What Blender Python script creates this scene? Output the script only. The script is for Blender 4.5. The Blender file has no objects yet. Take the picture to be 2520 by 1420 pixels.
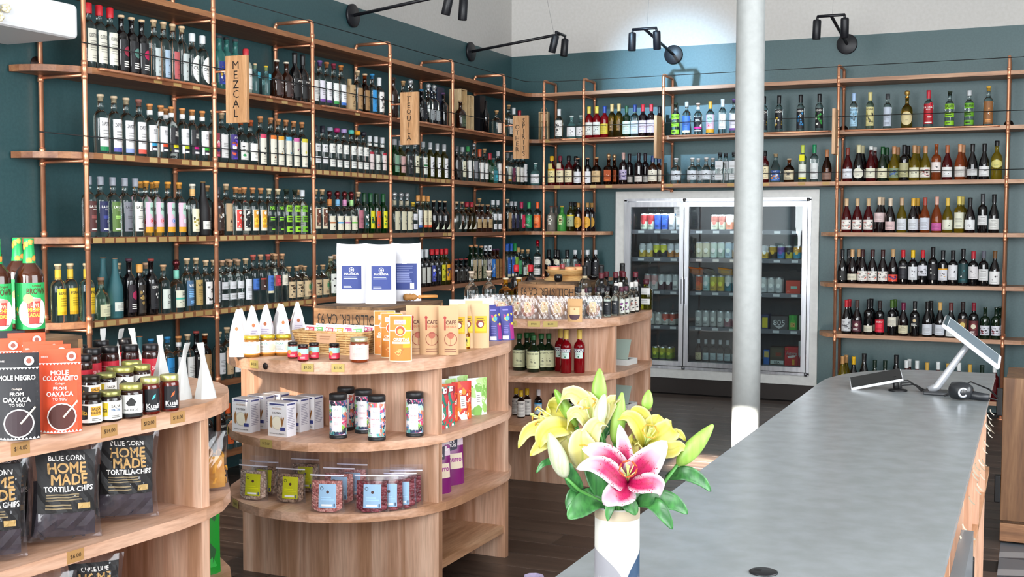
import bpy, bmesh, math, random
from mathutils import Vector, Matrix
R = math.radians
scene = bpy.context.scene
col = scene.collection

# ---------------------------------------------------------------- camera
CAM = Vector((4.587, -10.1901, 1.5361))
yaw, pitch, roll, fpx = -0.4225, -0.0558, 0.0011, 2858.8
fw = Vector((math.sin(yaw)*math.cos(pitch), math.cos(yaw)*math.cos(pitch), math.sin(pitch)))
rt = Vector((math.cos(yaw), -math.sin(yaw), 0)); up = rt.cross(fw)
r2 = rt*math.cos(roll)+up*math.sin(roll); u2 = -rt*math.sin(roll)+up*math.cos(roll)
cam_data = bpy.data.cameras.new('camera'); cam_data.sensor_width = 36; cam_data.lens = 36*fpx/2520
cam_data.clip_start = .05; cam_data.clip_end = 200
cam = bpy.data.objects.new('camera', cam_data); col.objects.link(cam)
cam.matrix_world = Matrix(((r2.x, u2.x, -fw.x, CAM.x), (r2.y, u2.y, -fw.y, CAM.y), (r2.z, u2.z, -fw.z, CAM.z), (0, 0, 0, 1)))
scene.camera = cam

# ---------------------------------------------------------------- light and exposure
scene.view_settings.view_transform = 'Standard'; scene.view_settings.look = 'None'
scene.view_settings.gamma = 1; scene.view_settings.exposure = 0.12
w = bpy.data.worlds.new('sky'); scene.world = w; w.use_nodes = True
wn = w.node_tree.nodes; wb = wn['Background']
wb.inputs['Color'].default_value = (.78, .89, 1, 1); wb.inputs['Strength'].default_value = 2.2
sd = bpy.data.lights.new('sun', 'SUN'); sd.energy = 160; sd.angle = R(.6); sd.color = (1, .93, .82)
sun = bpy.data.objects.new('sun', sd); col.objects.link(sun)
sun.rotation_euler = Vector((0.0, 1, -.4)).to_track_quat('-Z', 'Y').to_euler()
def area(name, loc, target, sx, sy, energy, color):
    d = bpy.data.lights.new(name, 'AREA'); d.shape = 'RECTANGLE'; d.size = sx; d.size_y = sy; d.energy = energy; d.color = color
    o = bpy.data.objects.new(name, d); col.objects.link(o); o.location = loc
    o.rotation_euler = (Vector(target)-Vector(loc)).to_track_quat('-Z', 'Y').to_euler(); return o
area('window_daylight_left', (1.6, -14.1, 2.5), (2.3, 0, 1.8), 3.0, 3.6, 620, (.95, .98, 1))
area('window_daylight_right', (5.2, -14.1, 2.5), (3.6, 0, 1.8), 3.2, 3.6, 400, (.95, .98, 1))
area('window_daylight_side', (7.05, -7.2, 2.2), (0, -5.6, 1.7), 4.6, 2.4, 250, (.95, .98, 1))

# added spot lamp that casts the cool blue patch on the back wall
kd = bpy.data.lights.new('skylight_beam', 'SPOT'); kd.energy = 7500; kd.color = (.42, .72, 1); kd.spot_size = R(10.5); kd.spot_blend = 1.; kd.shadow_soft_size = .12
ko = bpy.data.objects.new('skylight_beam', kd); col.objects.link(ko); ko.location = (.7, -8.6, 5.35)
ko.rotation_euler = (Vector((1.62, 0, 2.72))-Vector(ko.location)).to_track_quat('-Z', 'Y').to_euler()

# ---------------------------------------------------------------- materials
def s2l(c): return c/12.92 if c <= .04045 else ((c+.055)/1.055)**2.4
def hexc(h):
    h = h.lstrip('#')
    if len(h) == 3: h = ''.join(c+c for c in h)
    return tuple(s2l(int(h[i:i+2], 16)/255) for i in (0, 2, 4))+(1,)
MC = {}
def mat(h, rough=.5, metal=0., trans=0., ior=1.45, alpha=1., key='', coat=0., spec=.5):
    k = (h, rough, metal, trans, ior, alpha, key, coat, spec)
    if k in MC: return MC[k]
    m = bpy.data.materials.new('paint_'+h); m.use_nodes = True
    b = m.node_tree.nodes['Principled BSDF']
    b.inputs['Base Color'].default_value = hexc(h); b.inputs['Roughness'].default_value = rough
    b.inputs['Metallic'].default_value = metal; b.inputs['Transmission Weight'].default_value = trans
    b.inputs['IOR'].default_value = ior; b.inputs['Alpha'].default_value = alpha
    b.inputs['Coat Weight'].default_value = coat; b.inputs['Specular IOR Level'].default_value = spec
    m.diffuse_color = hexc(h); MC[k] = m; return m
def nmat(name, c1, c2, scale=(1, 1, 1), rough=.5, noise=6., detail=4, bump=0., metal=0., lo=.35, hi=.65, spec=.5, dist=0., coord='Object', rnd=0.):
    """two-tone noise material"""
    m = bpy.data.materials.new(name); m.use_nodes = True; nt = m.node_tree; b = nt.nodes['Principled BSDF']
    tc = nt.nodes.new('ShaderNodeTexCoord'); mp = nt.nodes.new('ShaderNodeMapping'); mp.inputs['Scale'].default_value = scale
    nz = nt.nodes.new('ShaderNodeTexNoise'); nz.inputs['Scale'].default_value = noise; nz.inputs['Detail'].default_value = detail; nz.inputs['Distortion'].default_value = dist
    rp = nt.nodes.new('ShaderNodeValToRGB'); rp.color_ramp.elements[0].position = lo; rp.color_ramp.elements[1].position = hi
    rp.color_ramp.elements[0].color = hexc(c1); rp.color_ramp.elements[1].color = hexc(c2)
    nt.links.new(tc.outputs[coord], mp.inputs['Vector']); nt.links.new(mp.outputs[0], nz.inputs['Vector'])
    nt.links.new(nz.outputs['Fac'], rp.inputs['Fac'])
    out = rp.outputs['Color']
    if rnd:
        oi = nt.nodes.new('ShaderNodeObjectInfo'); hs = nt.nodes.new('ShaderNodeHueSaturation'); mr = nt.nodes.new('ShaderNodeMapRange')
        mr.inputs['To Min'].default_value = 1-rnd; mr.inputs['To Max'].default_value = 1+rnd
        nt.links.new(oi.outputs['Random'], mr.inputs['Value']); nt.links.new(mr.outputs[0], hs.inputs['Value']); nt.links.new(out, hs.inputs['Color']); out = hs.outputs['Color']
        ad = nt.nodes.new('ShaderNodeVectorMath'); ad.operation = 'ADD'; nt.links.new(mp.outputs[0], ad.inputs[0])
        ml = nt.nodes.new('ShaderNodeMath'); ml.operation = 'MULTIPLY'; ml.inputs[1].default_value = 37.; nt.links.new(oi.outputs['Random'], ml.inputs[0]); nt.links.new(ml.outputs[0], ad.inputs[1]); nt.links.new(ad.outputs[0], nz.inputs['Vector'])
    nt.links.new(out, b.inputs['Base Color'])
    b.inputs['Roughness'].default_value = rough; b.inputs['Metallic'].default_value = metal; b.inputs['Specular IOR Level'].default_value = spec
    if bump:
        bp = nt.nodes.new('ShaderNodeBump'); bp.inputs['Strength'].default_value = bump; bp.inputs['Distance'].default_value = .01
        nt.links.new(nz.outputs['Fac'], bp.inputs['Height']); nt.links.new(bp.outputs[0], b.inputs['Normal'])
    m.diffuse_color = hexc(c1); return m
def wood(name, c1, c2, c3, scale, rough=.45, rnd=.06, fine=40.):
    """grain: stretched noise x fine fibres; 'scale' stretches along the grain"""
    m = bpy.data.materials.new(name); m.use_nodes = True; nt = m.node_tree; b = nt.nodes['Principled BSDF']
    tc = nt.nodes.new('ShaderNodeTexCoord'); oi = nt.nodes.new('ShaderNodeObjectInfo')
    mp = nt.nodes.new('ShaderNodeMapping'); mp.inputs['Scale'].default_value = scale
    ml = nt.nodes.new('ShaderNodeMath'); ml.operation = 'MULTIPLY'; ml.inputs[1].default_value = 23.
    nt.links.new(oi.outputs['Random'], ml.inputs[0])
    ad = nt.nodes.new('ShaderNodeVectorMath'); ad.operation = 'ADD'
    nt.links.new(tc.outputs['Object'], mp.inputs['Vector']); nt.links.new(mp.outputs[0], ad.inputs[0]); nt.links.new(ml.outputs[0], ad.inputs[1])
    n1 = nt.nodes.new('ShaderNodeTexNoise'); n1.inputs['Scale'].default_value = 3.; n1.inputs['Detail'].default_value = 3; n1.inputs['Distortion'].default_value = 1.4
    n2 = nt.nodes.new('ShaderNodeTexNoise'); n2.inputs['Scale'].default_value = fine; n2.inputs['Detail'].default_value = 3
    nt.links.new(ad.outputs[0], n1.inputs['Vector']); nt.links.new(ad.outputs[0], n2.inputs['Vector'])
    rp = nt.nodes.new('ShaderNodeValToRGB'); e = rp.color_ramp.elements
    e[0].position = .36; e[1].position = .66; e[0].color = hexc(c1); e[1].color = hexc(c3); k = e.new(.5); k.color = hexc(c2)
    nt.links.new(n1.outputs['Fac'], rp.inputs['Fac'])
    mx = nt.nodes.new('ShaderNodeMixRGB'); mx.blend_type = 'MULTIPLY'; mx.inputs['Fac'].default_value = .6
    r2_ = nt.nodes.new('ShaderNodeValToRGB'); r2_.color_ramp.elements[0].position = .3; r2_.color_ramp.elements[1].position = .62
    r2_.color_ramp.elements[0].color = (.66, .61, .57, 1); r2_.color_ramp.elements[1].color = (1, 1, 1, 1)
    nt.links.new(n2.outputs['Fac'], r2_.inputs['Fac']); nt.links.new(rp.outputs[0], mx.inputs[1]); nt.links.new(r2_.outputs[0], mx.inputs[2])
    hs = nt.nodes.new('ShaderNodeHueSaturation'); mr = nt.nodes.new('ShaderNodeMapRange')
    mr.inputs['To Min'].default_value = 1-rnd; mr.inputs['To Max'].default_value = 1+rnd
    nt.links.new(oi.outputs['Random'], mr.inputs['Value']); nt.links.new(mr.outputs[0], hs.inputs['Value']); nt.links.new(mx.outputs[0], hs.inputs['Color'])
    nt.links.new(hs.outputs[0], b.inputs['Base Color']); b.inputs['Roughness'].default_value = rough
    bp = nt.nodes.new('ShaderNodeBump'); bp.inputs['Strength'].default_value = .15; bp.inputs['Distance'].default_value = .003
    nt.links.new(n2.outputs['Fac'], bp.inputs['Height']); nt.links.new(bp.outputs[0], b.inputs['Normal'])
    m.diffuse_color = hexc(c2); return m
def film(name, tint, amount, rough=.12):
    """thin clear packaging film: mostly see-through with a glossy sheen"""
    m = bpy.data.materials.new(name); m.use_nodes = True; nt = m.node_tree; nt.nodes.remove(nt.nodes['Principled BSDF'])
    o = nt.nodes['Material Output']; t = nt.nodes.new('ShaderNodeBsdfTransparent'); g = nt.nodes.new('ShaderNodeBsdfGlossy'); d = nt.nodes.new('ShaderNodeBsdfDiffuse')
    t.inputs[0].default_value = hexc(tint); g.inputs['Roughness'].default_value = rough; d.inputs[0].default_value = hexc('f4f4f8')
    lw = nt.nodes.new('ShaderNodeLayerWeight'); lw.inputs['Blend'].default_value = .35
    m1 = nt.nodes.new('ShaderNodeMixShader'); m1.inputs[0].default_value = .2
    nt.links.new(g.outputs[0], m1.inputs[1]); nt.links.new(d.outputs[0], m1.inputs[2])
    ma = nt.nodes.new('ShaderNodeMath'); ma.operation = 'MULTIPLY_ADD'; ma.inputs[1].default_value = .45; ma.inputs[2].default_value = amount; ma.use_clamp = True
    nt.links.new(lw.outputs['Fresnel'], ma.inputs[0])
    m2 = nt.nodes.new('ShaderNodeMixShader'); nt.links.new(ma.outputs[0], m2.inputs[0]); nt.links.new(t.outputs[0], m2.inputs[1]); nt.links.new(m1.outputs[0], m2.inputs[2])
    nt.links.new(m2.outputs[0], o.inputs['Surface']); return m
COPPER = nmat('copper', 'f0b08c', 'dd9570', noise=9, rough=.4, metal=.85, lo=.3, hi=.75)
OAK_V = wood('oak_upright', 'b38769', 'cca288', 'ddbaa2', (3., 3., .2))
OAK_H = wood('oak_boards', 'b18464', 'cb9e82', 'dbb49c', (1.6, .35, 3.))
OAK_Y = wood('oak_along', 'a67b58', 'bf9270', 'd0a785', (3., .3, 3.))
SHELF_Y = wood('shelf_along_left', '7a4a2f', '91603f', 'a9764f', (3., .25, 3.))
SHELF_X = wood('shelf_along_back', '9a6e50', 'b08363', 'c29878', (.25, 3., 3.))
CRATE = wood('old_crate_boards', '7b5636', 'a57a52', 'b98f66', (.8, .8, 4.), rough=.7, rnd=.12)
CRATE_D = wood('weathered_crate_top', '4c3826', '6b5139', '8a6a4a', (3., .6, 3.), rough=.8, rnd=.12)
TEAL = nmat('teal_paint', '2d4d51', '325256', noise=60, rough=.42, lo=.4, hi=.6, bump=.02)
WHITEW = nmat('white_paint', 'bebcb8', 'c4c2bf', noise=40, rough=.7)
WHITEM = nmat('white_gloss_paint', 'cbccca', 'd3d4d1', noise=25, rough=.35, bump=.03)
BLACK = mat('0d0d0f', .45)
STEEL = nmat('brushed_steel', 'b9bcc4', 'd2d5da', (1, 1, .1), .28, 30, metal=1.)
GLASS_C = mat('f4fbf8', .0, trans=1., ior=1.42)
GLASSES = {'clear': GLASS_C, 'pale': mat('eef3cf', .02, trans=1., ior=1.34), 'gold': mat('e0a22c', .02, trans=1., ior=1.35),
           'amber': mat('8a3c0e', .03, trans=1., ior=1.35), 'brown': mat('2a1208', .06, coat=.6), 'green': mat('0c5a26', .03, trans=.85, ior=1.4),
           'dkgreen': mat('0a1f10', .05, coat=.6), 'olive': mat('6d6a18', .03, trans=.9, ior=1.4), 'black': mat('08080b', .06, coat=.6), 'wine': mat('10060a', .05, coat=.6),
           'teal': mat('4fa29a', .05, trans=.7, ior=1.4), 'red': mat('8c0a16', .04, trans=.45, ior=1.4), 'rose': mat('c8652f', .03, trans=.8, ior=1.36), 'pinkred': mat('5a0d12', .04, trans=.5, ior=1.4),
           'yellow': mat('b9a024', .03, trans=.85, ior=1.36), 'tealmatte': mat('2e5f66', .55), 'blackmatte': mat('18171a', .55), 'beige': mat('b79a72', .6), 'frost': mat('cfd6c6', .35, trans=.5), 'greymatte': mat('6d665f', .4), 'greenmatte': mat('3c8a3a', .35),
           'sauce': mat('3a1a0c', .08, coat=.5), 'cyan': mat('a9dfe0', .02, trans=.9, ior=1.34), 'white': mat('e8e8e4', .4)}

# ---------------------------------------------------------------- mesh helpers
class MB:
    def __init__(s): s.v = []; s.f = []; s.m = []; s.mats = []; s.sm = []
    def mi(s, m):
        if m not in s.mats: s.mats.append(m)
        return s.mats.index(m)
    def add(s, vs, fs, m=None, smooth=False):
        o = len(s.v); s.v += [tuple(x) for x in vs]; k = s.mi(m)
        for f in fs: s.f.append(tuple(i+o for i in f)); s.m.append(k); s.sm.append(smooth)
        return s
    def box(s, x0, x1, y0, y1, z0, z1, m=None, M=None):
        vs = [Vector((x, y, z)) for z in (z0, z1) for y in (y0, y1) for x in (x0, x1)]
        if M is not None: vs = [M @ p for p in vs]
        return s.add(vs, [(0, 2, 3, 1), (4, 5, 7, 6), (0, 1, 5, 4), (2, 6, 7, 3), (0, 4, 6, 2), (1, 3, 7, 5)], m)
    def bbox(s, x0, x1, y0, y1, z0, z1, b, m=None, M=None):
        """box with chamfered edges"""
        bm = bmesh.new(); bmesh.ops.create_cube(bm, size=1)
        for q in bm.verts: q.co = Vector(((x0+x1)/2+q.co.x*(x1-x0), (y0+y1)/2+q.co.y*(y1-y0), (z0+z1)/2+q.co.z*(z1-z0)))
        bmesh.ops.bevel(bm, geom=bm.edges[:], offset=b, segments=2, profile=.5, affect='EDGES')
        bm.verts.index_update(); vs = [(M @ q.co if M is not None else q.co) for q in bm.verts]
        s.add(vs, [tuple(q.index for q in f.verts) for f in bm.faces], m); bm.free(); return s
    def lathe(s, prof, n=16, m=None, c=(0, 0, 0), sq=0., smooth=True, M=None):
        vs = []; fs = []; rows = []
        for r, z in prof:
            if r <= 1e-6: rows.append([len(vs)]); vs.append((c[0], c[1], c[2]+z))
            else:
                row = []
                for i in range(n):
                    a = 2*math.pi*(i+.5)/n; k = 1.
                    if sq: k = 1/((abs(math.cos(a))**sq+abs(math.sin(a))**sq)**(1/sq))
                    row.append(len(vs)); vs.append((c[0]+r*k*math.cos(a), c[1]+r*k*math.sin(a), c[2]+z))
                rows.append(row)
        for a, b in zip(rows, rows[1:]):
            if len(a) == 1 and len(b) == 1: continue
            if len(a) == 1: fs += [(a[0], b[(i+1) % n], b[i]) for i in range(n)]
            elif len(b) == 1: fs += [(a[i], a[(i+1) % n], b[0]) for i in range(n)]
            else: fs += [(a[i], a[(i+1) % n], b[(i+1) % n], b[i]) for i in range(n)]
        if M is not None: vs = [M @ Vector(p) for p in vs]
        return s.add(vs, fs, m, smooth)
    def tube(s, pts, r, n=8, m=None, cap=True):
        pts = [Vector(p) for p in pts]; rr = r if isinstance(r, (list, tuple)) else [r]*len(pts)
        vs = []; fs = []; pu = None
        for i, p in enumerate(pts):
            t = (pts[min(i+1, len(pts)-1)]-pts[max(i-1, 0)]).normalized()
            if pu is None:
                pu = t.orthogonal().normalized()
            else:
                pu = (pu-t*pu.dot(t)); pu = pu.normalized() if pu.length > 1e-6 else t.orthogonal().normalized()
            w_ = t.cross(pu)
            vs += [p+(pu*math.cos(2*math.pi*k/n)+w_*math.sin(2*math.pi*k/n))*rr[i] for k in range(n)]
        for i in range(len(pts)-1):
            for k in range(n): fs.append((i*n+k, i*n+(k+1) % n, (i+1)*n+(k+1) % n, (i+1)*n+k))
        if cap: fs += [tuple(range(n))[::-1], tuple(range((len(pts)-1)*n, len(pts)*n))]
        return s.add(vs, fs, m, True)
    def prism(s, poly, z0, z1, m=None, M=None):
        n = len(poly); vs = [Vector((x, y, z0)) for x, y in poly]+[Vector((x, y, z1)) for x, y in poly]
        if M is not None: vs = [M @ p for p in vs]
        return s.add(vs, [tuple(range(n))[::-1], tuple(range(n, 2*n))]+[(i, (i+1) % n, n+(i+1) % n, n+i) for i in range(n)], m)
    def grid(s, fn, nu, nv, m=None, smooth=True):
        vs = [fn(i/nu, j/nv) for j in range(nv+1) for i in range(nu+1)]
        return s.add(vs, [(j*(nu+1)+i, j*(nu+1)+i+1, (j+1)*(nu+1)+i+1, (j+1)*(nu+1)+i) for j in range(nv) for i in range(nu)], m, smooth)
    def mesh(s, name):
        me = bpy.data.meshes.new(name); me.from_pydata(s.v, [], s.f)
        for m in s.mats:
            if m is not None: me.materials.append(m)
        me.polygons.foreach_set('material_index', s.m); me.polygons.foreach_set('use_smooth', s.sm); me.update(); return me
def tag(o, label=None, cat=None, group=None, kind=None):
    if label: o['label'] = label
    if cat: o['category'] = cat
    if group: o['group'] = group
    if kind: o['kind'] = kind
    return o
def ob(name, me, parent=None, loc=(0, 0, 0), rz=0., m=None):
    if isinstance(me, MB): me = me.mesh(name)
    if m is not None and me is not None and not me.materials: me.materials.append(m)
    o = bpy.data.objects.new(name, me); col.objects.link(o); o.location = loc; o.rotation_euler = (0, 0, rz)
    if parent is not None: o.parent = parent
    return o
def thing(name, label, cat, loc=(0, 0, 0), rz=0., group=None, me=None):
    return tag(ob(name, me, None, loc, rz), label, cat, group)
def struct(name, me, parent=None):
    o = ob(name, me, parent)
    if parent is None: o['kind'] = 'structure'
    return o

# ---------------------------------------------------------------- flat print (labels, lettering) wrapped on real surfaces
TXT = {}
def text_geo(s, bold=0.):
    k = (s, bold)
    if k in TXT: return TXT[k]
    cu = bpy.data.curves.new('lettering', 'FONT'); cu.body = s; cu.resolution_u = 2; cu.fill_mode = 'FRONT'; cu.dimensions = '2D'
    o = bpy.data.objects.new('lettering', cu); me = bpy.data.meshes.new_from_object(o)
    vs = [(v.co.x, v.co.y) for v in me.vertices]; fs = [tuple(p.vertices) for p in me.polygons]
    bpy.data.objects.remove(o); bpy.data.meshes.remove(me); bpy.data.curves.remove(cu)
    if vs:
        x0 = min(v[0] for v in vs); x1 = max(v[0] for v in vs); y0 = min(v[1] for v in vs); y1 = max(v[1] for v in vs)
        vs = [((x-(x0+x1)/2)/max(x1-x0, 1e-6), (y-(y0+y1)/2)/max(y1-y0, 1e-6)) for x, y in vs]; asp = (x1-x0)/max(y1-y0, 1e-6)
    else: asp = 1
    if bold and vs:                                      # heavier strokes: overlay slightly shifted copies
        n_ = len(vs); dy = bold*1.3; dx = dy/asp; base = list(vs); bf = list(fs)
        for q, (a, b) in enumerate(((dx, 0), (-dx, 0), (0, dy), (0, -dy))):
            vs += [(x+a, y+b) for x, y in base]; fs += [tuple(i+n_*(q+1) for i in f) for f in bf]
    TXT[k] = (vs, fs, asp); return TXT[k]
def pm(h): return mat(h, .55, key='print')
def clip1(poly, ax, val, keep_less):
    out = []
    for i in range(len(poly)):
        p, q = poly[i], poly[(i+1) % len(poly)]; a, b = p[ax]-val, q[ax]-val
        if keep_less: a, b = -a, -b
        if a >= 0: out.append(p)
        if (a >= 0) != (b >= 0): t = a/(a-b); out.append((p[0]+(q[0]-p[0])*t, p[1]+(q[1]-p[1])*t))
    return out
def patch_poly(mb, fn, poly, L, m, nu, nv):
    """lay a polygon on a curved surface, cut along the surface's own facets"""
    u0, u1 = min(p[0] for p in poly), max(p[0] for p in poly)
    for i in range(max(0, int(u0*nu+1e-6)), min(nu-1, int(u1*nu-1e-6))+1):
        a = clip1(clip1(poly, 0, i/nu, False), 0, (i+1)/nu, True) if nu > 1 else poly
        if len(a) < 3: continue
        v0, v1 = min(p[1] for p in a), max(p[1] for p in a)
        for j in range(max(0, int(v0*nv+1e-6)), min(nv-1, int(v1*nv-1e-6))+1):
            c = clip1(clip1(a, 1, j/nv, False), 1, (j+1)/nv, True) if nv > 1 else a
            if len(c) >= 3: mb.add([fn(u, v, L) for u, v in c], [tuple(range(len(c)))], m)
def cloud(mb, fn, u0, u1, v0, v1, cols, n, seed, L, big, nu, nv):
    rd = random.Random(seed)
    for i in range(n):
        cu = rd.uniform(u0, u1); cv = rd.uniform(v0, v1); k = rd.randint(4, 7); ra = rd.uniform(.3, 1)*big; a0 = rd.random()*6
        pts = []
        for j in range(k):
            a = a0+2*math.pi*j/k; rr = ra*rd.uniform(.6, 1.1)
            pts.append((min(u1, max(u0, cu+rr*math.cos(a)*(u1-u0))), min(v1, max(v0, cv+rr*math.sin(a)*(v1-v0)*.8))))
        patch_poly(mb, fn, pts, L+.05*(i % 17), pm(rd.choice(cols)), nu, nv)
def printed(mb, fn, els, asp, nu=8, nv=1):
    """fn(u,v,layer) -> point; u,v in 0..1; asp = width/height of the printed area"""
    L = 0.
    for e in els:
        t = e[0]; L += 1
        if t == 'r':                                     # rectangle u0,u1,v0,v1,colour
            _, a, b, c, d, h = e; patch_poly(mb, fn, [(a, c), (b, c), (b, d), (a, d)], L, pm(h), nu, nv)
        elif t == 'c':                                   # disc u,v,radius(in height),colour
            _, u, v, ra, h = e[:5]; n = 16
            patch_poly(mb, fn, [(min(1, max(0, u+ra/asp*math.cos(2*math.pi*i/n))), min(1, max(0, v+ra*math.sin(2*math.pi*i/n)))) for i in range(n)], L, pm(h), nu, nv)
        elif t == 'o':                                   # ring
            _, u, v, ra, rb, h = e; n = 18
            vs = [fn(u+q/asp*math.cos(2*math.pi*i/n), v+q*math.sin(2*math.pi*i/n), L) for q in (ra, rb) for i in range(n)]
            mb.add(vs, [(i, (i+1) % n, n+(i+1) % n, n+i) for i in range(n)], pm(h))
        elif t == 'p': patch_poly(mb, fn, e[1], L, pm(e[2]), nu, nv)      # polygon
        elif t == 't':                                   # text u,v,height,colour[,max width][,bold][,rot180]
            _, s, u, v, hh, h = e[:6]; mw = e[6] if len(e) > 6 else .96; bold = e[7] if len(e) > 7 else .02; rot = e[8] if len(e) > 8 else 0
            vs, fs, ta = text_geo(s, min(bold, .03)); wd = min(hh*ta/asp, mw)
            g = -1 if rot else 1
            mb.add([fn(u+x*wd*g, v+y*hh*g, L+.5) for x, y in vs], fs, pm(h))
        elif t == 'l':                                   # n thin lines of small print
            _, a, b, c, d, n, h = e; rd = random.Random(int(a*97+c*31+n))
            for i in range(n):
                v = c+(d-c)*(i+.5)/n; th = (d-c)/n*.22; bb = b-(b-a)*rd.uniform(0, .35)
                patch_poly(mb, fn, [(a, v-th), (bb, v-th), (bb, v+th), (a, v+th)], L, pm(h), nu, nv)
        elif t == 'a': cloud(mb, fn, *e[1:6], e[6], e[7], L, e[8] if len(e) > 8 else .16, nu, nv); L += 1
    return mb
def cyl_fn(r, z0, z1, ang, a0=0., eps=.0005):
    def fn(u, v, L):
        a = a0+(u-.5)*2*R(ang); q = r+eps+L*.0001
        return (q*math.cos(a), q*math.sin(a), z0+(z1-z0)*v)
    return fn, 2*R(ang)*r/(z1-z0)
def flat_fn(o, ux, uy, w, h, eps=.0006):
    o = Vector(o); ux = Vector(ux).normalized(); uy = Vector(uy).normalized(); nn = ux.cross(uy)
    def fn(u, v, L): return o+ux*(u*w)+uy*(v*h)+nn*(eps+L*.00015)
    return fn, w/h
ORD = ['zeroth', 'first', 'second', 'third', 'fourth', 'fifth', 'sixth', 'seventh', 'eighth', 'ninth', 'tenth', 'eleventh', 'twelfth', 'thirteenth', 'fourteenth', 'fifteenth', 'sixteenth', 'seventeenth', 'eighteenth', 'nineteenth', 'twentieth', 'twenty-first', 'twenty-second']

# ================================================================ room shell
XR, YF, ZC = 7.2, -14.2, 5.6
ZPAINT = 3.121
sh = [None]+[2.69-.42*i for i in range(7)]             # fitting height of shelf 1..7
floor = struct('floor', MB().box(-.3, XR+.3, YF-.3, .9, -.06, -.006, mat('1a1512', .7)))
PLANK = wood('dark_plank', '3a2f2a', '4a3d36', '5c4d44', (.35, 3., 3.), rough=.36, rnd=.14)
pme = MB().bbox(-.6, .598, -.0985, .0985, -.02, 0., .0015, PLANK).mesh('floor_plank')
rd = random.Random(4)
for j in range(50):
    y = -10.0+j*.2; off = rd.uniform(0, 1.2)
    for i in range(-1, 5):
        x = i*1.2+off-.6
        if x < -.55 or x > 5.0: continue
        ob('floor_plank', pme, floor, (x, y, 0))
# patterned tiles behind the counter
TC = [mat('8d8f92', .35), mat('5d6268', .35), mat('b5b6b4', .35), mat('3e444c', .35)]
rd = random.Random(9); tme = []
for k in range(4):
    m_ = MB(); s_ = .1485; q = [TC[(k+i) % 4] for i in range(4)]
    for (a, b, c, d), mm in (((-s_, -s_, s_, -s_/3), q[0]), ((-s_, -s_/3, s_, s_/3), q[1]), ((-s_, s_/3, s_, s_), q[2])):
        m_.add([(a, b, 0), (c, b, 0), (c, d, 0)], [(0, 1, 2)], mm); m_.add([(a, b, 0), (c, d, 0), (a, d, 0)], [(0, 1, 2)], TC[(k+int(b*50)) % 4])
    m_.box(-s_, s_, -s_, s_, -.012, -.0002, TC[k]); tme.append(m_.mesh('floor_tile'))
for i in range(8):
    for j in range(15): ob('floor_tile', tme[rd.randrange(4)], floor, (4.62+i*.3, -8.5+j*.3, .001))
# walls: teal below the paint line, white above
wl = struct('wall_left', MB().box(-.2, 0, YF-.2, .2, 0, ZPAINT, TEAL).box(-.2, 0, YF-.2, .2, ZPAINT, ZC, WHITEW))
OX0, OX1, OZ0, OZ1 = 1.165, 2.822, .235, 1.752           # opening for the cold case
wb_ = MB()
for z0, z1, mm in ((OZ1, ZPAINT, TEAL), (ZPAINT, ZC, WHITEW), (0, OZ0, TEAL)): wb_.box(0, XR, 0, .2, z0, z1, mm)
wb_.box(0, OX0, 0, .2, OZ0, OZ1, TEAL).box(OX1, XR, 0, .2, OZ0, OZ1, TEAL)
struct('wall_back', wb_)
wr = MB()
for y0, y1, z0, z1 in ((YF, .2, 0, 1.0), (YF, .2, 3.4, ZC), (YF, -9.6, 1., 3.4), (-4.8, .2, 1., 3.4)): wr.box(XR, XR+.2, y0, y1, z0, z1, WHITEW)
struct('wall_right', wr)
WX = [(.02, 1.76), (2.2, 2.38), (2.51, 3.7), (3.9, 5.3), (5.5, 6.9)]  # openings placed and sized to aim the sun patches indoors
wf = MB().box(-.2, XR+.2, YF-.12, YF, 0, .55, WHITEW).box(-.2, XR+.2, YF-.12, YF, 4.62, ZC, WHITEW)
xs = [-.2]
for a, b in WX: xs += [a, b]
xs.append(XR+.2)
for i in range(0, len(xs), 2): wf.box(xs[i], xs[i+1], YF-.12, YF, .55, 4.62, WHITEW)
struct('wall_front', wf)
# unseen shades, added to block the low sun except at two window tops
SHADE = mat('cfd3d6', .8)
SHEER = bpy.data.materials.new('sheer_curtain'); SHEER.use_nodes = True; _n = SHEER.node_tree
_n.nodes.remove(_n.nodes['Principled BSDF']); _t = _n.nodes.new('ShaderNodeBsdfTransparent'); _t.inputs[0].default_value = (.17, .162, .155, 1)
_n.links.new(_t.outputs[0], _n.nodes['Material Output'].inputs['Surface'])
for k, (a, b, z0, z1) in enumerate(((2.2, 2.38, .55, 4.62), (2.51, 3.7, .55, 4.46), (3.9, 5.3, .55, 4.62), (5.5, 6.9, .55, 4.62), (.02, 1.76, .55, 3.2))):
    struct('window_%d' % (k+1), MB().box(a, b, YF-.1, YF-.08, z0, z1, SHADE))
struct('window_6', MB().box(.02, 1.76, YF-.05, YF-.048, 3.2, 4.62, SHEER))  # curtain added in the left opening to weaken the sun beam
struct('ceiling', MB().box(-.2, XR+.2, YF-.2, .2, ZC, ZC+.1, WHITEW))

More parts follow.
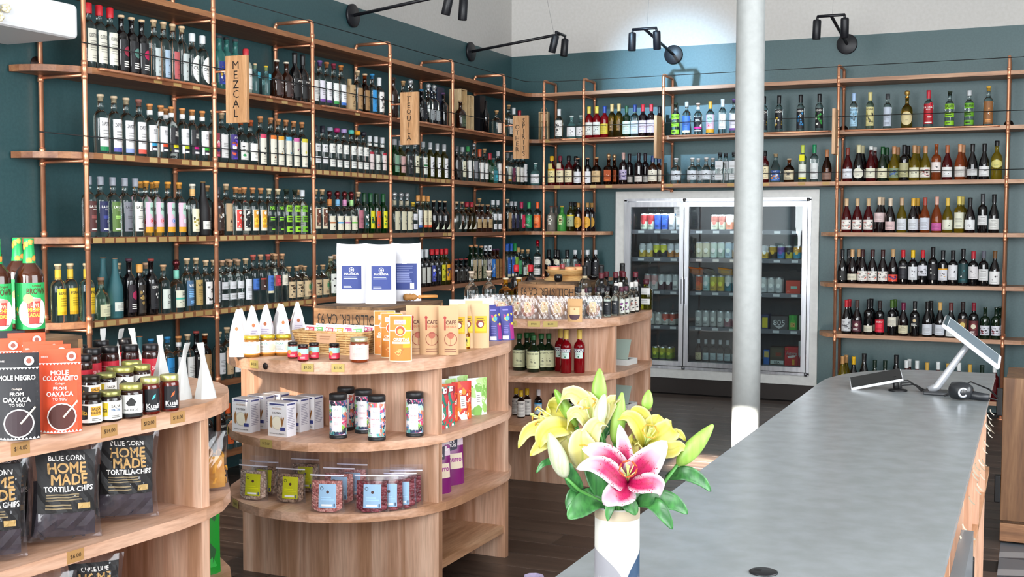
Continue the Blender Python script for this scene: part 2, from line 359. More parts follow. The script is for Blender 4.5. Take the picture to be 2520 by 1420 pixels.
# ================================================================ cold case surround and column
tr = MB()
for x0, x1, z0, z1 in ((1.064, OX0, .14, 1.83), (OX1, 2.899, .14, 1.83), (OX0, OX1, OZ1, 1.83), (OX0, OX1, .14, OZ0)): tr.box(x0, x1, -.03, 0, z0, z1, WHITEM)
struct('trim_1', tr)
struct('baseboard_back', MB().box(1.05, 2.91, -.012, 0, 0, .14, mat('2a2422', .6)).box(.0, 1.05, -.012, 0, 0, .09, TEAL))
cx, cy, cr = 3.18, -3.965, .075
COLW = nmat('column_paint', '9da09f', 'a5a8a7', noise=25, rough=.55, bump=.05)
cb = MB().lathe([(0, 0), (cr, 0), (cr, 1.2), (cr+.001, 1.9), (cr, 2.6), (cr, ZC), (0, ZC)], 40, COLW, (cx, cy, 0))
colm = struct('column', cb); tag(colm, 'round white painted steel column in front of the cold case', 'column')

# ================================================================ copper pipe shelving
ST = .036
def qarc(cx_, cy_, rx, ry, a0, a1, n=8): return [(cx_+rx*math.cos(R(a0+(a1-a0)*i/n)), cy_+ry*math.sin(R(a0+(a1-a0)*i/n))) for i in range(n+1)]
FX = .322
FA, FBp, FC_, FD, FE, FF = -5.809, -4.82, -3.831, -2.843, -1.854, -.865
LEFT = thing('wall_shelving', 'copper pipe and wood shelving along the long dark teal wall', 'shelving')
BACK = thing('wall_shelving', 'copper pipe and wood shelving around and above the cold case on the back wall', 'shelving')
TAGC = [mat('b89a62', .7), mat('ad8e58', .7), mat('c2a570', .7)]
tagme = [MB().box(0, .0015, -.03, .03, -.0125, .0125, m_).mesh('price_tag') for m_ in TAGC]
SHELF = {}
for s in range(1, 8):
    z = sh[s]
    poly = [(.012, -5.99)]+qarc(.012, -5.70, .31, .29, -90, 0, 8)[1:]+[(FX, -.467)]+qarc(.467, -.467, .145, .145, 180, 90, 6)[1:]+[(.467, -.012), (.012, -.012)]
    SHELF['L', s] = ob('shelf_board', MB().prism(poly, z+.004, z+ST, SHELF_Y), LEFT)
    if s <= 3:
        poly = [(.469, -FX), (4.45, -FX)]+qarc(4.45, -.012, .24, .31, -90, 0, 6)+[(.469, -.012)]
        SHELF['B', s] = ob('shelf_board', MB().prism(poly, z+.004, z+ST, SHELF_X), BACK)
    else:
        poly = [(.469, -FX), (.80, -FX)]+qarc(.80, -.012, .235, .31, -90, 0, 6)+[(.469, -.012)]
        SHELF['B', s] = ob('shelf_board', MB().prism(poly, z+.004, z+ST, SHELF_X), BACK)
        zz = z if s < 7 else .10
        poly = qarc(3.12, -.012, .2, .31, 180, 270, 6)+[(4.45, -FX)]+qarc(4.45, -.012, .24, .31, -90, 0, 6)
        SHELF['R', s] = ob('shelf_board', MB().prism(poly, zz+.004, zz+ST, SHELF_X), BACK)
PR = .0125; ZT = 2.835
cpl = MB().lathe([(PR, -.03), (PR+.003, -.029), (PR+.003, -.008), (PR+.0012, -.006), (PR+.0012, .04), (PR+.003, .042), (PR+.003, .062), (PR, .063)], 12, COPPER).mesh('coupling')
def frame(root, fx, fy, rx, ry, levels, zlow=0., ztop=ZT, stand=True):
    """front pipe, wall pipe, top loop and one cross rail under each shelf"""
    e = Vector((rx-fx, ry-fy, 0)).normalized()*.02
    f = Vector((fx, fy, 0)); r = Vector((rx, ry, 0))
    p = ob('front_pipe', MB().tube([f+Vector((0, 0, zlow)), f+Vector((0, 0, ztop-.02)), f+e*.4+Vector((0, 0, ztop-.006)), f+e+Vector((0, 0, ztop))], PR, 12, COPPER), root)
    for z in levels: ob('coupling', cpl, p, (fx, fy, z))
    if zlow == 0: ob('floor_flange', MB().lathe([(0, 0), (.03, 0), (.03, .005), (PR+.002, .007), (PR+.002, .02), (0, .02)], 14, COPPER, (fx, fy, 0)), p)
    q = ob('wall_pipe', MB().tube([r+Vector((0, 0, zlow)), r+Vector((0, 0, ztop-.02)), r-e*.4+Vector((0, 0, ztop-.006)), r-e+Vector((0, 0, ztop))], PR, 10, COPPER), root)
    for z in levels: ob('coupling', cpl, q, (rx, ry, z))
    ob('top_pipe', MB().tube([f+e+Vector((0, 0, ztop)), r-e+Vector((0, 0, ztop))], PR, 10, COPPER), root)
    for z in levels: ob('cross_rail', MB().tube([f+Vector((0, 0, z-.008)), r+Vector((0, 0, z-.008))], .0085, 8, COPPER), root)
allz = sh[1:]
for y in (FA, FBp, FC_, FD, FE, FF): frame(LEFT, .317, y, .03, y, allz)
for x in (.467, .854): frame(BACK, x, -.317, x, -.03, allz)
frame(BACK, 1.596, -.317, 1.596, -.03, sh[1:4], zlow=sh[3]-.012)
for x in (3.088, 4.375): frame(BACK, x, -.317, x, -.03, allz[:6]+[.10])
# wall flanges behind the end frames
for y in (FA,): ob('wall_flange', MB().lathe([(0, 0), (.035, 0), (.035, .006), (.014, .01), (.014, .03), (0, .03)], 16, mat('2a1c18', .4, .6), M=Matrix.Translation((0, y, 2.335)) @ Matrix.Rotation(R(90), 4, 'Y')), LEFT)
for x in (3.088, 4.375): ob('wall_flange', MB().lathe([(0, 0), (.035, 0), (.035, .006), (.014, .01), (.014, .03), (0, .03)], 16, mat('2a1c18', .4, .6), M=Matrix.Translation((x, 0, 2.335)) @ Matrix.Rotation(R(90), 4, 'X')), BACK)
# copper guard rails lying along the second shelf
zr = sh[2]+.03
def rail(root, a, b, horiz):
    def P(t, o): return (FX+o, t, zr) if horiz == 'L' else (t, -FX-o, zr)
    ob('guard_rail', MB().tube([P(a, -.004), P(a+.004, .012), P(a+.016, .02), P(b-.016, .02), P(b-.004, .012), P(b, -.004)], .0075, 8, COPPER)
       .tube([P((a+b)/2-.03, .02), P((a+b)/2+.03, .02)], .0095, 8, COPPER), root)
for a, b in ((FA, FBp), (FBp, FC_), (FC_, FD), (FD, FE), (FE, FF)): rail(LEFT, a+.09, b-.05, 'L')
for a, b in ((.467, .854), (.854, 1.596), (1.596, 3.088), (3.088, 4.375)): rail(BACK, a+.06, b-.06, 'B')
# black safety cables strung in front of the bottles
def cable(name, z, y0, x1, label):
    pts = [(.338, y0, z), (.338, -.52, z)]+[(.338+.15*(1-math.cos(R(a))), -.52+.15*math.sin(R(a))+.0, z) for a in (20, 45, 70, 90)]
    pts += [(.56, -.345, z), (x1, -.338, z)]
    o = ob(name, MB().tube(pts, .0032, 6, BLACK)); tag(o, label, 'cable', 'safety cables along the shelving')
cable('safety_cable', ZT-.012, -5.3, 4.8, 'black safety cable above the top shelves, tied to the copper pipe tops')
cable('safety_cable', sh[2]+.145, -5.85, 4.8, 'black safety cable across the bottles on the second shelf down')
cable('safety_cable', sh[3]+.112, -6.12, 4.8, 'black safety cable across the bottles on the third shelf down')
# price tags on shelf edges (left wall shelves 3..5 carry a near-continuous row)
rd = random.Random(31)
def tags_left(s, y0, y1, step, skip=0.):
    y = y0
    while y < y1:
        if rd.random() >= skip: ob('price_tag', rd.choice(tagme), SHELF['L', s], (FX+.0002, y, sh[s]+.02))
        y += step*rd.uniform(.95, 1.08)
for a, b in ((FA, FBp), (FBp, FC_), (FC_, FD), (FD, FE)):
    for s in (3, 4): tags_left(s, a+.06, b-.05, .078 if s == 4 else .084, .06 if s == 3 or a < FC_ else .7)
for a, b in ((FA, FBp), (FBp, FC_)): tags_left(5, a+.06, b-.05, .084, .1)
for a, b in ((FA, FBp), (FBp, FC_), (FC_, FD)): tags_left(2, a+.22, b-.1, .15, .25)
for s, xs_ in ((3, (.6, .95, 1.1, 1.66, 2.2, 2.35, 2.5, 2.8, 3.0)), (2, (.5,)), (4, (.52, .6))):
    for x in xs_: ob('price_tag', rd.choice(tagme), SHELF['B', s], (x, -FX-.0002, sh[s]+.02), -math.pi/2)
# blade signs hung from the pipes
def blade(axis, p, words, label):
    W_, H_, T_ = .144, .375, .026
    m_ = MB().bbox(0, W_, -T_/2, T_/2, 0, H_, .0015, OAK_SIGN)
    fn, asp = flat_fn((0, -T_/2, 0), (1, 0, 0), (0, 0, 1), W_, H_); els = []
    nl = len(words)
    for k, wd in enumerate(words):
        u = .5 if nl == 1 else (.3 if k == 0 else .72)
        if nl == 1: va, vb = .93, .07
        else: va, vb = ((.80, .16) if k == 0 else (.95, .06))
        st = (va-vb)/len(wd)
        for i, ch in enumerate(wd): els.append(('t', ch, u, va-(i+.5)*st, st*.82, '1b1512', .34 if nl == 1 else .27, .0))
    root = thing('blade_sign', label, 'sign', group='wooden blade signs')
    b = ob('sign_board', m_, root); ob('lettering', printed(MB(), fn, els, asp, 1), b)
    ob('sign_bracket', MB().tube([(-.093, 0, H_*.18), (0, 0, H_*.18)], .0065, 8, COPPER).tube([(-.093, 0, H_*.78), (0, 0, H_*.78)], .0065, 8, COPPER), root)
    if axis == 'L': root.location = (.407, p, 2.10)
    else: root.location = (p, -.407, 2.10); root.rotation_euler = (0, 0, -math.pi/2)
    return root
OAK_SIGN = wood('sign_oak', 'b98a5e', 'cb9c6f', 'd8ae84', (6, 6, .5))
blade('L', FBp, ['MEZCAL'], 'oak blade sign lettered MEZCAL hanging from a copper pipe')
blade('L', FD, ['TEQUILA'], 'oak blade sign lettered TEQUILA hanging from a copper pipe')
blade('L', FF, ['OTHER', 'SPIRITS'], 'oak blade sign lettered OTHER SPIRITS near the wall corner')
b4 = thing('blade_sign', 'oak blade sign seen from its side left of the white column', 'sign', (1.596, -.40, 2.10), -math.pi/2, 'wooden blade signs')
ob('sign_board', MB().bbox(0, .144, -.013, .013, 0, .365, .0015, OAK_SIGN), b4); ob('sign_bracket', MB().tube([(-.09, 0, .07), (0, 0, .07)], .0065, 8, COPPER).tube([(-.09, 0, .29), (0, 0, .29)], .0065, 8, COPPER), b4)
b5 = thing('blade_sign', 'oak blade sign seen edge-on at the wine bay pipe', 'sign', (3.088, -.40, 2.10), -math.pi/2, 'wooden blade signs')
ob('sign_board', MB().bbox(0, .144, -.013, .013, 0, .365, .0015, OAK_SIGN), b5); ob('sign_bracket', MB().tube([(-.09, 0, .07), (0, 0, .07)], .0065, 8, COPPER).tube([(-.09, 0, .29), (0, 0, .29)], .0065, 8, COPPER), b5)
# ================================================================ wall spot lamps
LB = mat('15161c', .42)
def wall_lamp(base, out, side, length, label):
    root = thing('wall_spot_lamp', label, 'lamp', group='black twin spot lamps')
    base = Vector(base); out = Vector(out).normalized(); side = Vector(side)
    tip = base+out*length+Vector((0, 0, .10))
    Mx = Matrix.Translation(base) @ out.to_track_quat('Z', 'Y').to_matrix().to_4x4()
    ob('wall_plate', MB().lathe([(0, 0), (.085, 0), (.085, .016), (.08, .02), (0, .02)], 28, LB, M=Mx), root)
    ob('arm', MB().tube([base, tip], .0125, 10, LB), root)
    a = tip-side*.105; b = tip+side*.105
    ob('cross_bar', MB().tube([a, b], .012, 10, LB).tube([a+side*.004, a-Vector((0, 0, .03))], .01, 8, LB).tube([b-side*.004, b-Vector((0, 0, .03))], .01, 8, LB), root)
    for p, tilt in ((a, .1), (b, .28)):
        ax = (Vector((0, 0, 1))+out*tilt+side*.05).normalized()
        M2 = Matrix.Translation(p-Vector((0, 0, .02))) @ ax.to_track_quat('Z', 'Y').to_matrix().to_4x4()
        h = ob('lamp_head', MB().lathe([(0, .0), (.026, -.004), (.032, -.014), (.032, -.15), (.029, -.155), (.026, -.11), (0, -.11)], 18, LB, M=M2), root)
        ob('lens', MB().lathe([(0, -.115), (.026, -.115), (0, -.112)], 14, mat('55565a', .2), M=M2), h)
    ob('stay_wire', MB().tube([tip-out*.06, tip+Vector((0, 0, ZC-tip.z))+out*.02-side*.0-out*.62], .0012, 4, mat('8a8a8c', .4)), root)
wall_lamp((0, FD, 3.05), (1, -.0, 0), (0, -1, 0), .86, 'black twin spot lamp on a long arm above the tequila bays')
wall_lamp((0, FF-.03, 3.05), (1, -.0, 0), (0, -1, 0), .86, 'black twin spot lamp on a long arm nearest the wall corner')
wall_lamp((1.594, 0, 3.05), (0, -1, 0), (1, 0, 0), .86, 'black twin spot lamp on the back wall left of the white column')
wall_lamp((3.104, 0, 3.05), (0, -1, 0), (1, 0, 0), .86, 'black twin spot lamp on the back wall above the wine bay')
# thick white box shelf on the wall nearest the window, with dried flowers
bx = thing('box_shelf', 'thick white box shelf jutting from the teal wall at upper left', 'shelf', me=MB().bbox(.002, .46, -7.6, -5.985, 2.4, 2.56, .02, mat('e9ebee', .5)))
df = thing('dried_flowers', 'cream dried flower sprig pinned to the face of the white box shelf', 'flowers')
rd = random.Random(3)
ob('stem', MB().tube([(.466, -6.52, 2.53), (.474, -6.46, 2.47), (.478, -6.44, 2.42)], .002, 5, mat('a89a6a', .7)), df)
for k in range(6):
    y_, z_ = -6.475+rd.uniform(-.05, .05), 2.465+rd.uniform(-.05, .055); m_ = MB()
    for q in range(5):
        a = q*1.257; m_.lathe([(0, -.004), (.011, 0), (.013, .008), (0, .016)], 8, mat('ece3c4', .8), (.478, y_+.012*math.cos(a), z_+.012*math.sin(a)))
    ob('flower_head', m_, df)

# ================================================================ bottles
SHP = {  # profile (radius, height fraction), label zone
    'std': (.0365, [(.93, .0), (1, .02), (1, .585), (.985, .62), (.9, .662), (.7, .7), (.5, .725), (.40, .745), (.38, .80), (.37, .93), (.42, .935), (.42, .955), (.34, .957)], .10, .56),
    'slim': (.0325, [(.93, .0), (1, .02), (1, .62), (.97, .66), (.8, .70), (.55, .73), (.44, .755), (.42, .93), (.47, .935), (.47, .955), (.36, .957)], .12, .58),
    'bord': (.0372, [(.93, .0), (1, .02), (1, .595), (.96, .635), (.8, .675), (.55, .70), (.42, .72), (.385, .75), (.37, .93), (.40, .935), (.40, .99), (.36, .995)], .14, .46),
    'burg': (.0395, [(.93, .0), (1, .02), (1, .42), (.96, .48), (.82, .56), (.6, .645), (.42, .715), (.36, .76), (.345, .94), (.38, .945), (.38, .99), (.33, .995)], .09, .37),
    'champ': (.0425, [(.92, .0), (1, .02), (1, .42), (.97, .47), (.82, .57), (.58, .68), (.42, .76), (.38, .80), (.36, .94), (.4, .945), (.4, .99), (.3, .995)], .08, .36),
    'squat': (.0445, [(.93, .0), (1, .03), (1, .53), (.97, .58), (.82, .64), (.5, .69), (.36, .72), (.33, .76), (.32, .90), (.37, .905), (.37, .94), (.3, .943)], .10, .50),
    'cone': (.0385, [(.93, .0), (1, .02), (1, .45), (.96, .52), (.82, .60), (.62, .68), (.46, .76), (.38, .84), (.36, .965), (.36, .985), (.25, .99)], .08, .36),
    'jug': (.043, [(.92, .0), (1, .03), (1, .42), (.97, .50), (.8, .60), (.5, .68), (.40, .72), (.36, .78), (.36, .92), (.34, .925)], .10, .40),
    'sq': (.038, [(.95, .0), (1, .02), (1, .60), (.93, .66), (.6, .70), (.40, .73), (.37, .76), (.36, .90), (.42, .905), (.42, .945), (.33, .947)], .12, .55),
    'wide': (.043, [(.93, .0), (1, .02), (1, .52), (.96, .57), (.8, .63), (.5, .69), (.36, .72), (.33, .77), (.32, .93), (.36, .935), (.36, .955), (.3, .957)], .10, .48),
    'mini': (.024, [(.93, .0), (1, .02), (1, .56), (.93, .62), (.6, .68), (.44, .71), (.42, .92), (.46, .925), (.46, .95), (.36, .955)], .12, .5),
}
BME = {}
def bottle_mesh(shape, H, rs=1.):
    k = (shape, H, rs)
    if k not in BME:
        r, pr, a, b = SHP[shape]; r *= rs
        BME[k] = MB().lathe([(0, 0.002)]+[(q*r, z*H) for q, z in pr]+[(0, pr[-1][1]*H)], 18, None, sq=6. if shape == 'sq' else 0.).mesh('bottle')
    return BME[k]
CME = {}
def cap_mesh(shape, H, kind, h, rs=1.):
    k = (shape, H, kind, h, rs)
    if k in CME: return CME[k]
    r, pr, a, b = SHP[shape]; r *= rs; nr = pr[-3][0]*r; zt = pr[-1][1]*H
    if kind == 'foil': prof = [(nr*1.02+.0012, .78*H), (nr*1.02+.001, .93*H), (nr*1.08+.0008, .945*H), (nr*1.08+.0008, .998*H), (nr*.7, 1.0*H), (0, 1.0*H)]; m_ = mat(h, .35)
    elif kind == 'shortfoil': prof = [(nr*1.02+.0012, .86*H), (nr*1.08+.0008, .945*H), (nr*1.08+.0008, .998*H), (0, 1.0*H)]; m_ = mat(h, .4)
    elif kind == 'wax': prof = [(nr+.0018, .835*H), (nr+.003, .85*H), (nr+.0032, .985*H), (nr*.8, 1.0*H), (0, 1.0*H)]; m_ = mat(h, .45)
    elif kind == 'blob': prof = [(nr+.001, .90*H), (nr+.0055, .915*H), (nr+.0065, .955*H), (nr+.004, .99*H), (0, 1.0*H)]; m_ = mat(h, .5)
    elif kind == 'ball': rr = nr*1.35; prof = [(nr*.8, zt-.004)]+[(rr*math.sin(R(q)), zt+.012+rr*.9-rr*math.cos(R(q))) for q in (35, 60, 90, 120, 150)]+[(0, zt+.012+rr*1.9)]; m_ = mat(h, .25, .7)
    elif kind == 'screw': prof = [(nr+.0012, zt-.03), (nr+.0015, zt-.029), (nr+.0015, H-.001), (nr, H), (0, H)]; m_ = mat(h, .4)
    elif kind == 'big': prof = [(nr*.8, zt-.003), (nr*.85, zt+.004), (nr*1.25, H), (0, H)]; m_ = mat(h, .8)
    else:  # cork with a wider head
        prof = [(nr*.8, zt-.02), (nr*.82, zt+.0004), (nr*1.12, zt+.0008), (nr*1.15, zt+.003), (nr*1.15, H-.002), (nr*1.05, H), (0, H)]; m_ = mat(h, .75)
    CME[k] = MB().lathe(prof, 14, m_).mesh('stopper'); return CME[k]
def lighten(h, k):
    if len(h) == 3: h = ''.join(c+c for c in h)
    return ''.join('%02x' % max(0, min(255, int(int(h[i:i+2], 16)*k))) for i in (0, 2, 4))
def label_els(var, base, acc, txt, seed):
    ink = 'f4f2ec' if sum(int(base[i:i+2], 16) for i in (0, 2, 4)) < 330 else '26262a'
    soft = lighten(base, .72) if ink == '26262a' else lighten(base, 1.9)
    e = []
    if var not in 'DXYZ': e.append(('r', 0, 1, 0, 1, base))
    T_ = lambda u, v, h, c=None, mw=.8: [('t', txt, u, v, h, c or ink, mw, .02)] if txt else []
    if var == 'W': e += T_(.5, .80, .11)+[('l', .15, .85, .32, .66, 5, soft), ('l', .25, .75, .08, .22, 2, soft)]
    elif var == 'B': e += T_(.5, .82, .11)+[('l', .18, .82, .3, .66, 4, soft), ('r', 0, 1, 0, .13, acc)]
    elif var == 'T': e += [('r', 0, 1, .87, 1, acc)]+T_(.5, .72, .09)+[('a', .25, .75, .22, .62, [ink, acc, soft], 9, seed, .2), ('l', .2, .8, .05, .17, 2, soft)]
    elif var == 'A': e += [('a', .08, .92, .16, .80, [acc, ink, soft, lighten(acc, .7)], 16, seed, .22)]+T_(.5, .88, .09)+[('l', .2, .8, .03, .12, 2, soft)]
    elif var == 'P': e += [('r', .08, .92, .14, .96, acc), ('a', .1, .9, .16, .94, [lighten(acc, .6), lighten(acc, 1.35), base], 20, seed, .16), ('c', .36, .84, .08, 'f2efe8')]
    elif var == 'M': e += [('t', 'DON O', .58, .86, .09, ink, .6, .03), ('t', 'AMADO', .58, .74, .09, ink, .62, .03), ('r', 0, 1, .47, .58, acc), ('a', .2, .8, .1, .4, [soft, ink], 7, seed, .18)]
    elif var == 'O': e = [('p', [(.5+.48*math.cos(2*math.pi*i/18), .5+.5*math.sin(2*math.pi*i/18)) for i in range(18)], base)]+T_(.5, .52, .12)+[('l', .3, .7, .25, .42, 2, soft)]
    elif var == 'D': e += [('r', 0, 1, .60, 1, base), ('r', 0, 1, .0, .34, base)]+([('t', txt, .5, .86, .11, '26262a', .8, .02)] if txt else [])+[('l', .12, .88, .66, .78, 2, 'b0b0b0'), ('l', .12, .88, .08, .27, 2, 'b0b0b0')]
    elif var == 'X': e += [('r', 0, 1, .74, .98, base), ('t', txt or '', .5, .87, .12, acc, .8, .03), ('r', 0, 1, .38, .60, base), ('l', .1, .9, .42, .57, 2, acc), ('r', 0, 1, .02, .22, base), ('l', .2, .8, .06, .18, 1, acc)]
    elif var == 'L': e += [('t', 'LA LUNA', .5, .82, .085, ink, .78, .03), ('l', .30, .72, .70, .75, 1, ink), ('c', .78, .96, .09, base), ('o', .78, .96, .07, .09, soft), ('l', .2, .8, .42, .54, 2, soft), ('l', .45, .85, .30, .38, 2, ink), ('r', .2, .85, .055, .10, ink)]
    elif var == 'K': e += [('r', 0, 1, 0, 1, 'd9b6c8'), ('r', 0, 1, 0, .18, 'd79a1e'), ('p', [(.28, .98), (.82, .98), (.82, .62), (.7, .6), (.7, .5), (.44, .5), (.4, .58), (.25, .62)], 'b5d8c8'), ('t', 'NETA', .54, .77, .11, '17181a', .46, .03), ('c', .45, .38, .085, base), ('o', .45, .38, .05, .065, 'f0ecec')]
    elif var == 'E': e += [('t', 'REAL', .55, .80, .10, ink if ink != '26262a' else '6d6d72', .5, .02), ('t', 'MINERO', .58, .69, .08, ink if ink != '26262a' else '77777c', .6, .02), ('c', .95, .40, .12, '17171a' if ink == '26262a' else 'eeeeea'), ('r', .15, 1, .2, .33, acc), ('r', .15, 1, 0, .2, '2a2a36'), ('r', .2, .95, .03, .11, 'f2f2f0')]
    elif var == 'Z': e += [('p', [(.1, 0), (.95, 0), (.95, .92), (.75, .75), (.3, .25)], base)]
    elif var == 'H': e += [('p', [(.1, .25), (.5, 0), (.9, .25), (.9, .8), (.5, 1), (.1, .8)], base), ('o', .5, .62, .10, .13, ink), ('l', .3, .7, .25, .4, 2, ink)]
    elif var == 'Y': e += [('p', [(.5+.4*math.cos(math.pi*i/6)*(1.0 if i % 2 == 0 else .72), .5+.5*math.sin(math.pi*i/6)*(1.0 if i % 2 == 0 else .72)) for i in range(12)], base), ('c', .5, .5, .13, acc), ('o', .5, .5, .2, .24, acc)]
    elif var == 'R': e += [('c', .5, .62, .16, acc), ('o', .5, .62, .2, .24, lighten(base, 1.5) if ink == 'f4f2ec' else acc), ('l', .2, .8, .1, .32, 3, ink)]+T_(.5, .9, .08)
    elif var == 'F': e += [('r', .05, .95, .03, .97, lighten(base, 1.03)), ('a', .3, .75, .3, .72, [ink, soft], 5, seed, .22)]+T_(.5, .86, .09)+[('l', .25, .75, .08, .2, 2, soft)]
    return e
LME = {}
NAMEC = [('white', 'f0f0ee'), ('cream', 'e6dcc0'), ('grey', '8d8d92'), ('black', '17171a'), ('red', 'c02028'), ('maroon', '581a24'), ('orange', 'e0682c'), ('tan', 'b8946a'), ('brown', '5c3a26'), ('yellow', 'e8c828'), ('lime', '8ac83c'), ('green', '2a7a3c'), ('teal', '2e8a8a'), ('pale blue', 'a6cce4'), ('blue', '2a6ac0'), ('navy', '20264e'), ('purple', '6a3a8a'), ('pink', 'e29ab4'), ('magenta', 'c8207c'), ('silver', 'c2c4ca')]
def cname(h):
    q = [int(h[i:i+2], 16) for i in (0, 2, 4)]
    return min(NAMEC, key=lambda n: sum((int(n[1][i*2:i*2+2], 16)-q[i])**2 for i in range(3)))[0]
GW = {'clear': 'clear', 'pale': 'pale', 'gold': 'golden', 'amber': 'amber', 'brown': 'dark brown', 'green': 'green', 'dkgreen': 'dark green', 'olive': 'olive', 'black': 'dark', 'wine': 'dark', 'teal': 'aqua', 'red': 'red', 'rose': 'rosé-coloured', 'pinkred': 'deep red', 'yellow': 'yellowish', 'tealmatte': 'matte teal', 'blackmatte': 'matte black', 'beige': 'beige', 'frost': 'frosted', 'greymatte': 'grey', 'greenmatte': 'bright green', 'sauce': 'brown', 'cyan': 'pale aqua', 'white': 'white'}
def bottle(loc, rz, spec, label, cat='bottle', group=None, name='liquor_bottle', rs=1.):
    glass, shape, H, ck, cc, var, base, acc, txt, extra = spec
    o = thing(name, label, cat, loc, rz, group, bottle_mesh(shape, H, rs))
    gm = GLASSES[glass]
    me = o.data
    key = (me.name, glass)
    if key not in BME:
        m2 = me.copy(); m2.materials.clear(); m2.materials.append(gm); BME[key] = m2
    o.data = BME[key]
    if ck != 'none': ob('stopper', cap_mesh(shape, H, ck, cc, rs), o)
    if var != 'N':
        k = (shape, H, var, base, acc, txt, rs)
        if k not in LME:
            r, pr, a, b = SHP[shape]; r *= rs
            if extra.get('z'): a, b = extra['z']
            if shape == 'sq': fn, asp = flat_fn((r*1.0, -r*.86, a*H), (0, 1, 0), (0, 0, 1), r*1.72, (b-a)*H, .0006)
            else: fn, asp = cyl_fn(r, a*H, b*H, extra.get('ang', 68))
            els = label_els(var, base, acc, txt, len(LME)); vm = lambda e: e[3] if e[0] == 't' else (e[3]+e[4])/2
            sets = [els]
            if var == 'D': sets = [[e for e in els if vm(e) > .5], [e for e in els if vm(e) <= .5]]
            if var == 'X': sets = [[e for e in els if vm(e) > .7], [e for e in els if .3 < vm(e) <= .7], [e for e in els if vm(e) <= .3]]
            LME[k] = [printed(MB(), fn, q, asp, 9 if shape != 'sq' else 1).mesh('label') for q in sets]
        for q in LME[k]: ob('label', q, o)
    nk = extra.get('nk')
    if nk:
        k = ('nk', shape, H, nk, rs)
        if k not in LME:
            r, pr, a, b = SHP[shape]; nr = pr[-4][0]*r*rs+.0012; z0, z1 = extra.get('nz', (.80, .88))
            fn, asp = cyl_fn(nr, z0*H, z1*H, 178, eps=.0004)
            LME[k] = printed(MB(), fn, [('r', 0, 1, 0, 1, nk), ('r', 0, 1, .1, .22, lighten(nk, .75))], asp, 12).mesh('neck_label')
        ob('neck_label', LME[k], o)
    tg = extra.get('tag')
    if tg:
        ob('hang_tag', MB().box(SHP[shape][0]*rs+.001, SHP[shape][0]*rs+.0022, -.02, .02, .56*H, .74*H, mat(tg, .7)), o)
    return o
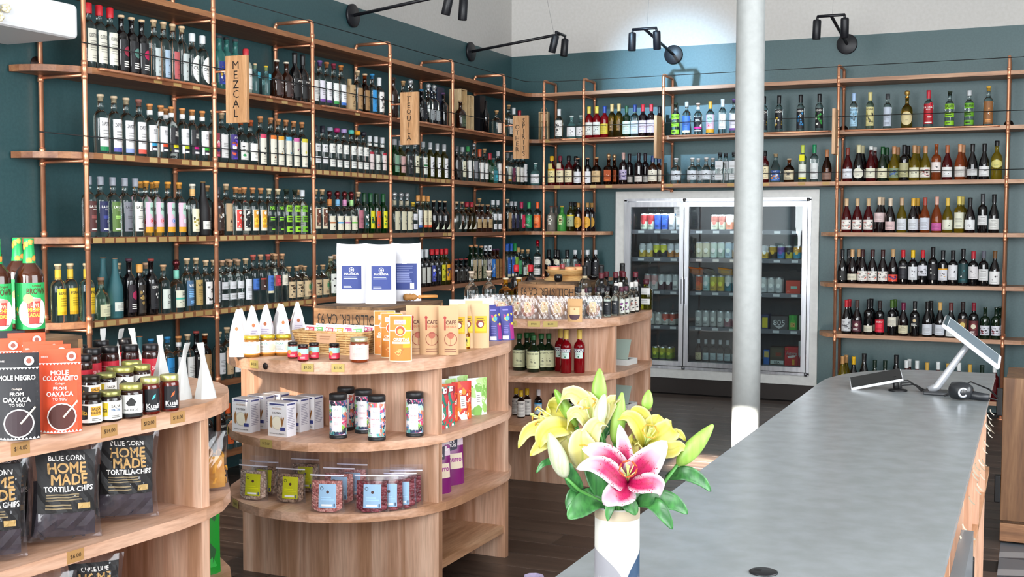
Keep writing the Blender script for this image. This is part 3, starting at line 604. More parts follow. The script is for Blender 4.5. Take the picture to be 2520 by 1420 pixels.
STY = {
 'rw': ('clear', 'std', 0.325, 'wax', 'c0202c', 'W', 'e8e6d6', '444444', 'CUENTACUENTOS', {'z': (0.1, 0.6)}),
 'ru1': ('black', 'std', 0.3, 'cork', 'd3b692', 'R', '1a1a1e', 'a03048', '', {'z': (0.05, 0.58)}),
 'ru2': ('black', 'std', 0.3, 'cork', 'd3b692', 'R', '1a1a1e', '5a8a80', '', {'z': (0.05, 0.58)}),
 'ru3': ('black', 'std', 0.3, 'cork', 'd3b692', 'R', '1a1a1e', 'c02458', '', {'z': (0.05, 0.58)}),
 'sk1': ('clear', 'std', 0.315, 'cork', 'd3b692', 'F', 'b9c4c4', '222', '', {'z': (0.05, 0.52), 'ang': 50}),
 'sk2': ('clear', 'std', 0.315, 'cork', 'd3b692', 'F', '9fb4c8', '444444', '', {'z': (0.05, 0.52), 'ang': 50}),
 'sk3': ('clear', 'std', 0.315, 'cork', 'd3b692', 'F', 'b45a5c', '444444', '', {'z': (0.05, 0.52), 'ang': 50}),
 'cr': ('clear', 'std', 0.29, 'wax', 'd4dade', 'O', 'e6ece8', '444444', 'CRATE', {'z': (0.06, 0.58)}),
 'bt': ('teal', 'slim', 0.31, 'cork', '3a3a3e', 'A', '2f3f96', 'd8b23c', '', {'z': (0.1, 0.52)}),
 'bt2': ('teal', 'slim', 0.31, 'cork', '1d1d20', 'A', '2a6a9a', 'e0c040', '', {'z': (0.1, 0.52)}),
 'rc': ('frost', 'std', 0.27, 'wax', 'c0303a', 'F', 'e8e4e0', '444444', '', {}),
 'tg': ('cyan', 'mini', 0.19, 'cork', 'd2b48c', 'N', 'eeece6', '444444', '', {'tag': '55b4cc', 'z': (0.1, 0.5)}),
 'tg2': ('cyan', 'mini', 0.19, 'cork', 'd8b028', 'N', 'eeece6', '444444', '', {'tag': '58bcd4'}),
 'dc': ('brown', 'wide', 0.245, 'cork', 'd8cdb8', 'F', '3c2c2a', '888', 'MEZCAL', {}),
 'ag': ('black', 'wide', 0.315, 'foil', '141416', 'F', '141416', 'e8e8e8', 'MEZCAL', {'nk': 'd8d038', 'nz': (0.8, 0.92)}),
 'pu1': ('clear', 'std', 0.3, 'cork', '6a4a86', 'B', 'e4e0ec', '7a4aa0', '', {}),
 'pu2': ('clear', 'std', 0.3, 'cork', 'a86838', 'B', 'ecebee', '5a3080', '', {}),
 'pu3': ('clear', 'std', 0.3, 'cork', '8a2a40', 'B', 'eaeeea', '3a9a4a', '', {}),
 'pu4': ('clear', 'std', 0.3, 'cork', 'c07838', 'B', 'eaecf0', '3a70c4', '', {}),
 'ce': ('beige', 'jug', 0.24, 'none', 'b79a72', 'A', 'b79a72', '6a4a2c', '', {'z': (0.1, 0.75)}),
 'kr': ('clear', 'std', 0.29, 'cork', 'd3b692', 'F', 'a5825a', '444444', '', {'z': (0.08, 0.58)}),
 'kr2': ('amber', 'std', 0.28, 'cork', 'd3b692', 'F', '9a7850', '444444', '', {'z': (0.08, 0.58)}),
 'blu': ('clear', 'std', 0.29, 'cork', '2a80b4', 'W', '2f8fd0', '444444', '', {'z': (0.08, 0.6)}),
 'ws': ('clear', 'std', 0.275, 'foil', 'd8dcde', 'A', 'eceae6', '777', '', {'z': (0.1, 0.62)}),
 'db': ('brown', 'std', 0.3, 'cork', '3a2418', 'F', '2c1812', '444444', '', {}),
 'ds': ('black', 'sq', 0.26, 'cork', '2a5a78', 'F', '191b22', '444444', '', {}),
 'cs': ('clear', 'sq', 0.28, 'ball', 'c8ccd0', 'F', 'a8b0b4', '444444', '', {'z': (0.12, 0.4)}),
 'dp': ('black', 'sq', 0.27, 'cork', '54385c', 'N', 'eeece6', '444444', '', {}),
 'bb': ('brown', 'squat', 0.24, 'cork', 'b09070', 'W', '3c4636', '444444', '', {}),
 'cg': ('clear', 'squat', 0.22, 'cork', 'caa070', 'F', 'd6ccc0', '444444', '', {}),
 'cl': ('clear', 'std', 0.29, 'cork', 'caa070', 'W', 'e6e6e2', '444444', '', {}),
 'zp1': ('clear', 'std', 0.3, 'cork', 'c4b094', 'B', 'eceaec', '1f8a55', 'ZAPOTITLAN', {'z': (0.05, 0.6)}),
 'zp2': ('clear', 'std', 0.3, 'cork', 'c4b094', 'B', 'eceaec', '5a58a8', 'ZAPOTITLAN', {'z': (0.05, 0.6)}),
 'zp3': ('clear', 'std', 0.3, 'cork', 'c4b094', 'B', 'eceaec', '93a4d8', 'ZAPOTITLAN', {'z': (0.05, 0.6)}),
 'zp4': ('clear', 'std', 0.3, 'cork', '8a5a50', 'B', 'eceaec', 'e25a4a', 'ZAPOTITLAN', {'z': (0.05, 0.6)}),
 're1': ('clear', 'std', 0.285, 'cork', 'c98850', 'E', 'e4e4e6', '36a6d4', '', {'nk': 'e8e8e8', 'nz': (0.8, 0.88), 'z': (0.12, 0.6)}),
 're2': ('clear', 'std', 0.285, 'cork', 'c98850', 'E', 'e4e4e6', 'e2532c', '', {'nk': 'e8e8e8', 'nz': (0.8, 0.88), 'z': (0.12, 0.6)}),
 're3': ('clear', 'std', 0.285, 'cork', 'c98850', 'E', '1c1c20', 'e0d414', '', {'nk': 'e8e8e8', 'nz': (0.8, 0.88), 'z': (0.12, 0.6)}),
 're4': ('clear', 'std', 0.285, 'cork', 'c98850', 'E', 'e4e4e6', 'c6d21c', '', {'nk': 'e8e8e8', 'nz': (0.8, 0.88), 'z': (0.12, 0.6)}),
 're5': ('clear', 'std', 0.285, 'cork', 'c98850', 'E', '1c1c20', 'd01c86', '', {'nk': 'e8e8e8', 'nz': (0.8, 0.88), 'z': (0.12, 0.6)}),
 're6': ('clear', 'std', 0.285, 'cork', 'c98850', 'E', 'e4e4e6', '3cb83a', '', {'nk': 'e8e8e8', 'nz': (0.8, 0.88), 'z': (0.12, 0.6)}),
 'ji': ('clear', 'std', 0.29, 'cork', 'c05a2c', 'A', '3a2a78', 'e25c3a', 'JICARA', {'z': (0.08, 0.58)}),
 'pa': ('clear', 'wide', 0.27, 'cork', 'c4602c', 'A', 'eceae4', '3a9a5a', '', {}),
 'pa2': ('clear', 'wide', 0.27, 'cork', 'c86030', 'F', 'eceae4', 'e28a30', '', {}),
 'wl': ('clear', 'std', 0.29, 'cork', 'd3b692', 'W', 'e6e6e4', '444444', '', {}),
 'mul': ('clear', 'std', 0.3, 'cork', 'd3b692', 'A', 'a44454', '4450a0', '', {}),
 'cu1': ('clear', 'std', 0.3, 'cork', 'c88a58', 'T', 'e2dece', 'd8486a', '', {'z': (0.04, 0.64)}),
 'cu2': ('clear', 'std', 0.3, 'cork', 'c88a58', 'T', 'e2dece', 'e0782c', '', {'z': (0.04, 0.64)}),
 'cu3': ('clear', 'std', 0.3, 'cork', 'c88a58', 'T', 'e2dece', 'e2a22c', '', {'z': (0.04, 0.64)}),
 'cu4': ('clear', 'std', 0.3, 'cork', 'c88a58', 'T', 'e2dece', '58a8d0', '', {'z': (0.04, 0.64)}),
 'cu5': ('clear', 'std', 0.3, 'cork', 'c88a58', 'T', 'e2dece', 'd46aa8', '', {'z': (0.04, 0.64)}),
 'cu6': ('clear', 'std', 0.3, 'cork', 'c88a58', 'T', 'e2dece', 'd2c83c', '', {'z': (0.04, 0.64)}),
 'la1': ('clear', 'std', 0.295, 'blob', '8a94a4', 'D', 'e6e6e0', '444444', 'LAN', {'z': (0.1, 0.62)}),
 'la2': ('clear', 'std', 0.295, 'blob', 'a82068', 'D', 'e6e6e0', '444444', 'LAN', {'z': (0.1, 0.62)}),
 'la3': ('clear', 'std', 0.295, 'blob', 'a892c4', 'D', 'e6e6e0', '444444', 'LAN', {'z': (0.1, 0.62)}),
 'la4': ('clear', 'std', 0.295, 'blob', '4ab0a4', 'D', 'e6e6e0', '444444', 'LAN', {'z': (0.1, 0.62)}),
 'la5': ('clear', 'std', 0.295, 'blob', 'dc9a24', 'D', 'e6e6e0', '444444', 'LAN', {'z': (0.1, 0.62)}),
 'la6': ('clear', 'std', 0.295, 'blob', '1c1c28', 'D', 'e6e6e0', '444444', 'LAN', {'z': (0.1, 0.62)}),
 'an': ('clear', 'std', 0.295, 'screw', '1c1c2a', 'D', 'e4e4e6', '444444', 'ANCHO', {'z': (0.16, 0.58)}),
 'pk1': ('clear', 'slim', 0.27, 'screw', 'c8ccd0', 'T', 'e2d2d0', 'a82438', '', {'nk': 'e4e4e0', 'nz': (0.73, 0.8)}),
 'pk2': ('clear', 'slim', 0.27, 'screw', 'c8ccd0', 'T', 'dadcd4', '1c1c1e', '', {'nk': 'e4e4e0', 'nz': (0.73, 0.8)}),
 'gf': ('green', 'std', 0.27, 'screw', 'b8bcc0', 'F', '7ca48a', '444444', '', {}),
 'pf': ('olive', 'std', 0.265, 'screw', 'b8bcc0', 'F', 'c8a09c', '444444', '', {}),
 'dk': ('clear', 'std', 0.28, 'screw', '9aa0a4', 'A', '26262a', '8a8a8a', '', {'z': (0.08, 0.56)}),
 'cm': ('clear', 'slim', 0.28, 'screw', '9aa0a4', 'A', 'e0dcc0', '4a4a3a', '', {}),
 'gr': ('clear', 'std', 0.28, 'screw', '9aa0a4', 'M', 'd8dcd4', '1d6a38', '', {}),
 'pw': ('olive', 'slim', 0.28, 'screw', 'a8acb0', 'A', 'e6e6e8', '55555a', '', {'nk': 'e0e0e0', 'nz': (0.8, 0.88), 'z': (0.06, 0.6)}),
 'bk': ('black', 'std', 0.28, 'screw', '55585c', 'F', '2a2c2e', '444444', '', {}),
 'gw': ('clear', 'std', 0.29, 'screw', '2a8a4a', 'F', 'e2e2de', '444444', '', {'z': (0.1, 0.6)}),
 'gg': ('clear', 'std', 0.29, 'ball', '8a8c90', 'F', '7c7e84', '444444', '', {'z': (0.1, 0.6)}),
 'go': ('clear', 'std', 0.28, 'foil', 'b84a24', 'F', 'e2e2de', '444444', '', {'z': (0.1, 0.6)}),
 'rg': ('green', 'std', 0.26, 'foil', 'a02434', 'A', '3a5a48', 'c8ccc0', '', {}),
 'tl': ('teal', 'squat', 0.22, 'cork', '6a6a6a', 'W', '2d7f8e', '444444', '', {}),
 'ww': ('clear', 'slim', 0.285, 'screw', 'b0b4b8', 'W', 'e4e4e2', '444444', '', {'z': (0.08, 0.62)}),
 'gy': ('clear', 'std', 0.28, 'screw', '8a9094', 'B', 'd2d6c4', 'b08030', '', {}),
 'mu': ('clear', 'std', 0.27, 'screw', '707478', 'A', '6a2a48', 'b05a3a', '', {}),
 'ivy': ('clear', 'std', 0.29, 'screw', '9a9ea2', 'F', 'e2dec8', '222', '', {}),
 'vv': ('clear', 'std', 0.3, 'screw', 'b0b4b8', 'F', 'e8e8ea', '444444', 'V', {'z': (0.12, 0.66)}),
 'wq': ('cyan', 'squat', 0.21, 'cork', 'cfd8d8', 'F', 'e6e8ea', '444444', '', {}),
 'rm1': ('pinkred', 'std', 0.27, 'wax', 'd6a818', 'T', 'e8dca0', 'd2a41c', 'RUM', {'tag': 'd8cc78'}),
 'rm2': ('pinkred', 'std', 0.27, 'wax', '6a1c30', 'T', 'e4d8b4', 'a0404c', 'RUM', {'tag': 'cfc6b0'}),
 'rm3': ('pinkred', 'std', 0.27, 'wax', '141416', 'T', 'e6dab4', '3c2c20', 'RUM', {}),
 'bw': ('black', 'std', 0.245, 'cork', 'c8906c', 'F', 'dcdee4', '444444', '', {'z': (0.08, 0.5)}),
 'wk': ('amber', 'squat', 0.25, 'cork', 'b08a60', 'W', 'd8b98a', '444444', 'RYE', {}),
 'wsq': ('amber', 'sq', 0.24, 'ball', 'caa27a', 'F', 'a84a1c', '444444', '', {}),
 'po': ('wine', 'bord', 0.285, 'foil', 'b08a80', 'A', 'b6aac8', '4a3a86', '', {}),
 'br': ('wine', 'bord', 0.28, 'foil', '26181c', 'W', 'd8d2cc', '444444', '', {'z': (0.08, 0.26)}),
 'bx': ('brown', 'squat', 0.25, 'foil', '23305a', 'F', 'dcd6c6', '444444', 'A', {}),
 'mb': ('clear', 'std', 0.285, 'cork', '1d2a1a', 'X', '8cc828', '1c2410', 'MALBIEN', {'z': (0.04, 0.66)}),
 'mbk': ('clear', 'std', 0.285, 'cork', 'd8c4a0', 'X', '16211a', '8cd83a', 'MALBIEN', {'z': (0.04, 0.66)}),
 'mb2': ('clear', 'std', 0.285, 'screw', 'c8ccd0', 'X', '6cae28', '1c2410', 'MALBIEN', {'z': (0.04, 0.66)}),
 'bc': ('clear', 'std', 0.29, 'screw', 'b0b4b8', 'B', '3f68b4', 'e0d4b4', '', {'z': (0.08, 0.58)}),
 'bp': ('clear', 'std', 0.275, 'cork', 'd8b8a8', 'E', '1c1c20', 'd01c86', '', {'nk': 'e8e8e8'}),
 'ne': ('clear', 'std', 0.285, 'foil', 'd29a3c', 'K', 'c84a6a', '444444', '', {'z': (0.06, 0.6)}),
 'wm': ('clear', 'slim', 0.3, 'foil', 'c8ccd0', 'F', 'e2e0dc', '444444', '', {'z': (0.14, 0.58)}),
 'ko1': ('clear', 'slim', 0.31, 'foil', '141418', 'A', '17181c', 'd8b83c', 'KOCH', {'z': (0.08, 0.62)}),
 'ko2': ('clear', 'slim', 0.31, 'foil', '141418', 'A', '17181c', '2f8fd0', 'KOCH', {'z': (0.08, 0.62)}),
 'ko3': ('clear', 'slim', 0.31, 'foil', '141418', 'A', '17181c', '3fae4a', 'KOCH', {'z': (0.08, 0.62)}),
 'nb': ('clear', 'slim', 0.305, 'foil', '9ab8dc', 'A', '9cc4dc', '6fa0c0', 'AGAVE', {'z': (0.1, 0.6)}),
 'nc': ('pale', 'slim', 0.305, 'foil', 'ccc080', 'A', 'd0c88c', 'a09850', 'AGAVE', {'z': (0.1, 0.6)}),
 'ns': ('clear', 'slim', 0.285, 'screw', '3a3c40', 'W', 'b9c4d4', '444444', '', {'z': (0.08, 0.62)}),
 'sg': ('gold', 'squat', 0.27, 'ball', 'c8a45c', 'O', 'd8c898', '444444', '', {}),
 'lr': ('clear', 'std', 0.3, 'foil', 'b82838', 'L', 'a81c28', '444444', '', {'z': (0.1, 0.64)}),
 'wk2': ('clear', 'std', 0.31, 'cork', 'd8a83c', 'F', '8a5c34', '444444', '', {'z': (0.05, 0.62)}),
 'luA': ('clear', 'std', 0.305, 'screw', '8e929c', 'L', '5a3230', '444444', '', {'z': (0.09, 0.59)}),
 'luB': ('clear', 'std', 0.305, 'screw', '8e929c', 'L', '262c58', '444444', '', {'z': (0.09, 0.59)}),
 'luC': ('clear', 'std', 0.305, 'screw', '8e929c', 'L', '5d7a3e', '444444', '', {'z': (0.09, 0.59)}),
 'luD': ('clear', 'std', 0.305, 'screw', '8e929c', 'L', '74757e', '444444', '', {'z': (0.09, 0.59)}),
 'luE': ('clear', 'std', 0.305, 'screw', '8e929c', 'L', 'e2e0d6', '444444', '', {'z': (0.09, 0.59)}),
 'neA': ('clear', 'std', 0.295, 'cork', 'd8963c', 'K', 'e0505a', '444444', '', {'z': (0.07, 0.62)}),
 'neB': ('clear', 'std', 0.295, 'cork', 'd8963c', 'K', 'd8424e', '444444', '', {'z': (0.07, 0.62)}),
 'neC': ('clear', 'std', 0.295, 'cork', 'd8963c', 'K', '4a80d0', '444444', '', {'z': (0.07, 0.62)}),
 'neD': ('clear', 'std', 0.295, 'cork', 'd8963c', 'K', 'd8e0e4', '444444', '', {'z': (0.07, 0.62)}),
 'py': ('clear', 'std', 0.29, 'cork', 'e0d8c8', 'A', 'ece4c0', 'e0c83c', '', {'nk': 'd8a868', 'nz': (0.77, 0.9), 'z': (0.08, 0.52)}),
 'bz': ('blackmatte', 'cone', 0.305, 'cork', 'c89858', 'W', 'dcdcd4', '444444', 'BOZAL', {'z': (0.12, 0.27)}),
 'bp1': ('brown', 'std', 0.28, 'screw', '3c3c40', 'A', '33221c', '8a6a4a', '', {}),
 'kb': ('clear', 'std', 0.3, 'cork', 'd3b692', 'F', 'c0a27c', '444444', '', {'z': (0.08, 0.62)}),
 'p1': ('clear', 'std', 0.285, 'cork', 'd0905c', 'P', 'd9d6cc', 'e0453c', '', {'z': (0.09, 0.54)}),
 'p2': ('clear', 'std', 0.285, 'cork', 'd0905c', 'P', 'd9d6cc', '222226', '', {'z': (0.09, 0.54)}),
 'p3': ('clear', 'std', 0.285, 'cork', 'd0905c', 'P', 'e0dac8', 'd89a2c', '', {'z': (0.09, 0.54)}),
 'cb': ('clear', 'std', 0.295, 'cork', 'd2ae84', 'P', 'd8cdb2', '6a4030', '', {'z': (0.12, 0.58)}),
 'd1': ('clear', 'wide', 0.25, 'ball', '6a2a2c', 'M', 'e2dcc6', 'b06428', '', {'nk': 'd88a44', 'nz': (0.76, 0.93)}),
 'd2': ('clear', 'wide', 0.25, 'ball', '6a2a2c', 'M', 'e2dcc6', '4a9ad4', '', {'nk': '7ab4dc', 'nz': (0.76, 0.93)}),
 'd3': ('clear', 'wide', 0.25, 'ball', '6a2a2c', 'M', 'e2dcc6', 'b05a94', '', {'nk': 'd08ab4', 'nz': (0.76, 0.93)}),
 'd4': ('clear', 'wide', 0.25, 'ball', '6a2a2c', 'M', 'e2dcc6', '6cc048', '', {'nk': 'a4d88c', 'nz': (0.76, 0.93)}),
 'pp': ('clear', 'std', 0.29, 'cork', 'd3b692', 'W', 'b06a78', '444444', '', {'z': (0.12, 0.56)}),
 'dg1': ('dkgreen', 'slim', 0.285, 'foil', '123d22', 'A', '26403c', '3a8ac8', '', {'z': (0.12, 0.56)}),
 'dg2': ('green', 'slim', 0.285, 'foil', '14502a', 'A', 'd8d01c', '2c6a30', '', {'z': (0.12, 0.56)}),
 'dg3': ('dkgreen', 'slim', 0.285, 'foil', '12301c', 'A', 'd8582c', '3a6ac0', '', {'z': (0.12, 0.56)}),
 'dg4': ('green', 'slim', 0.285, 'foil', '14502a', 'A', 'dcd820', '4aa838', '', {'z': (0.12, 0.56)}),
 'fo': ('clear', 'wide', 0.265, 'ball', 'b8bcc0', 'H', 'd6d0b4', '444444', '', {'nk': 'b0a890', 'nz': (0.78, 0.9), 'z': (0.08, 0.6)}),
 'sw': ('clear', 'std', 0.23, 'cork', 'd8b43c', 'D', 'dcdce2', '444444', '', {'z': (0.12, 0.62)}),
 'wb': ('clear', 'slim', 0.285, 'screw', 'c88c4c', 'B', 'e0e4e8', '3a64b0', '', {'z': (0.14, 0.6)}),
 'co': ('pale', 'slim', 0.285, 'screw', 'c88c4c', 'B', 'e2d8b4', 'd8542c', '', {'z': (0.14, 0.6)}),
 'cz': ('black', 'wide', 0.25, 'big', 'd2b48e', 'Z', 'd8e0c8', '444444', '', {'z': (0.1, 0.55)}),
 'cz2': ('clear', 'wide', 0.25, 'big', 'cfae88', 'Z', 'dcdcd0', '444444', '', {'z': (0.1, 0.62)}),
 'az': ('gold', 'wide', 0.25, 'wax', 'a02434', 'Z', 'dcd8c4', '444444', '', {'z': (0.1, 0.62)}),
 'bs': ('brown', 'squat', 0.235, 'cork', '9a7a58', 'W', 'b0946a', '444444', '', {'z': (0.14, 0.46)}),
 'w2': ('clear', 'std', 0.275, 'screw', 'c4c8cc', 'D', 'e4e6ea', '444444', '', {'z': (0.08, 0.56)}),
 'nv': ('black', 'std', 0.27, 'screw', 'b0b4ba', 'F', '2a2c48', '444444', '', {}),
 'crm': ('clear', 'std', 0.27, 'foil', 'b82454', 'R', 'c02048', 'e05a78', '', {'z': (0.12, 0.56)}),
 'grn': ('clear', 'std', 0.27, 'foil', '249a58', 'R', '1f8a54', '58b888', '', {'z': (0.12, 0.56)}),
 'orn': ('clear', 'std', 0.27, 'foil', 'e8602c', 'R', 'ee6828', 'f49a60', '', {'z': (0.12, 0.56)}),
 'gs': ('greymatte', 'squat', 0.235, 'cork', '5a3a30', 'Y', 'dcdcd0', '6d665f', '', {'z': (0.22, 0.66), 'ang': 40}),
 'es': ('greenmatte', 'squat', 0.235, 'cork', 'b8963c', 'Y', 'cfe0a0', '5a4a24', '', {'z': (0.22, 0.66), 'ang': 40}),
 'ol': ('olive', 'std', 0.27, 'screw', '1c1c1e', 'T', '9aa884', 'dcc824', '', {'z': (0.16, 0.56)}),
 'yl': ('wine', 'std', 0.26, 'screw', 'a07840', 'O', 'd8a030', '444444', 'V', {'z': (0.12, 0.52)}),
 'yy': ('clear', 'std', 0.29, 'cork', 'dcc29c', 'B', 'e8c42c', 'd8a818', 'ESPADIN', {'nk': 'dcb838', 'nz': (0.73, 0.9), 'z': (0.13, 0.58)}),
 'jg': ('pale', 'jug', 0.215, 'cork', '8a6a58', 'W', 'dcdcb8', '444444', 'ANCHO', {'z': (0.08, 0.36)}),
 'tm': ('tealmatte', 'cone', 0.31, 'cork', 'd08a5c', 'W', 'd8dcd4', '444444', 'BOZAL', {'z': (0.12, 0.27)}),
 'dpu': ('black', 'std', 0.305, 'cork', '4a2a38', 'R', '231a22', 'b0305a', '', {'z': (0.08, 0.55)}),
 'gp': ('black', 'slim', 0.275, 'wax', 'd89a4c', 'A', '2c2620', 'd8b060', '', {'z': (0.05, 0.6)}),
 'dm': ('black', 'std', 0.3, 'cork', '8a3a34', 'F', '1c1c20', '444444', 'ESPADIN', {}),
 'am': ('clear', 'std', 0.265, 'cork', 'c8a07a', 'H', 'd4dcd4', '444444', '', {'z': (0.1, 0.5)}),
 'dt': ('clear', 'wide', 0.25, 'ball', '5a2428', 'M', 'dcdcc8', '4ab09c', '', {'nk': '7ac0ac', 'nz': (0.74, 0.92)}),
 'va': ('clear', 'std', 0.295, 'cork', 'd3b692', 'W', '4a6a8a', '444444', 'VAGO', {'z': (0.1, 0.58)}),
 'vt': ('clear', 'std', 0.295, 'cork', 'd3b692', 'W', 'b89a5c', '444444', 'VAGO', {'z': (0.1, 0.58)}),
 'wi': ('clear', 'std', 0.28, 'cork', 'd3b692', 'A', 'e4e4e2', '3a3030', '', {'z': (0.1, 0.56)}),
 'dw': ('clear', 'std', 0.275, 'cork', 'c8a282', 'D', 'dcdee2', '444444', '', {'z': (0.16, 0.54)}),
 'lw': ('clear', 'std', 0.28, 'cork', 'd3b692', 'W', 'e0e2e6', '444444', '', {'z': (0.12, 0.56)}),
 't1': ('clear', 'std', 0.3, 'cork', 'b0584c', 'B', '3f70c0', '2a3f78', 'TOSBA', {'z': (0.28, 0.52)}),
 't2': ('clear', 'std', 0.3, 'cork', 'c89a74', 'T', '3a2420', 'a83a2c', '', {'z': (0.28, 0.52)}),
 't3': ('clear', 'std', 0.3, 'cork', 'b0584c', 'B', '3f70c0', 'e0d8b4', 'TOSBA', {'z': (0.2, 0.56)}),
 't4': ('clear', 'std', 0.3, 'cork', 'c89a74', 'W', 'a82c3c', '444444', 'TOSBA', {'z': (0.34, 0.56)}),
 't5': ('clear', 'std', 0.3, 'cork', 'c89a74', 'W', 'dcd6c4', '444444', '', {'z': (0.34, 0.56)}),
 'kq': ('clear', 'wide', 0.215, 'cork', 'c8a078', 'A', 'c8b08a', '4a3a2a', '', {'z': (0.08, 0.56)}),
 'kq2': ('clear', 'wide', 0.215, 'cork', 'c8a078', 'R', 'c8b08a', '3a8a5c', '', {'z': (0.08, 0.56)}),
 'wj': ('pale', 'wide', 0.27, 'cork', 'd0c0b0', 'A', 'dadcd4', '2c2c2c', '', {'z': (0.08, 0.56)}),
 'gl': ('black', 'std', 0.29, 'foil', 'c4c8cc', 'F', 'c4c4bc', '444444', '', {'z': (0.1, 0.52)}),
 'pb': ('black', 'std', 0.29, 'wax', 'c01c28', 'A', '343c88', 'e0e0e0', '', {'z': (0.12, 0.56)}),
 'pk': ('black', 'std', 0.29, 'wax', 'c01c28', 'A', '1c2030', 'a8b4c0', '', {'z': (0.12, 0.56)}),
 'pyl': ('olive', 'std', 0.29, 'wax', 'c01c28', 'A', 'cfc824', '3a7a3a', '', {'z': (0.12, 0.56)}),
 'por': ('olive', 'std', 0.29, 'wax', 'c01c28', 'A', 'e0a01c', '3a4a8a', '', {'z': (0.12, 0.56)}),
 'sr': ('black', 'squat', 0.2, 'cork', '8a3434', 'F', '26221e', '444444', '', {}),
 'ov': ('dkgreen', 'sq', 0.31, 'cork', 'c48a60', 'A', 'cbb894', '6a4028', '', {'z': (0.08, 0.6)}),
 'ov2': ('dkgreen', 'sq', 0.3, 'cork', 'c8906a', 'A', 'a8a88c', '3c4a38', '', {'z': (0.08, 0.6)}),
 'osv': ('black', 'sq', 0.3, 'screw', 'c8ccd0', 'A', 'b8b4c0', '44444c', '', {'z': (0.08, 0.6)}),
 'obl': ('black', 'sq', 0.3, 'screw', 'd8dce0', 'A', '2f7fd8', 'dce8f4', '', {'z': (0.08, 0.6)}),
 'okf': ('brown', 'sq', 0.27, 'cork', '4a2040', 'W', '9a7448', '444444', '', {'z': (0.05, 0.66)}),
 'bl2': ('clear', 'slim', 0.31, 'foil', '2458b0', 'B', '2a58a8', 'dcd4b4', '', {'z': (0.05, 0.6)}),
 'gl2': ('clear', 'slim', 0.31, 'foil', '1f8a4a', 'B', '7fae34', 'c8c468', '', {'z': (0.05, 0.6)}),
 'gm2': ('clear', 'std', 0.27, 'screw', 'c8a060', 'W', '4aa06c', '444444', '', {}),
 'sqw': ('clear', 'squat', 0.25, 'cork', 'd2a878', 'W', 'c8d0cc', '444444', '', {'z': (0.06, 0.36)}),
 'wd': ('clear', 'jug', 0.25, 'cork', 'd2a878', 'B', 'dcd0a8', 'c8b84c', '', {'z': (0.06, 0.42)}),
 'rb': ('clear', 'std', 0.3, 'ball', 'b82030', 'D', 'e2e0de', '444444', 'AMARO', {'z': (0.06, 0.62)}),
 'dkb': ('black', 'squat', 0.25, 'foil', '141416', 'O', 'd8d4c0', '444444', '', {'z': (0.45, 0.66), 'ang': 40}),
 'dks': ('black', 'std', 0.25, 'screw', 'c8ccd0', 'F', '222226', '444444', '', {}),
 'v_rw': ('pinkred', 'burg', 0.28, 'foil', '7a3a30', 'F', 'd8dce4', '2a4a88', '', {}),
 'v_ch': ('black', 'champ', 0.3, 'foil', 'c8c29a', 'O', 'e2e0d0', '444444', '', {}),
 'v_rb': ('pinkred', 'burg', 0.285, 'screw', 'd8dcdc', 'F', 'd9d8c4', '4a6a4a', '', {}),
 'v_dk': ('dkgreen', 'burg', 0.28, 'foil', '0f4a24', 'F', 'd6d2b4', '444444', '', {}),
 'v_am': ('yellow', 'burg', 0.28, 'foil', 'b8845c', 'A', '7a8a6a', '4a6aa0', '', {}),
 'v_bb': ('black', 'bord', 0.29, 'foil', '17171a', 'F', 'a8a47c', '444444', '', {'z': (0.1, 0.5)}),
 'v_gy': ('yellow', 'burg', 0.285, 'foil', 'b88a60', 'F', 'd6d4bc', '444444', '', {}),
 'v_gc': ('yellow', 'burg', 0.28, 'foil', 'b8845c', 'A', 'e2dcd4', 'd03c3c', '', {}),
 'v_ro': ('rose', 'bord', 0.29, 'cork', 'e0d0c0', 'F', 'e0d6d2', '444444', '', {'z': (0.22, 0.5)}),
 'v_rd': ('pinkred', 'burg', 0.28, 'foil', 'a8603c', 'F', 'dcdcdc', '222', '', {}),
 'v_or': ('rose', 'burg', 0.285, 'foil', 'c89068', 'W', 'dcd6d0', '444444', '', {}),
 'v_bk': ('black', 'burg', 0.285, 'foil', '1a1a1c', 'W', 'd8d8d8', '444444', '', {'z': (0.12, 0.3)}),
 'v_by': ('black', 'burg', 0.285, 'foil', '1a1a1c', 'F', 'dcdcdc', 'd8a42c', '', {}),
 'v_ye': ('yellow', 'wide', 0.305, 'shortfoil', '17171a', 'O', 'd0c878', '444444', '', {'z': (0.3, 0.5)}),
 'v_go': ('pinkred', 'burg', 0.28, 'foil', 'c8a880', 'A', 'e6e2dc', 'd8482c', 'Gulp', {}),
 'v_dg': ('wine', 'burg', 0.28, 'foil', '3a1c1c', 'A', 'e6e2dc', 'd8482c', 'Gulp', {}),
 'v_pk': ('wine', 'burg', 0.29, 'foil', 'd4bca0', 'W', 'd8c0c0', '444444', '', {'z': (0.3, 0.56)}),
 'v_lp': ('wine', 'burg', 0.28, 'foil', 'd8c4ac', 'W', 'd9bcbc', '444444', '', {'z': (0.08, 0.32)}),
 'v_yw': ('yellow', 'burg', 0.285, 'foil', 'b89878', 'W', 'd2d6dc', '444444', '', {'z': (0.08, 0.4)}),
 'v_dw': ('wine', 'burg', 0.28, 'foil', 'd8a83c', 'W', 'd2d6dc', '444444', '', {'z': (0.08, 0.4)}),
 'v_ow': ('rose', 'burg', 0.285, 'foil', 'a04438', 'W', 'd0d4e0', '444444', '', {'z': (0.08, 0.42)}),
 'v_mg': ('rose', 'burg', 0.29, 'foil', 'd0a090', 'W', 'c45a9c', '444444', 'W', {'z': (0.06, 0.27)}),
 'v_y2': ('yellow', 'burg', 0.28, 'foil', 'd8b44c', 'F', 'd8dac8', '444444', '', {}),
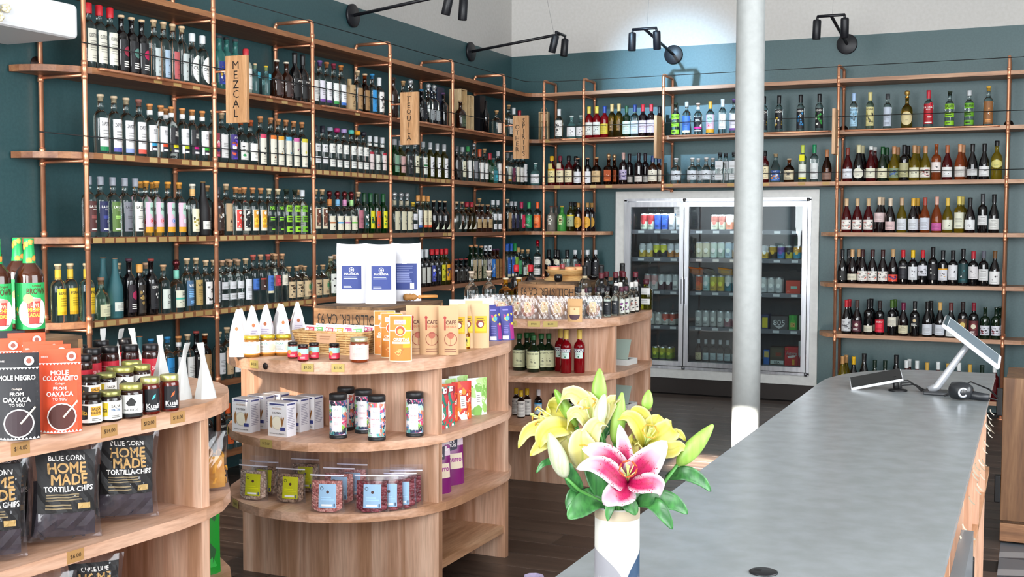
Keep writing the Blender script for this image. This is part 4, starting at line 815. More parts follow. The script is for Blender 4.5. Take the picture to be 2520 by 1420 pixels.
 'v_yt': ('yellow', 'bord', 0.29, 'foil', 'd8c468', 'W', 'dcdcc8', '444444', '', {'z': (0.12, 0.56)}),
 'v_bl': ('wine', 'burg', 0.28, 'foil', '1c1c1e', 'F', 'dcdee0', '2a5a7a', '', {}),
 'v_bw': ('black', 'bord', 0.31, 'foil', '3a3c40', 'W', 'dcdcdc', '444444', 'TERRA', {'z': (0.2, 0.44)}),
 'v_bs': ('black', 'burg', 0.305, 'foil', '1c1c1e', 'W', 'dcdcd8', '444444', 'TERRA', {}),
 'v_bo': ('black', 'burg', 0.28, 'foil', '17171a', 'F', '1c1c1c', 'c8b83c', '', {}),
 'v_cr': ('wine', 'burg', 0.28, 'foil', 'c49c70', 'W', 'd2ccb8', '444444', '', {'z': (0.1, 0.28)}),
 'v_re': ('wine', 'burg', 0.285, 'foil', 'b89468', 'A', 'd8402c', '4a2a6a', '', {'z': (0.08, 0.28)}),
 'v_bd': ('black', 'bord', 0.28, 'foil', 'c02430', 'W', '1c1c22', '444444', 'LOMAS', {'z': (0.16, 0.58)}),
 'v_yc': ('black', 'bord', 0.28, 'foil', 'e0b818', 'F', 'd2d4d8', 'c8a83c', '', {'z': (0.14, 0.52)}),
 'v_rc': ('black', 'bord', 0.28, 'foil', 'c02430', 'A', 'd4d4dc', 'd4d4dc', '', {'z': (0.26, 0.56)}),
 'v_rr': ('black', 'bord', 0.305, 'foil', '17171a', 'F', '17161a', 'd03044', '', {'z': (0.14, 0.56)}),
 'v_sn': ('black', 'bord', 0.28, 'foil', '1c1c20', 'T', 'd4d4da', 'e0a028', '', {'z': (0.14, 0.48)}),
 'v_wg': ('black', 'bord', 0.28, 'foil', '17171a', 'F', 'd6d6da', '444444', '', {'z': (0.16, 0.58)}),
 'v_te': ('black', 'bord', 0.295, 'foil', '17171a', 'F', '16393c', 'c8c06c', '', {'z': (0.08, 0.6)}),
 'v_ra': ('black', 'bord', 0.275, 'foil', 'b02434', 'F', 'd2ced0', 'a04444', '', {'z': (0.2, 0.56)}),
 'v_gc2': ('black', 'bord', 0.28, 'foil', '5a5c68', 'W', 'dcdcdc', '444444', 'TERRA', {'z': (0.16, 0.48)}),
 'v_ct': ('black', 'burg', 0.28, 'foil', '6a4a2c', 'F', 'dcdcdc', '444', '', {'z': (0.06, 0.42)}),
 'v_6a': ('black', 'burg', 0.28, 'foil', 'b82430', 'A', 'c8cacc', '8a8a90', '', {'z': (0.08, 0.44)}),
 'v_6b': ('wine', 'burg', 0.28, 'foil', '4a3430', 'R', '4a1a28', 'd8ccc0', '', {'z': (0.08, 0.4)}),
 'v_6c': ('black', 'bord', 0.29, 'foil', '17171a', 'W', 'd8d4c0', '444444', '', {'z': (0.08, 0.26)}),
 'v_6d': ('black', 'bord', 0.28, 'foil', '2a2020', 'W', 'c41c30', '444444', 'SERRAT', {'z': (0.08, 0.46)}),
 'v_6e': ('black', 'bord', 0.29, 'foil', '3a5a1c', 'W', 'd8d4c4', '444444', '', {'z': (0.26, 0.52)}),
 'v_6f': ('wine', 'burg', 0.27, 'foil', '6a1c3c', 'W', 'd4ccac', '444444', 'Bandol', {'z': (0.08, 0.32)}),
 'v_6g': ('black', 'bord', 0.285, 'foil', '17171a', 'R', '17171a', 'd0b88c', '', {'z': (0.28, 0.56), 'nk': 'd8cfc0', 'nz': (0.76, 0.8)}),
 'v_6h': ('black', 'burg', 0.285, 'foil', '1c1a1a', 'W', 'ccd0d8', '444444', '', {'z': (0.06, 0.36)}),
 'v_6i': ('black', 'burg', 0.28, 'foil', 'c8a060', 'W', 'ccd0d8', '444444', '', {'z': (0.06, 0.36)}),
 'v_6j': ('black', 'burg', 0.28, 'foil', '5a2828', 'F', 'd0d2d0', '444', '', {'z': (0.04, 0.4)}),
 'v_6k': ('black', 'bord', 0.29, 'foil', '2a2020', 'R', '4a3020', 'd0b464', '', {'z': (0.08, 0.54)}),
 'v_6l': ('black', 'bord', 0.285, 'foil', '7a1c2c', 'R', '5a2428', 'd8d0b8', '', {'z': (0.08, 0.5)}),
 'v_6m': ('dkgreen', 'bord', 0.255, 'none', '2a5a1c', 'A', 'd2d4dc', '8a2a3a', '', {'z': (0.12, 0.42)}),
 'w7a': ('yellow', 'burg', 0.3, 'foil', 'b88a58', 'N', 'eeece6', '444444', '', {}),
 'w7b': ('black', 'burg', 0.3, 'foil', 'd8a81c', 'N', 'eeece6', '444444', '', {}),
 'w7c': ('black', 'champ', 0.33, 'foil', '17171a', 'W', 'd2ccb8', '444444', '', {}),
 'w7d': ('dkgreen', 'burg', 0.28, 'foil', '0e2418', 'N', 'eeece6', '444444', '', {}),
 'w7e': ('pinkred', 'bord', 0.29, 'foil', 'dce0e0', 'N', 'eeece6', '444444', '', {}),
 'w7f': ('dkgreen', 'bord', 0.28, 'foil', 'c8a04c', 'N', 'eeece6', '444444', '', {}),
 'camp': ('red', 'std', 0.285, 'foil', 'dcc64c', 'T', 'dfe4e0', 'e8e8e4', 'APERITIVO', {'z': (0.1, 0.5)}),
 'aper': ('red', 'std', 0.285, 'foil', '23408a', 'W', 'd8c040', '444444', 'AVERNA', {'z': (0.12, 0.44)}),
 'galli': ('gold', 'slim', 0.3, 'foil', 'b89860', 'F', '6a4a1c', '444444', '', {'z': (0.2, 0.5), 'ang': 30}),
 'vgr': ('dkgreen', 'bord', 0.28, 'foil', '1c4a2c', 'W', 'c4d0bc', '444444', '', {'z': (0.1, 0.5)}),
 'vcl': ('clear', 'bord', 0.285, 'foil', '28386a', 'W', 'c8ccd4', '444444', '', {'z': (0.1, 0.5)}),
 'vrd': ('wine', 'bord', 0.285, 'foil', 'b02430', 'W', 'd4bcc4', '444444', '', {'z': (0.12, 0.5)}),
 'opt': ('black', 'std', 0.26, 'foil', '15151a', 'W', '1c1c22', '444444', 'OPAL', {}),
 'aqv': ('clear', 'squat', 0.225, 'cork', 'd4ccc8', 'F', 'ccd2da', '444444', '', {'z': (0.14, 0.5)}),
 'aqw': ('clear', 'sq', 0.265, 'cork', '3a3c40', 'D', 'ccd0d4', '444444', '', {'z': (0.1, 0.72)}),
 'glb': ('clear', 'champ', 0.24, 'cork', 'd2b48c', 'A', '3a5a9a', 'd8883c', 'RUM', {'z': (0.06, 0.42)}),
 'aqs': ('amber', 'squat', 0.2, 'cork', 'cfb898', 'R', 'd4c8a8', '4a4a44', '', {}),
 'yel': ('pale', 'slim', 0.31, 'foil', 'b8c850', 'B', 'dce0d4', 'd8d03c', '', {'tag': 'e4dc1c', 'z': (0.08, 0.48)}),
 'gwc': ('clear', 'slim', 0.31, 'foil', '1f8a5a', 'W', 'd8dcdc', '444444', '', {'z': (0.08, 0.5)}),
 'rosb': ('amber', 'burg', 0.265, 'foil', 'b87c54', 'W', '8a6a5c', '444444', '', {'z': (0.06, 0.3)}),
}
ROWS = [
 ('L', 2, 'AB', 'rw/-5.722/0.264/0 rw/-5.648/0.264/0 rw/-5.573/0.264/0 ru1/-5.494/0.264/0 ru2/-5.419/0.264/0 ru3/-5.344/0.264/0 sk1/-5.251/0.264/0 sk2/-5.176/0.264/0 sk3/-5.102/0.264/0 sk1/-5.027/0.264/0 cr/-4.941/0.264/0 cr/-4.854/0.264/0'),
 ('L', 2, 'BC', 'bt/-4.706/0.267/0 bt2/-4.64/0.267/0 bt/-4.558/0.267/0 rc/-4.456/0.264/0 tg/-4.382/0.276/0 tg2/-4.272/0.276/0 dc/-4.137/0.257/0 dc/-4.033/0.257/0 ag/-3.941/0.257/0 ag/-3.854/0.257/0'),
 ('L', 2, 'CD', 'cl/-3.748/0.264/0 pu1/-3.668/0.264/0 pu2/-3.586/0.264/0 pu3/-3.502/0.264/0 pu4/-3.412/0.264/0 ce/-3.294/0.257/0 kr/-3.199/0.264/0 kr2/-3.102/0.264/0 blu/-3.003/0.264/0 ws/-2.907/0.264/0'),
 ('L', 2, 'DE', 'db/-2.704/0.264/0 cl/-2.559/0.264/0 cs/-2.445/0.262/0 ds/-2.273/0.262/0 cs/-2.161/0.262/0 cs/-2.068/0.262/0 dp/-1.916/0.262/0'),
 ('L', 2, 'EF', 'bb/-1.595/0.256/0 cg/-0.89/0.256/0'),
 ('L', 2, 'FG', 'cl/-0.649/0.264/0 ws/-0.542/0.264/0 rg/-0.415/0.264/0'),
 ('B', 2, 'GH', 'ws/0.595/0.264/0 wq/0.715/0.256/0 wq/0.806/0.256/0'),
 ('B', 2, 'HI', 'camp/0.886/0.264/0 camp/0.961/0.264/0 aper/1.035/0.264/0 galli/1.106/0.267/0 galli/1.172/0.267/0 vgr/1.243/0.263/0 vcl/1.319/0.263/0 vrd/1.395/0.263/0 vrd/1.471/0.263/0 opt/1.527/0.162/1 opt/1.546/0.264/0'),
 ('B', 2, 'IJ', 'mb/1.695/0.264/0 bc/1.793/0.264/0 bp/1.895/0.264/0 ne/2.003/0.264/0 wm/2.111/0.267/0 pu1/2.209/0.264/0 ko1/2.467/0.267/0 ko1/2.594/0.267/0 ko2/2.773/0.267/0 ko3/2.927/0.267/0'),
 ('B', 2, 'JK', 'nb/3.205/0.267/0 nc/3.334/0.267/0 ns/3.471/0.267/0 sg/3.62/0.256/0 lr/3.785/0.264/0 mb/3.944/0.264/0 mb2/4.089/0.264/0 wk2/4.229/0.264/0'),
 ('L', 3, 'AB', 'zp1/-5.65/0.264/0 zp2/-5.556/0.264/0 zp3/-5.468/0.264/0 zp4/-5.375/0.264/0 re1/-5.292/0.264/0 re2/-5.206/0.264/0 re3/-5.122/0.264/0 re4/-5.05/0.162/1 re4/-5.032/0.264/0 re5/-4.95/0.264/0 re6/-4.863/0.264/0'),
 ('L', 3, 'BC', 'mul/-4.765/0.264/0 wl/-4.691/0.264/0 ji/-4.603/0.264/0 pa/-4.502/0.257/0 pa2/-4.408/0.257/0 cu1/-4.32/0.264/0 cu2/-4.216/0.264/0 cu3/-4.136/0.264/0 cu4/-4.054/0.264/0 cu5/-3.97/0.264/0 cu6/-3.88/0.264/0'),
 ('L', 3, 'CD', 'an/-3.726/0.264/0 an/-3.64/0.264/0 la1/-3.553/0.264/0 la2/-3.468/0.264/0 la3/-3.382/0.264/0 la4/-3.288/0.264/0 la5/-3.204/0.264/0 la6/-3.123/0.264/0 pk1/-3.047/0.267/0 pk2/-2.964/0.267/0 pk1/-2.873/0.267/0'),
 ('L', 3, 'DE', 'gf/-2.69/0.264/0 pf/-2.6/0.264/0 dk/-2.489/0.264/0 cm/-2.383/0.267/0 gr/-2.253/0.264/0 pw/-2.141/0.267/0 pw/-2.026/0.267/0 pw/-1.908/0.267/0'),
 ('L', 3, 'EF', 'bk/-1.678/0.264/0 cm/-1.583/0.267/0 gw/-1.477/0.264/0 gg/-1.361/0.264/0 go/-1.251/0.264/0 cl/-1.155/0.264/0 rg/-1.049/0.264/0 tl/-0.964/0.256/0 ww/-0.885/0.267/0'),
 ('L', 3, 'FG', 'gy/-0.674/0.264/0 mu/-0.586/0.264/0 ivy/-0.496/0.264/0 cl/-0.404/0.264/0 vv/-0.321/0.264/0'),
 ('B', 3, 'CG', 'wq/0.358/0.256/0'),
 ('B', 3, 'GH', 'rm1/0.524/0.264/0 rm2/0.608/0.264/0 rm3/0.692/0.264/0 rm3/0.721/0.162/1 bw/0.78/0.264/0'),
 ('B', 3, 'HI', 'bw/0.875/0.264/0 wk/0.958/0.256/0 wsq/1.076/0.262/0 wsq/1.095/0.161/1 po/1.215/0.263/0 br/1.238/0.162/1 br/1.359/0.263/0 br/1.387/0.162/1 bx/1.488/0.256/0 bx/1.51/0.154/1'),
 ('B', 3, 'IJ', 'aqv/1.7/0.256/0 aqv/1.846/0.256/0 aqv/1.87/0.154/1 aqv/1.969/0.256/0 aqv/2.001/0.154/1 aqw/2.093/0.262/0 aqw/2.118/0.161/1 aqw/2.213/0.262/0 rm3/2.479/0.264/0 glb/2.57/0.258/0 aqs/2.683/0.256/0 yel/2.796/0.267/0 gwc/2.893/0.267/0 rosb/2.995/0.261/0'),
 ('B', 3, 'JK', 'v_rw/3.162/0.261/0 v_ch/3.25/0.258/0 v_ch/3.265/0.156/1 v_rb/3.347/0.261/0 v_rb/3.366/0.159/1 v_dk/3.439/0.261/0 v_dk/3.46/0.159/1 v_am/3.528/0.261/0 v_am/3.546/0.159/1 v_bb/3.607/0.263/0 v_bb/3.626/0.162/1 v_gy/3.685/0.261/0 v_gy/3.704/0.159/1 v_gc/3.769/0.261/0 v_ro/3.852/0.263/0 v_rd/3.935/0.261/0 v_or/4.029/0.261/0 v_or/4.047/0.159/1 v_bk/4.122/0.261/0 v_by/4.209/0.261/0 v_ye/4.3/0.257/0'),
 ('L', 4, 'AB', 'luA/-5.742/0.264/0 luB/-5.661/0.264/0 luC/-5.575/0.264/0 luD/-5.488/0.264/0 luE/-5.41/0.264/0 neA/-5.33/0.264/0 neA/-5.257/0.162/1 neB/-5.248/0.264/0 neB/-5.162/0.162/1 neC/-5.158/0.264/0 neD/-5.068/0.264/0 py/-4.956/0.264/0 bz/-4.862/0.262/0 cl/-4.704/0.162/1'),
 ('L', 4, 'BC', 'bp1/-4.735/0.264/0 kb/-4.657/0.264/0 p1/-4.569/0.264/0 p2/-4.488/0.264/0 p3/-4.404/0.264/0 p1/-4.398/0.162/1 p3/-4.323/0.264/0 mbk/-4.24/0.264/0 mbk/-4.147/0.264/0 mb/-4.056/0.264/0 mb/-3.963/0.264/0 mb2/-3.882/0.264/0 cl/-3.776/0.162/1'),
 ('L', 4, 'CD', 'cb/-3.733/0.264/0 cb/-3.651/0.264/0 d1/-3.553/0.257/0 d2/-3.454/0.257/0 d3/-3.366/0.257/0 d4/-3.279/0.257/0 pp/-3.198/0.264/0 dg1/-3.182/0.166/1 dg1/-3.124/0.267/0 dg2/-3.041/0.267/0 dg3/-2.957/0.267/0 dg4/-2.865/0.267/0'),
 ('L', 4, 'DE', 'fo/-2.683/0.257/0 fo/-2.586/0.257/0 fo/-2.495/0.257/0 sw/-2.414/0.264/0 wb/-2.341/0.267/0 co/-2.256/0.267/0 co/-2.183/0.267/0 cz/-2.07/0.257/0 cz/-1.967/0.257/0 cz/-1.877/0.257/0'),
 ('L', 4, 'EF', 'cz2/-1.667/0.257/0 cz2/-1.57/0.257/0 az/-1.481/0.257/0 az/-1.394/0.257/0 bs/-1.291/0.256/0 bs/-1.187/0.256/0 bs/-1.073/0.256/0 cl/-1.043/0.162/1 w2/-0.983/0.264/0 w2/-0.886/0.264/0'),
 ('L', 4, 'FG', 'kr/-0.673/0.264/0 nv/-0.594/0.264/0 nv/-0.503/0.264/0 crm/-0.365/0.264/0'),
 ('B', 4, 'CG', 'grn/0.297/0.264/0 orn/0.383/0.264/0'),
 ('B', 4, 'GH', 'gs/0.518/0.256/0 gs/0.522/0.154/1 es/0.623/0.256/0 ol/0.712/0.264/0 ol/0.715/0.162/1 yl/0.787/0.264/0'),
 ('B', 4, 'HX', 'yl/0.875/0.264/0 yl/0.878/0.162/1'),
 ('B', 4, 'JK', 'v_go/3.16/0.261/0 v_go/3.247/0.261/0 v_go/3.335/0.261/0 v_pk/3.421/0.261/0 v_pk/3.435/0.159/1 v_lp/3.507/0.261/0 v_yw/3.596/0.261/0 v_dw/3.684/0.261/0 v_dw/3.709/0.159/1 v_ow/3.774/0.261/0 v_mg/3.863/0.261/0 v_y2/3.946/0.261/0 v_yt/4.032/0.263/0 v_yt/4.05/0.162/1 v_bl/4.113/0.261/0 v_bw/4.206/0.263/0 v_bs/4.289/0.261/0'),
 ('L', 5, 'XA', 'yy/-5.89/0.2/0 yy/-5.811/0.2/0'),
 ('L', 5, 'AB', 'yy/-5.766/0.264/0 jg/-5.662/0.257/0 tm/-5.566/0.262/0 tm/-5.541/0.16/1 dpu/-5.468/0.264/0 wi/-5.436/0.162/1 gp/-5.394/0.267/0 dm/-5.302/0.264/0 dw/-5.226/0.162/1 am/-5.206/0.264/0 dt/-5.092/0.257/0 va/-5.011/0.264/0 vt/-4.934/0.264/0 wi/-4.849/0.264/0'),
 ('L', 5, 'BC', 'lw/-4.779/0.264/0 dw/-4.704/0.264/0 dw/-4.63/0.264/0 dw/-4.556/0.264/0 dw/-4.519/0.162/1 lw/-4.481/0.264/0 dw/-4.444/0.162/1 t1/-4.407/0.264/0 t2/-4.332/0.264/0 t3/-4.258/0.264/0 t4/-4.184/0.264/0 t5/-4.109/0.264/0 t5/-4.066/0.162/1 kq/-4.028/0.257/0 kq/-3.941/0.257/0 kq2/-3.854/0.257/0 kq/-3.75/0.156/1'),
 ('L', 5, 'CD', 'kq/-3.727/0.257/0 kq2/-3.64/0.257/0 wj/-3.544/0.257/0 wj/-3.449/0.257/0 dw/-3.353/0.162/1'),
 ('L', 5, 'DE', 'gl/-2.439/0.264/0 gl/-2.362/0.264/0 gl/-2.284/0.264/0 gl/-2.205/0.264/0 pb/-2.118/0.264/0 pk/-2.036/0.264/0 pyl/-1.953/0.264/0 por/-1.875/0.264/0'),
 ('L', 5, 'EF', 'sr/-1.679/0.256/0 sr/-1.588/0.256/0 sr/-1.498/0.256/0 ov/-1.414/0.262/0 ov/-1.32/0.262/0 ov2/-1.217/0.262/0 osv/-1.128/0.262/0 obl/-1.041/0.262/0 okf/-0.964/0.262/0 okf/-0.886/0.262/0'),
 ('L', 5, 'FG', 'bl2/-0.69/0.267/0 bl2/-0.601/0.267/0 gl2/-0.52/0.267/0 gm2/-0.438/0.264/0 sqw/-0.323/0.256/0'),
 ('B', 5, 'CG', 'wd/0.283/0.257/0 rb/0.384/0.264/0'),
 ('B', 5, 'GH', 'dkb/0.495/0.256/0 dkb/0.519/0.154/1 dkb/0.585/0.256/0 dkb/0.676/0.256/0 dks/0.758/0.264/0 dks/0.833/0.264/0'),
 ('B', 5, 'HX', 'dks/0.843/0.162/1 dks/0.875/0.264/0 dks/0.918/0.162/1'),
 ('B', 5, 'JK', 'v_bo/3.134/0.261/0 v_bo/3.171/0.159/1 v_cr/3.214/0.261/0 v_cr/3.252/0.159/1 v_dg/3.295/0.261/0 v_dg/3.375/0.261/0 v_dg/3.456/0.261/0 v_re/3.536/0.261/0 v_bd/3.614/0.263/0 v_yc/3.69/0.263/0 v_rc/3.766/0.263/0 v_rr/3.843/0.263/0 v_sn/3.919/0.263/0 v_wg/3.995/0.263/0 v_te/4.071/0.263/0 v_ra/4.146/0.263/0 v_gc2/4.222/0.263/0 v_ct/4.304/0.261/0'),
 ('B', 6, 'JK', 'v_6a/3.174/0.261/0 v_6a/3.182/0.159/1 v_6b/3.259/0.261/0 v_6c/3.35/0.263/0 v_6c/3.36/0.162/1 v_6d/3.44/0.263/0 v_6e/3.536/0.263/0 v_6e/3.547/0.162/1 v_6f/3.624/0.261/0 v_6g/3.713/0.263/0 v_6h/3.809/0.261/0 v_6h/3.829/0.159/1 v_6i/3.905/0.261/0 v_6j/3.988/0.261/0 v_6k/4.077/0.263/0 v_6l/4.158/0.263/0 v_6m/4.242/0.263/0 v_6m/4.323/0.263/0 v_6m/4.347/0.162/1'),
 ('B', 7, 'JK', 'w7a/3.149/0.261/0 w7a/3.164/0.159/1 w7b/3.238/0.261/0 w7c/3.322/0.258/0 w7d/3.408/0.261/0 w7d/3.489/0.261/0 w7c/3.576/0.258/0 w7e/3.657/0.263/0 w7e/3.669/0.162/1 w7e/3.738/0.263/0 w7f/3.816/0.263/0 w7e/3.899/0.263/0 w7f/3.975/0.263/0 w7e/4.057/0.263/0 w7f/4.139/0.263/0 w7d/4.229/0.261/0 w7e/4.322/0.263/0'),
 ('L', 6, 'AB', 'dm/-5.532/0.264/0 tm/-5.394/0.262/0 blu/-5.312/0.264/0 blu/-5.18/0.264/0 re2/-5.09/0.264/0 wl/-5.014/0.264/0 dm/-4.94/0.264/0 kr2/-4.865/0.264/0'),
 ('L', 6, 'BC', 'lw/-4.74/0.264/0 kb/-4.665/0.264/0 wl/-4.591/0.264/0 dm/-4.508/0.264/0 lw/-4.42/0.264/0 kb/-4.326/0.264/0 dm/-4.23/0.264/0 wl/-4.136/0.264/0 dm/-4.039/0.264/0 kb/-3.936/0.264/0'),
 ('L', 6, 'CD', 'dm/-3.678/0.264/0 gl/-3.57/0.264/0 lw/-3.454/0.264/0'),
 ('L', 7, 'AB', 'gw/-4.941/0.264/0 bk/-4.859/0.264/0'),
 ('L', 7, 'BC', 'dm/-4.743/0.264/0 orn/-4.669/0.264/0 gw/-4.594/0.264/0'),
]
BAYW = {'XA': 'rounded shelf end', 'AB': 'end bay', 'BC': 'MEZCAL-sign bay', 'CD': 'third bay', 'DE': 'TEQUILA-sign bay', 'EF': 'bay before corner', 'FG': 'corner bay', 'CG': 'corner turn',
        'GH': 'narrow bay', 'HI': 'bay left of column', 'HX': 'narrow bay end', 'IJ': 'bay above cooler', 'JK': 'wine bay'}
CAPW = {'cork': 'cork', 'big': 'cork', 'foil': 'capsule', 'shortfoil': 'capsule', 'wax': 'wax cap', 'blob': 'wax cap', 'ball': 'stopper', 'screw': 'cap'}
for wall, s, bay, txt in ROWS:
    its = [e.split('/') for e in txt.split()]
    fr = [e for e in its if e[3] in ('0', 'False')]; bk = [e for e in its if e not in fr]
    z = sh[s]+ST+.0002 if not (s == 7 and bay == 'JK') else .10+ST+.0002
    for lst, where in ((fr, 'front'), (bk, 'rear')):
        for i, (k, t, o, b) in enumerate(lst):
            spec = STY[k]; t = float(t); o = float(o)
            g = GW[spec[0]]; bw = '' if spec[5] == 'N' else ', %s label' % cname(spec[6])
            cw = '' if spec[3] == 'none' else ', %s %s' % (cname(spec[4]), CAPW[spec[3]])
            place = ('%s from left' % ORD[i+1]) if len(lst) > 1 else 'alone'
            if where == 'rear': place = 'rear row '+place
            lab = '%s bottle%s%s, %s, %s shelf, %s' % (g, bw, cw, place, ORD[s], BAYW[bay])
            if len(lab.split()) > 16: lab = '%s bottle%s, %s, %s shelf, %s' % (g, bw, place, ORD[s], BAYW[bay])
            wine = bay == 'JK' and s >= 3
            nm = 'wine_bottle' if wine else ('clear_spirits_bottle' if spec[0] in ('clear', 'pale', 'cyan', 'frost') else 'spirits_bottle')
            loc, rz = ((o, t, z), .28 if spec[1] != 'sq' else 0.) if wall == 'L' else ((t, -o, z), -math.pi/2)
            bottle(loc, rz, spec, lab, 'wine bottle' if wine else 'spirits bottle', 'bottles on the %s shelf, %s' % (ORD[s], BAYW[bay]), nm)

# ================================================================ display islands
def stadium(cx, y0, y1, r, n=14): return qarc(cx, y0, r, r, 180, 360, n)+qarc(cx, y1, r, r, 0, 180, n)
def island(cx, yf, yr, label, tagspec):
    root = thing('display_island', label, 'display stand', group='oak display islands in a row')
    RR = .53
    top = ob('top_board', MB().prism(stadium(cx, yf, yr, RR), .95, 1.0, OAK_H), root)
    s2 = ob('shelf_board', MB().prism(stadium(cx, yf, yr, RR), .645, .68, OAK_H), root)
    s3 = ob('shelf_board', MB().prism(stadium(cx, yf, yr, RR), .365, .40, OAK_H), root)
    ob('bottom_board', MB().box(cx-.47, cx+.49, yf-.015-.1, yr+.115, .115, .15, OAK_Y), root)
    tiers = ((0, .365), (.40, .645), (.68, .95))
    for nm, ya, yb in (('front_panel', yf-.15, yf-.115), ('rear_panel', yr+.115, yr+.15)):
        for (z0, z1) in tiers:
            p = ob(nm, MB().box(cx-.478, cx+.498, ya+.004, yb-.004, z0, z1, OAK_V), root)
            ws = [.07, .13, .1, .15, .12, .09, .16, .157]; x = cx-.479
            for q in range(8):
                x1 = x+ws[q]; ob('stave', MB().box(x+.0002, x1-.0002, ya, yb, z0, z1, OAK_V), p); x = x1
    for z0, z1 in tiers:
        if z0 == 0: z0 = .15
        ob('spine_panel', MB().box(cx-.015, cx+.015, yf-.115, yr+.115, z0, z1, OAK_V), root)
    for a, z, wd, txt in tagspec:
        par = top if z > .9 else (s2 if z > .6 else s3)
        M_ = Matrix.Translation((cx+(RR+.0004)*math.cos(R(a)), yf+(RR+.0004)*math.sin(R(a)), z)) @ Matrix.Rotation(R(a+90), 4, 'Z')
        fn, asp = flat_fn((-wd/2, -.0012, -.016), (1, 0, 0), (0, 0, 1), wd, .032)
        mb = MB().box(-wd/2, wd/2, -.0012, .0004, -.016, .016, mat('b9a25e', .7))
        printed(mb, fn, [('t', txt, .5, .5, .36, '3c3420', .6, .0)] if txt else [], asp, 1)
        mb.v = [tuple(M_ @ Vector(p)) for p in mb.v]; ob('price_tag', mb, par)
    return root
I1 = island(1.90, -5.90, -5.51, 'oak display island with rounded ends holding flour boxes, cans and bean pouches', [(262, .664, .065, '$12.00'), (221, .664, .05, '$8.00'), (237, .383, .06, '$10.00'), (255, .976, .05, '$13.00'), (283, .976, .05, '$9.00'), (296, .976, .05, '$11.00')])
I2 = island(1.90, -3.73, -3.34, 'farther oak display island holding green and red bottles, beneath the bowl', [(265, .664, .065, ''), (272, .976, .06, '$14.00'), (286, .976, .07, '$9.00'), (296, .976, .08, '$6.00')])
I3 = island(1.82, -8.15, -7.543, 'nearest oak display island holding mole pouches and tortilla chip bags', [])
I3.matrix_world = Matrix.Translation((2.35, -7.45, 0)) @ Matrix.Rotation(R(-5), 4, 'Z') @ Matrix.Translation((-2.35, 7.45, 0))
for y, t_, zz in ((-8.08, '$14.00', .976), (-7.80, '$14.00', .976), (-7.66, '$12.00', .976), (-7.55, '$18.00', .976), (-7.92, '$6.00', .664)):
    fn, asp = flat_fn((.0014, -.027, -.016), (0, 1, 0), (0, 0, 1), .054, .032)
    dx = 0
    ob('price_tag', printed(MB().box(0, .0014, -.027, .027, -.016, .016, mat('a87f4c', .7)), fn, [('t', t_, .5, .5, .4, '3c2a18', .7, .0)], asp, 1), I3, (2.3502+dx, y, zz))
# knot plugs in the oak
ob('knot', MB().lathe([(0, 0), (.014, 0), (.012, .002), (0, .0025)], 12, mat('241a18', .4), M=Matrix.Translation((1.90+.531*math.cos(R(262)), -5.90+.531*math.sin(R(262)), .973)) @ Matrix.Rotation(R(262), 4, 'Z') @ Matrix.Rotation(R(90), 4, 'Y')), I1)

# ---------------------------------------------------------------- packaging shapes (front faces local -y)
def pouch_fn(w, h, d, side, top=.86, pinch=.0, lean=0.):
    def P(u, v, L=0.):
        k = (1-min(1, v/top))**.75 if v < top else 0.
        e = math.sin(math.pi*min(1, max(0, u)))**.55
        dd = d/2*(k*.92+.06)*e+.0012
        x = (u-.5)*w*(1-pinch*math.sin(math.pi*min(1, v))*.5)
        return (x, side*(dd+.0003+L*.00018)+lean*v*v*h, v*h)
    return P
def pouch(root, w, h, d, m_, els, pinch=.06, lean=0., name='pouch_body', top=.86, back=None):
    f = pouch_fn(w, h, d, -1, top, pinch, lean); b = pouch_fn(w, h, d, 1, top, pinch, lean)
    mb = MB().grid(lambda u, v: f(u, v, -1.6), 10, 10, m_).grid(lambda u, v: b(1-u, v, -1.6), 10, 10, back or m_)
    mb.add([f(i/10, 0, -1.6) for i in range(11)]+[b(1-i/10, 0, -1.6) for i in range(11)], [tuple(range(22))[::-1]], m_)
    o = ob(name, mb, root)
    if els: ob('print', printed(MB(), f, els, w/h, 10, 10), root)
    return o
def pouch_thing(name, label, cat, loc, rz, group, w, h, d, hexcol, els, rough=.45, **kw):
    r = thing(name, label, cat, loc, rz, group); pouch(r, w, h, d, mat(hexcol, rough), els, **kw); return r
def jar(loc, label, r, h, body, lidc, els, group, name='jar', lidm=.6, lidr=.93, z0=.12, z1=.72, rz=0., neck=.0):
    t = thing(name, label, 'jar', loc, rz, group)
    hb = h*.84
    ob('glass', MB().lathe([(0, .001), (r*.94, 0), (r, r*.12), (r, hb*.86), (r*.97, hb*.93), (r*.88, hb*.985), (r*.84, hb), (0, hb)], 20, body), t)
    lid = ob('lid', MB().lathe([(r*lidr, hb-.001), (r*lidr+.0006, hb+.001), (r*lidr+.0006, h-.0025), (r*lidr-.001, h-.0006), (r*lidr-.005, h), (0, h)], 24, mat(lidc, .3, lidm)), t)
    fn, asp = cyl_fn(r, z0*h, z1*h, 80, -math.pi/2)
    ob('label', printed(MB(), fn, els, asp, 12), t); return t
CAMY = lambda p: math.atan2(4.587-p[0], p[1]+10.19)        # yaw that turns a front (-y) toward the viewer's aisle

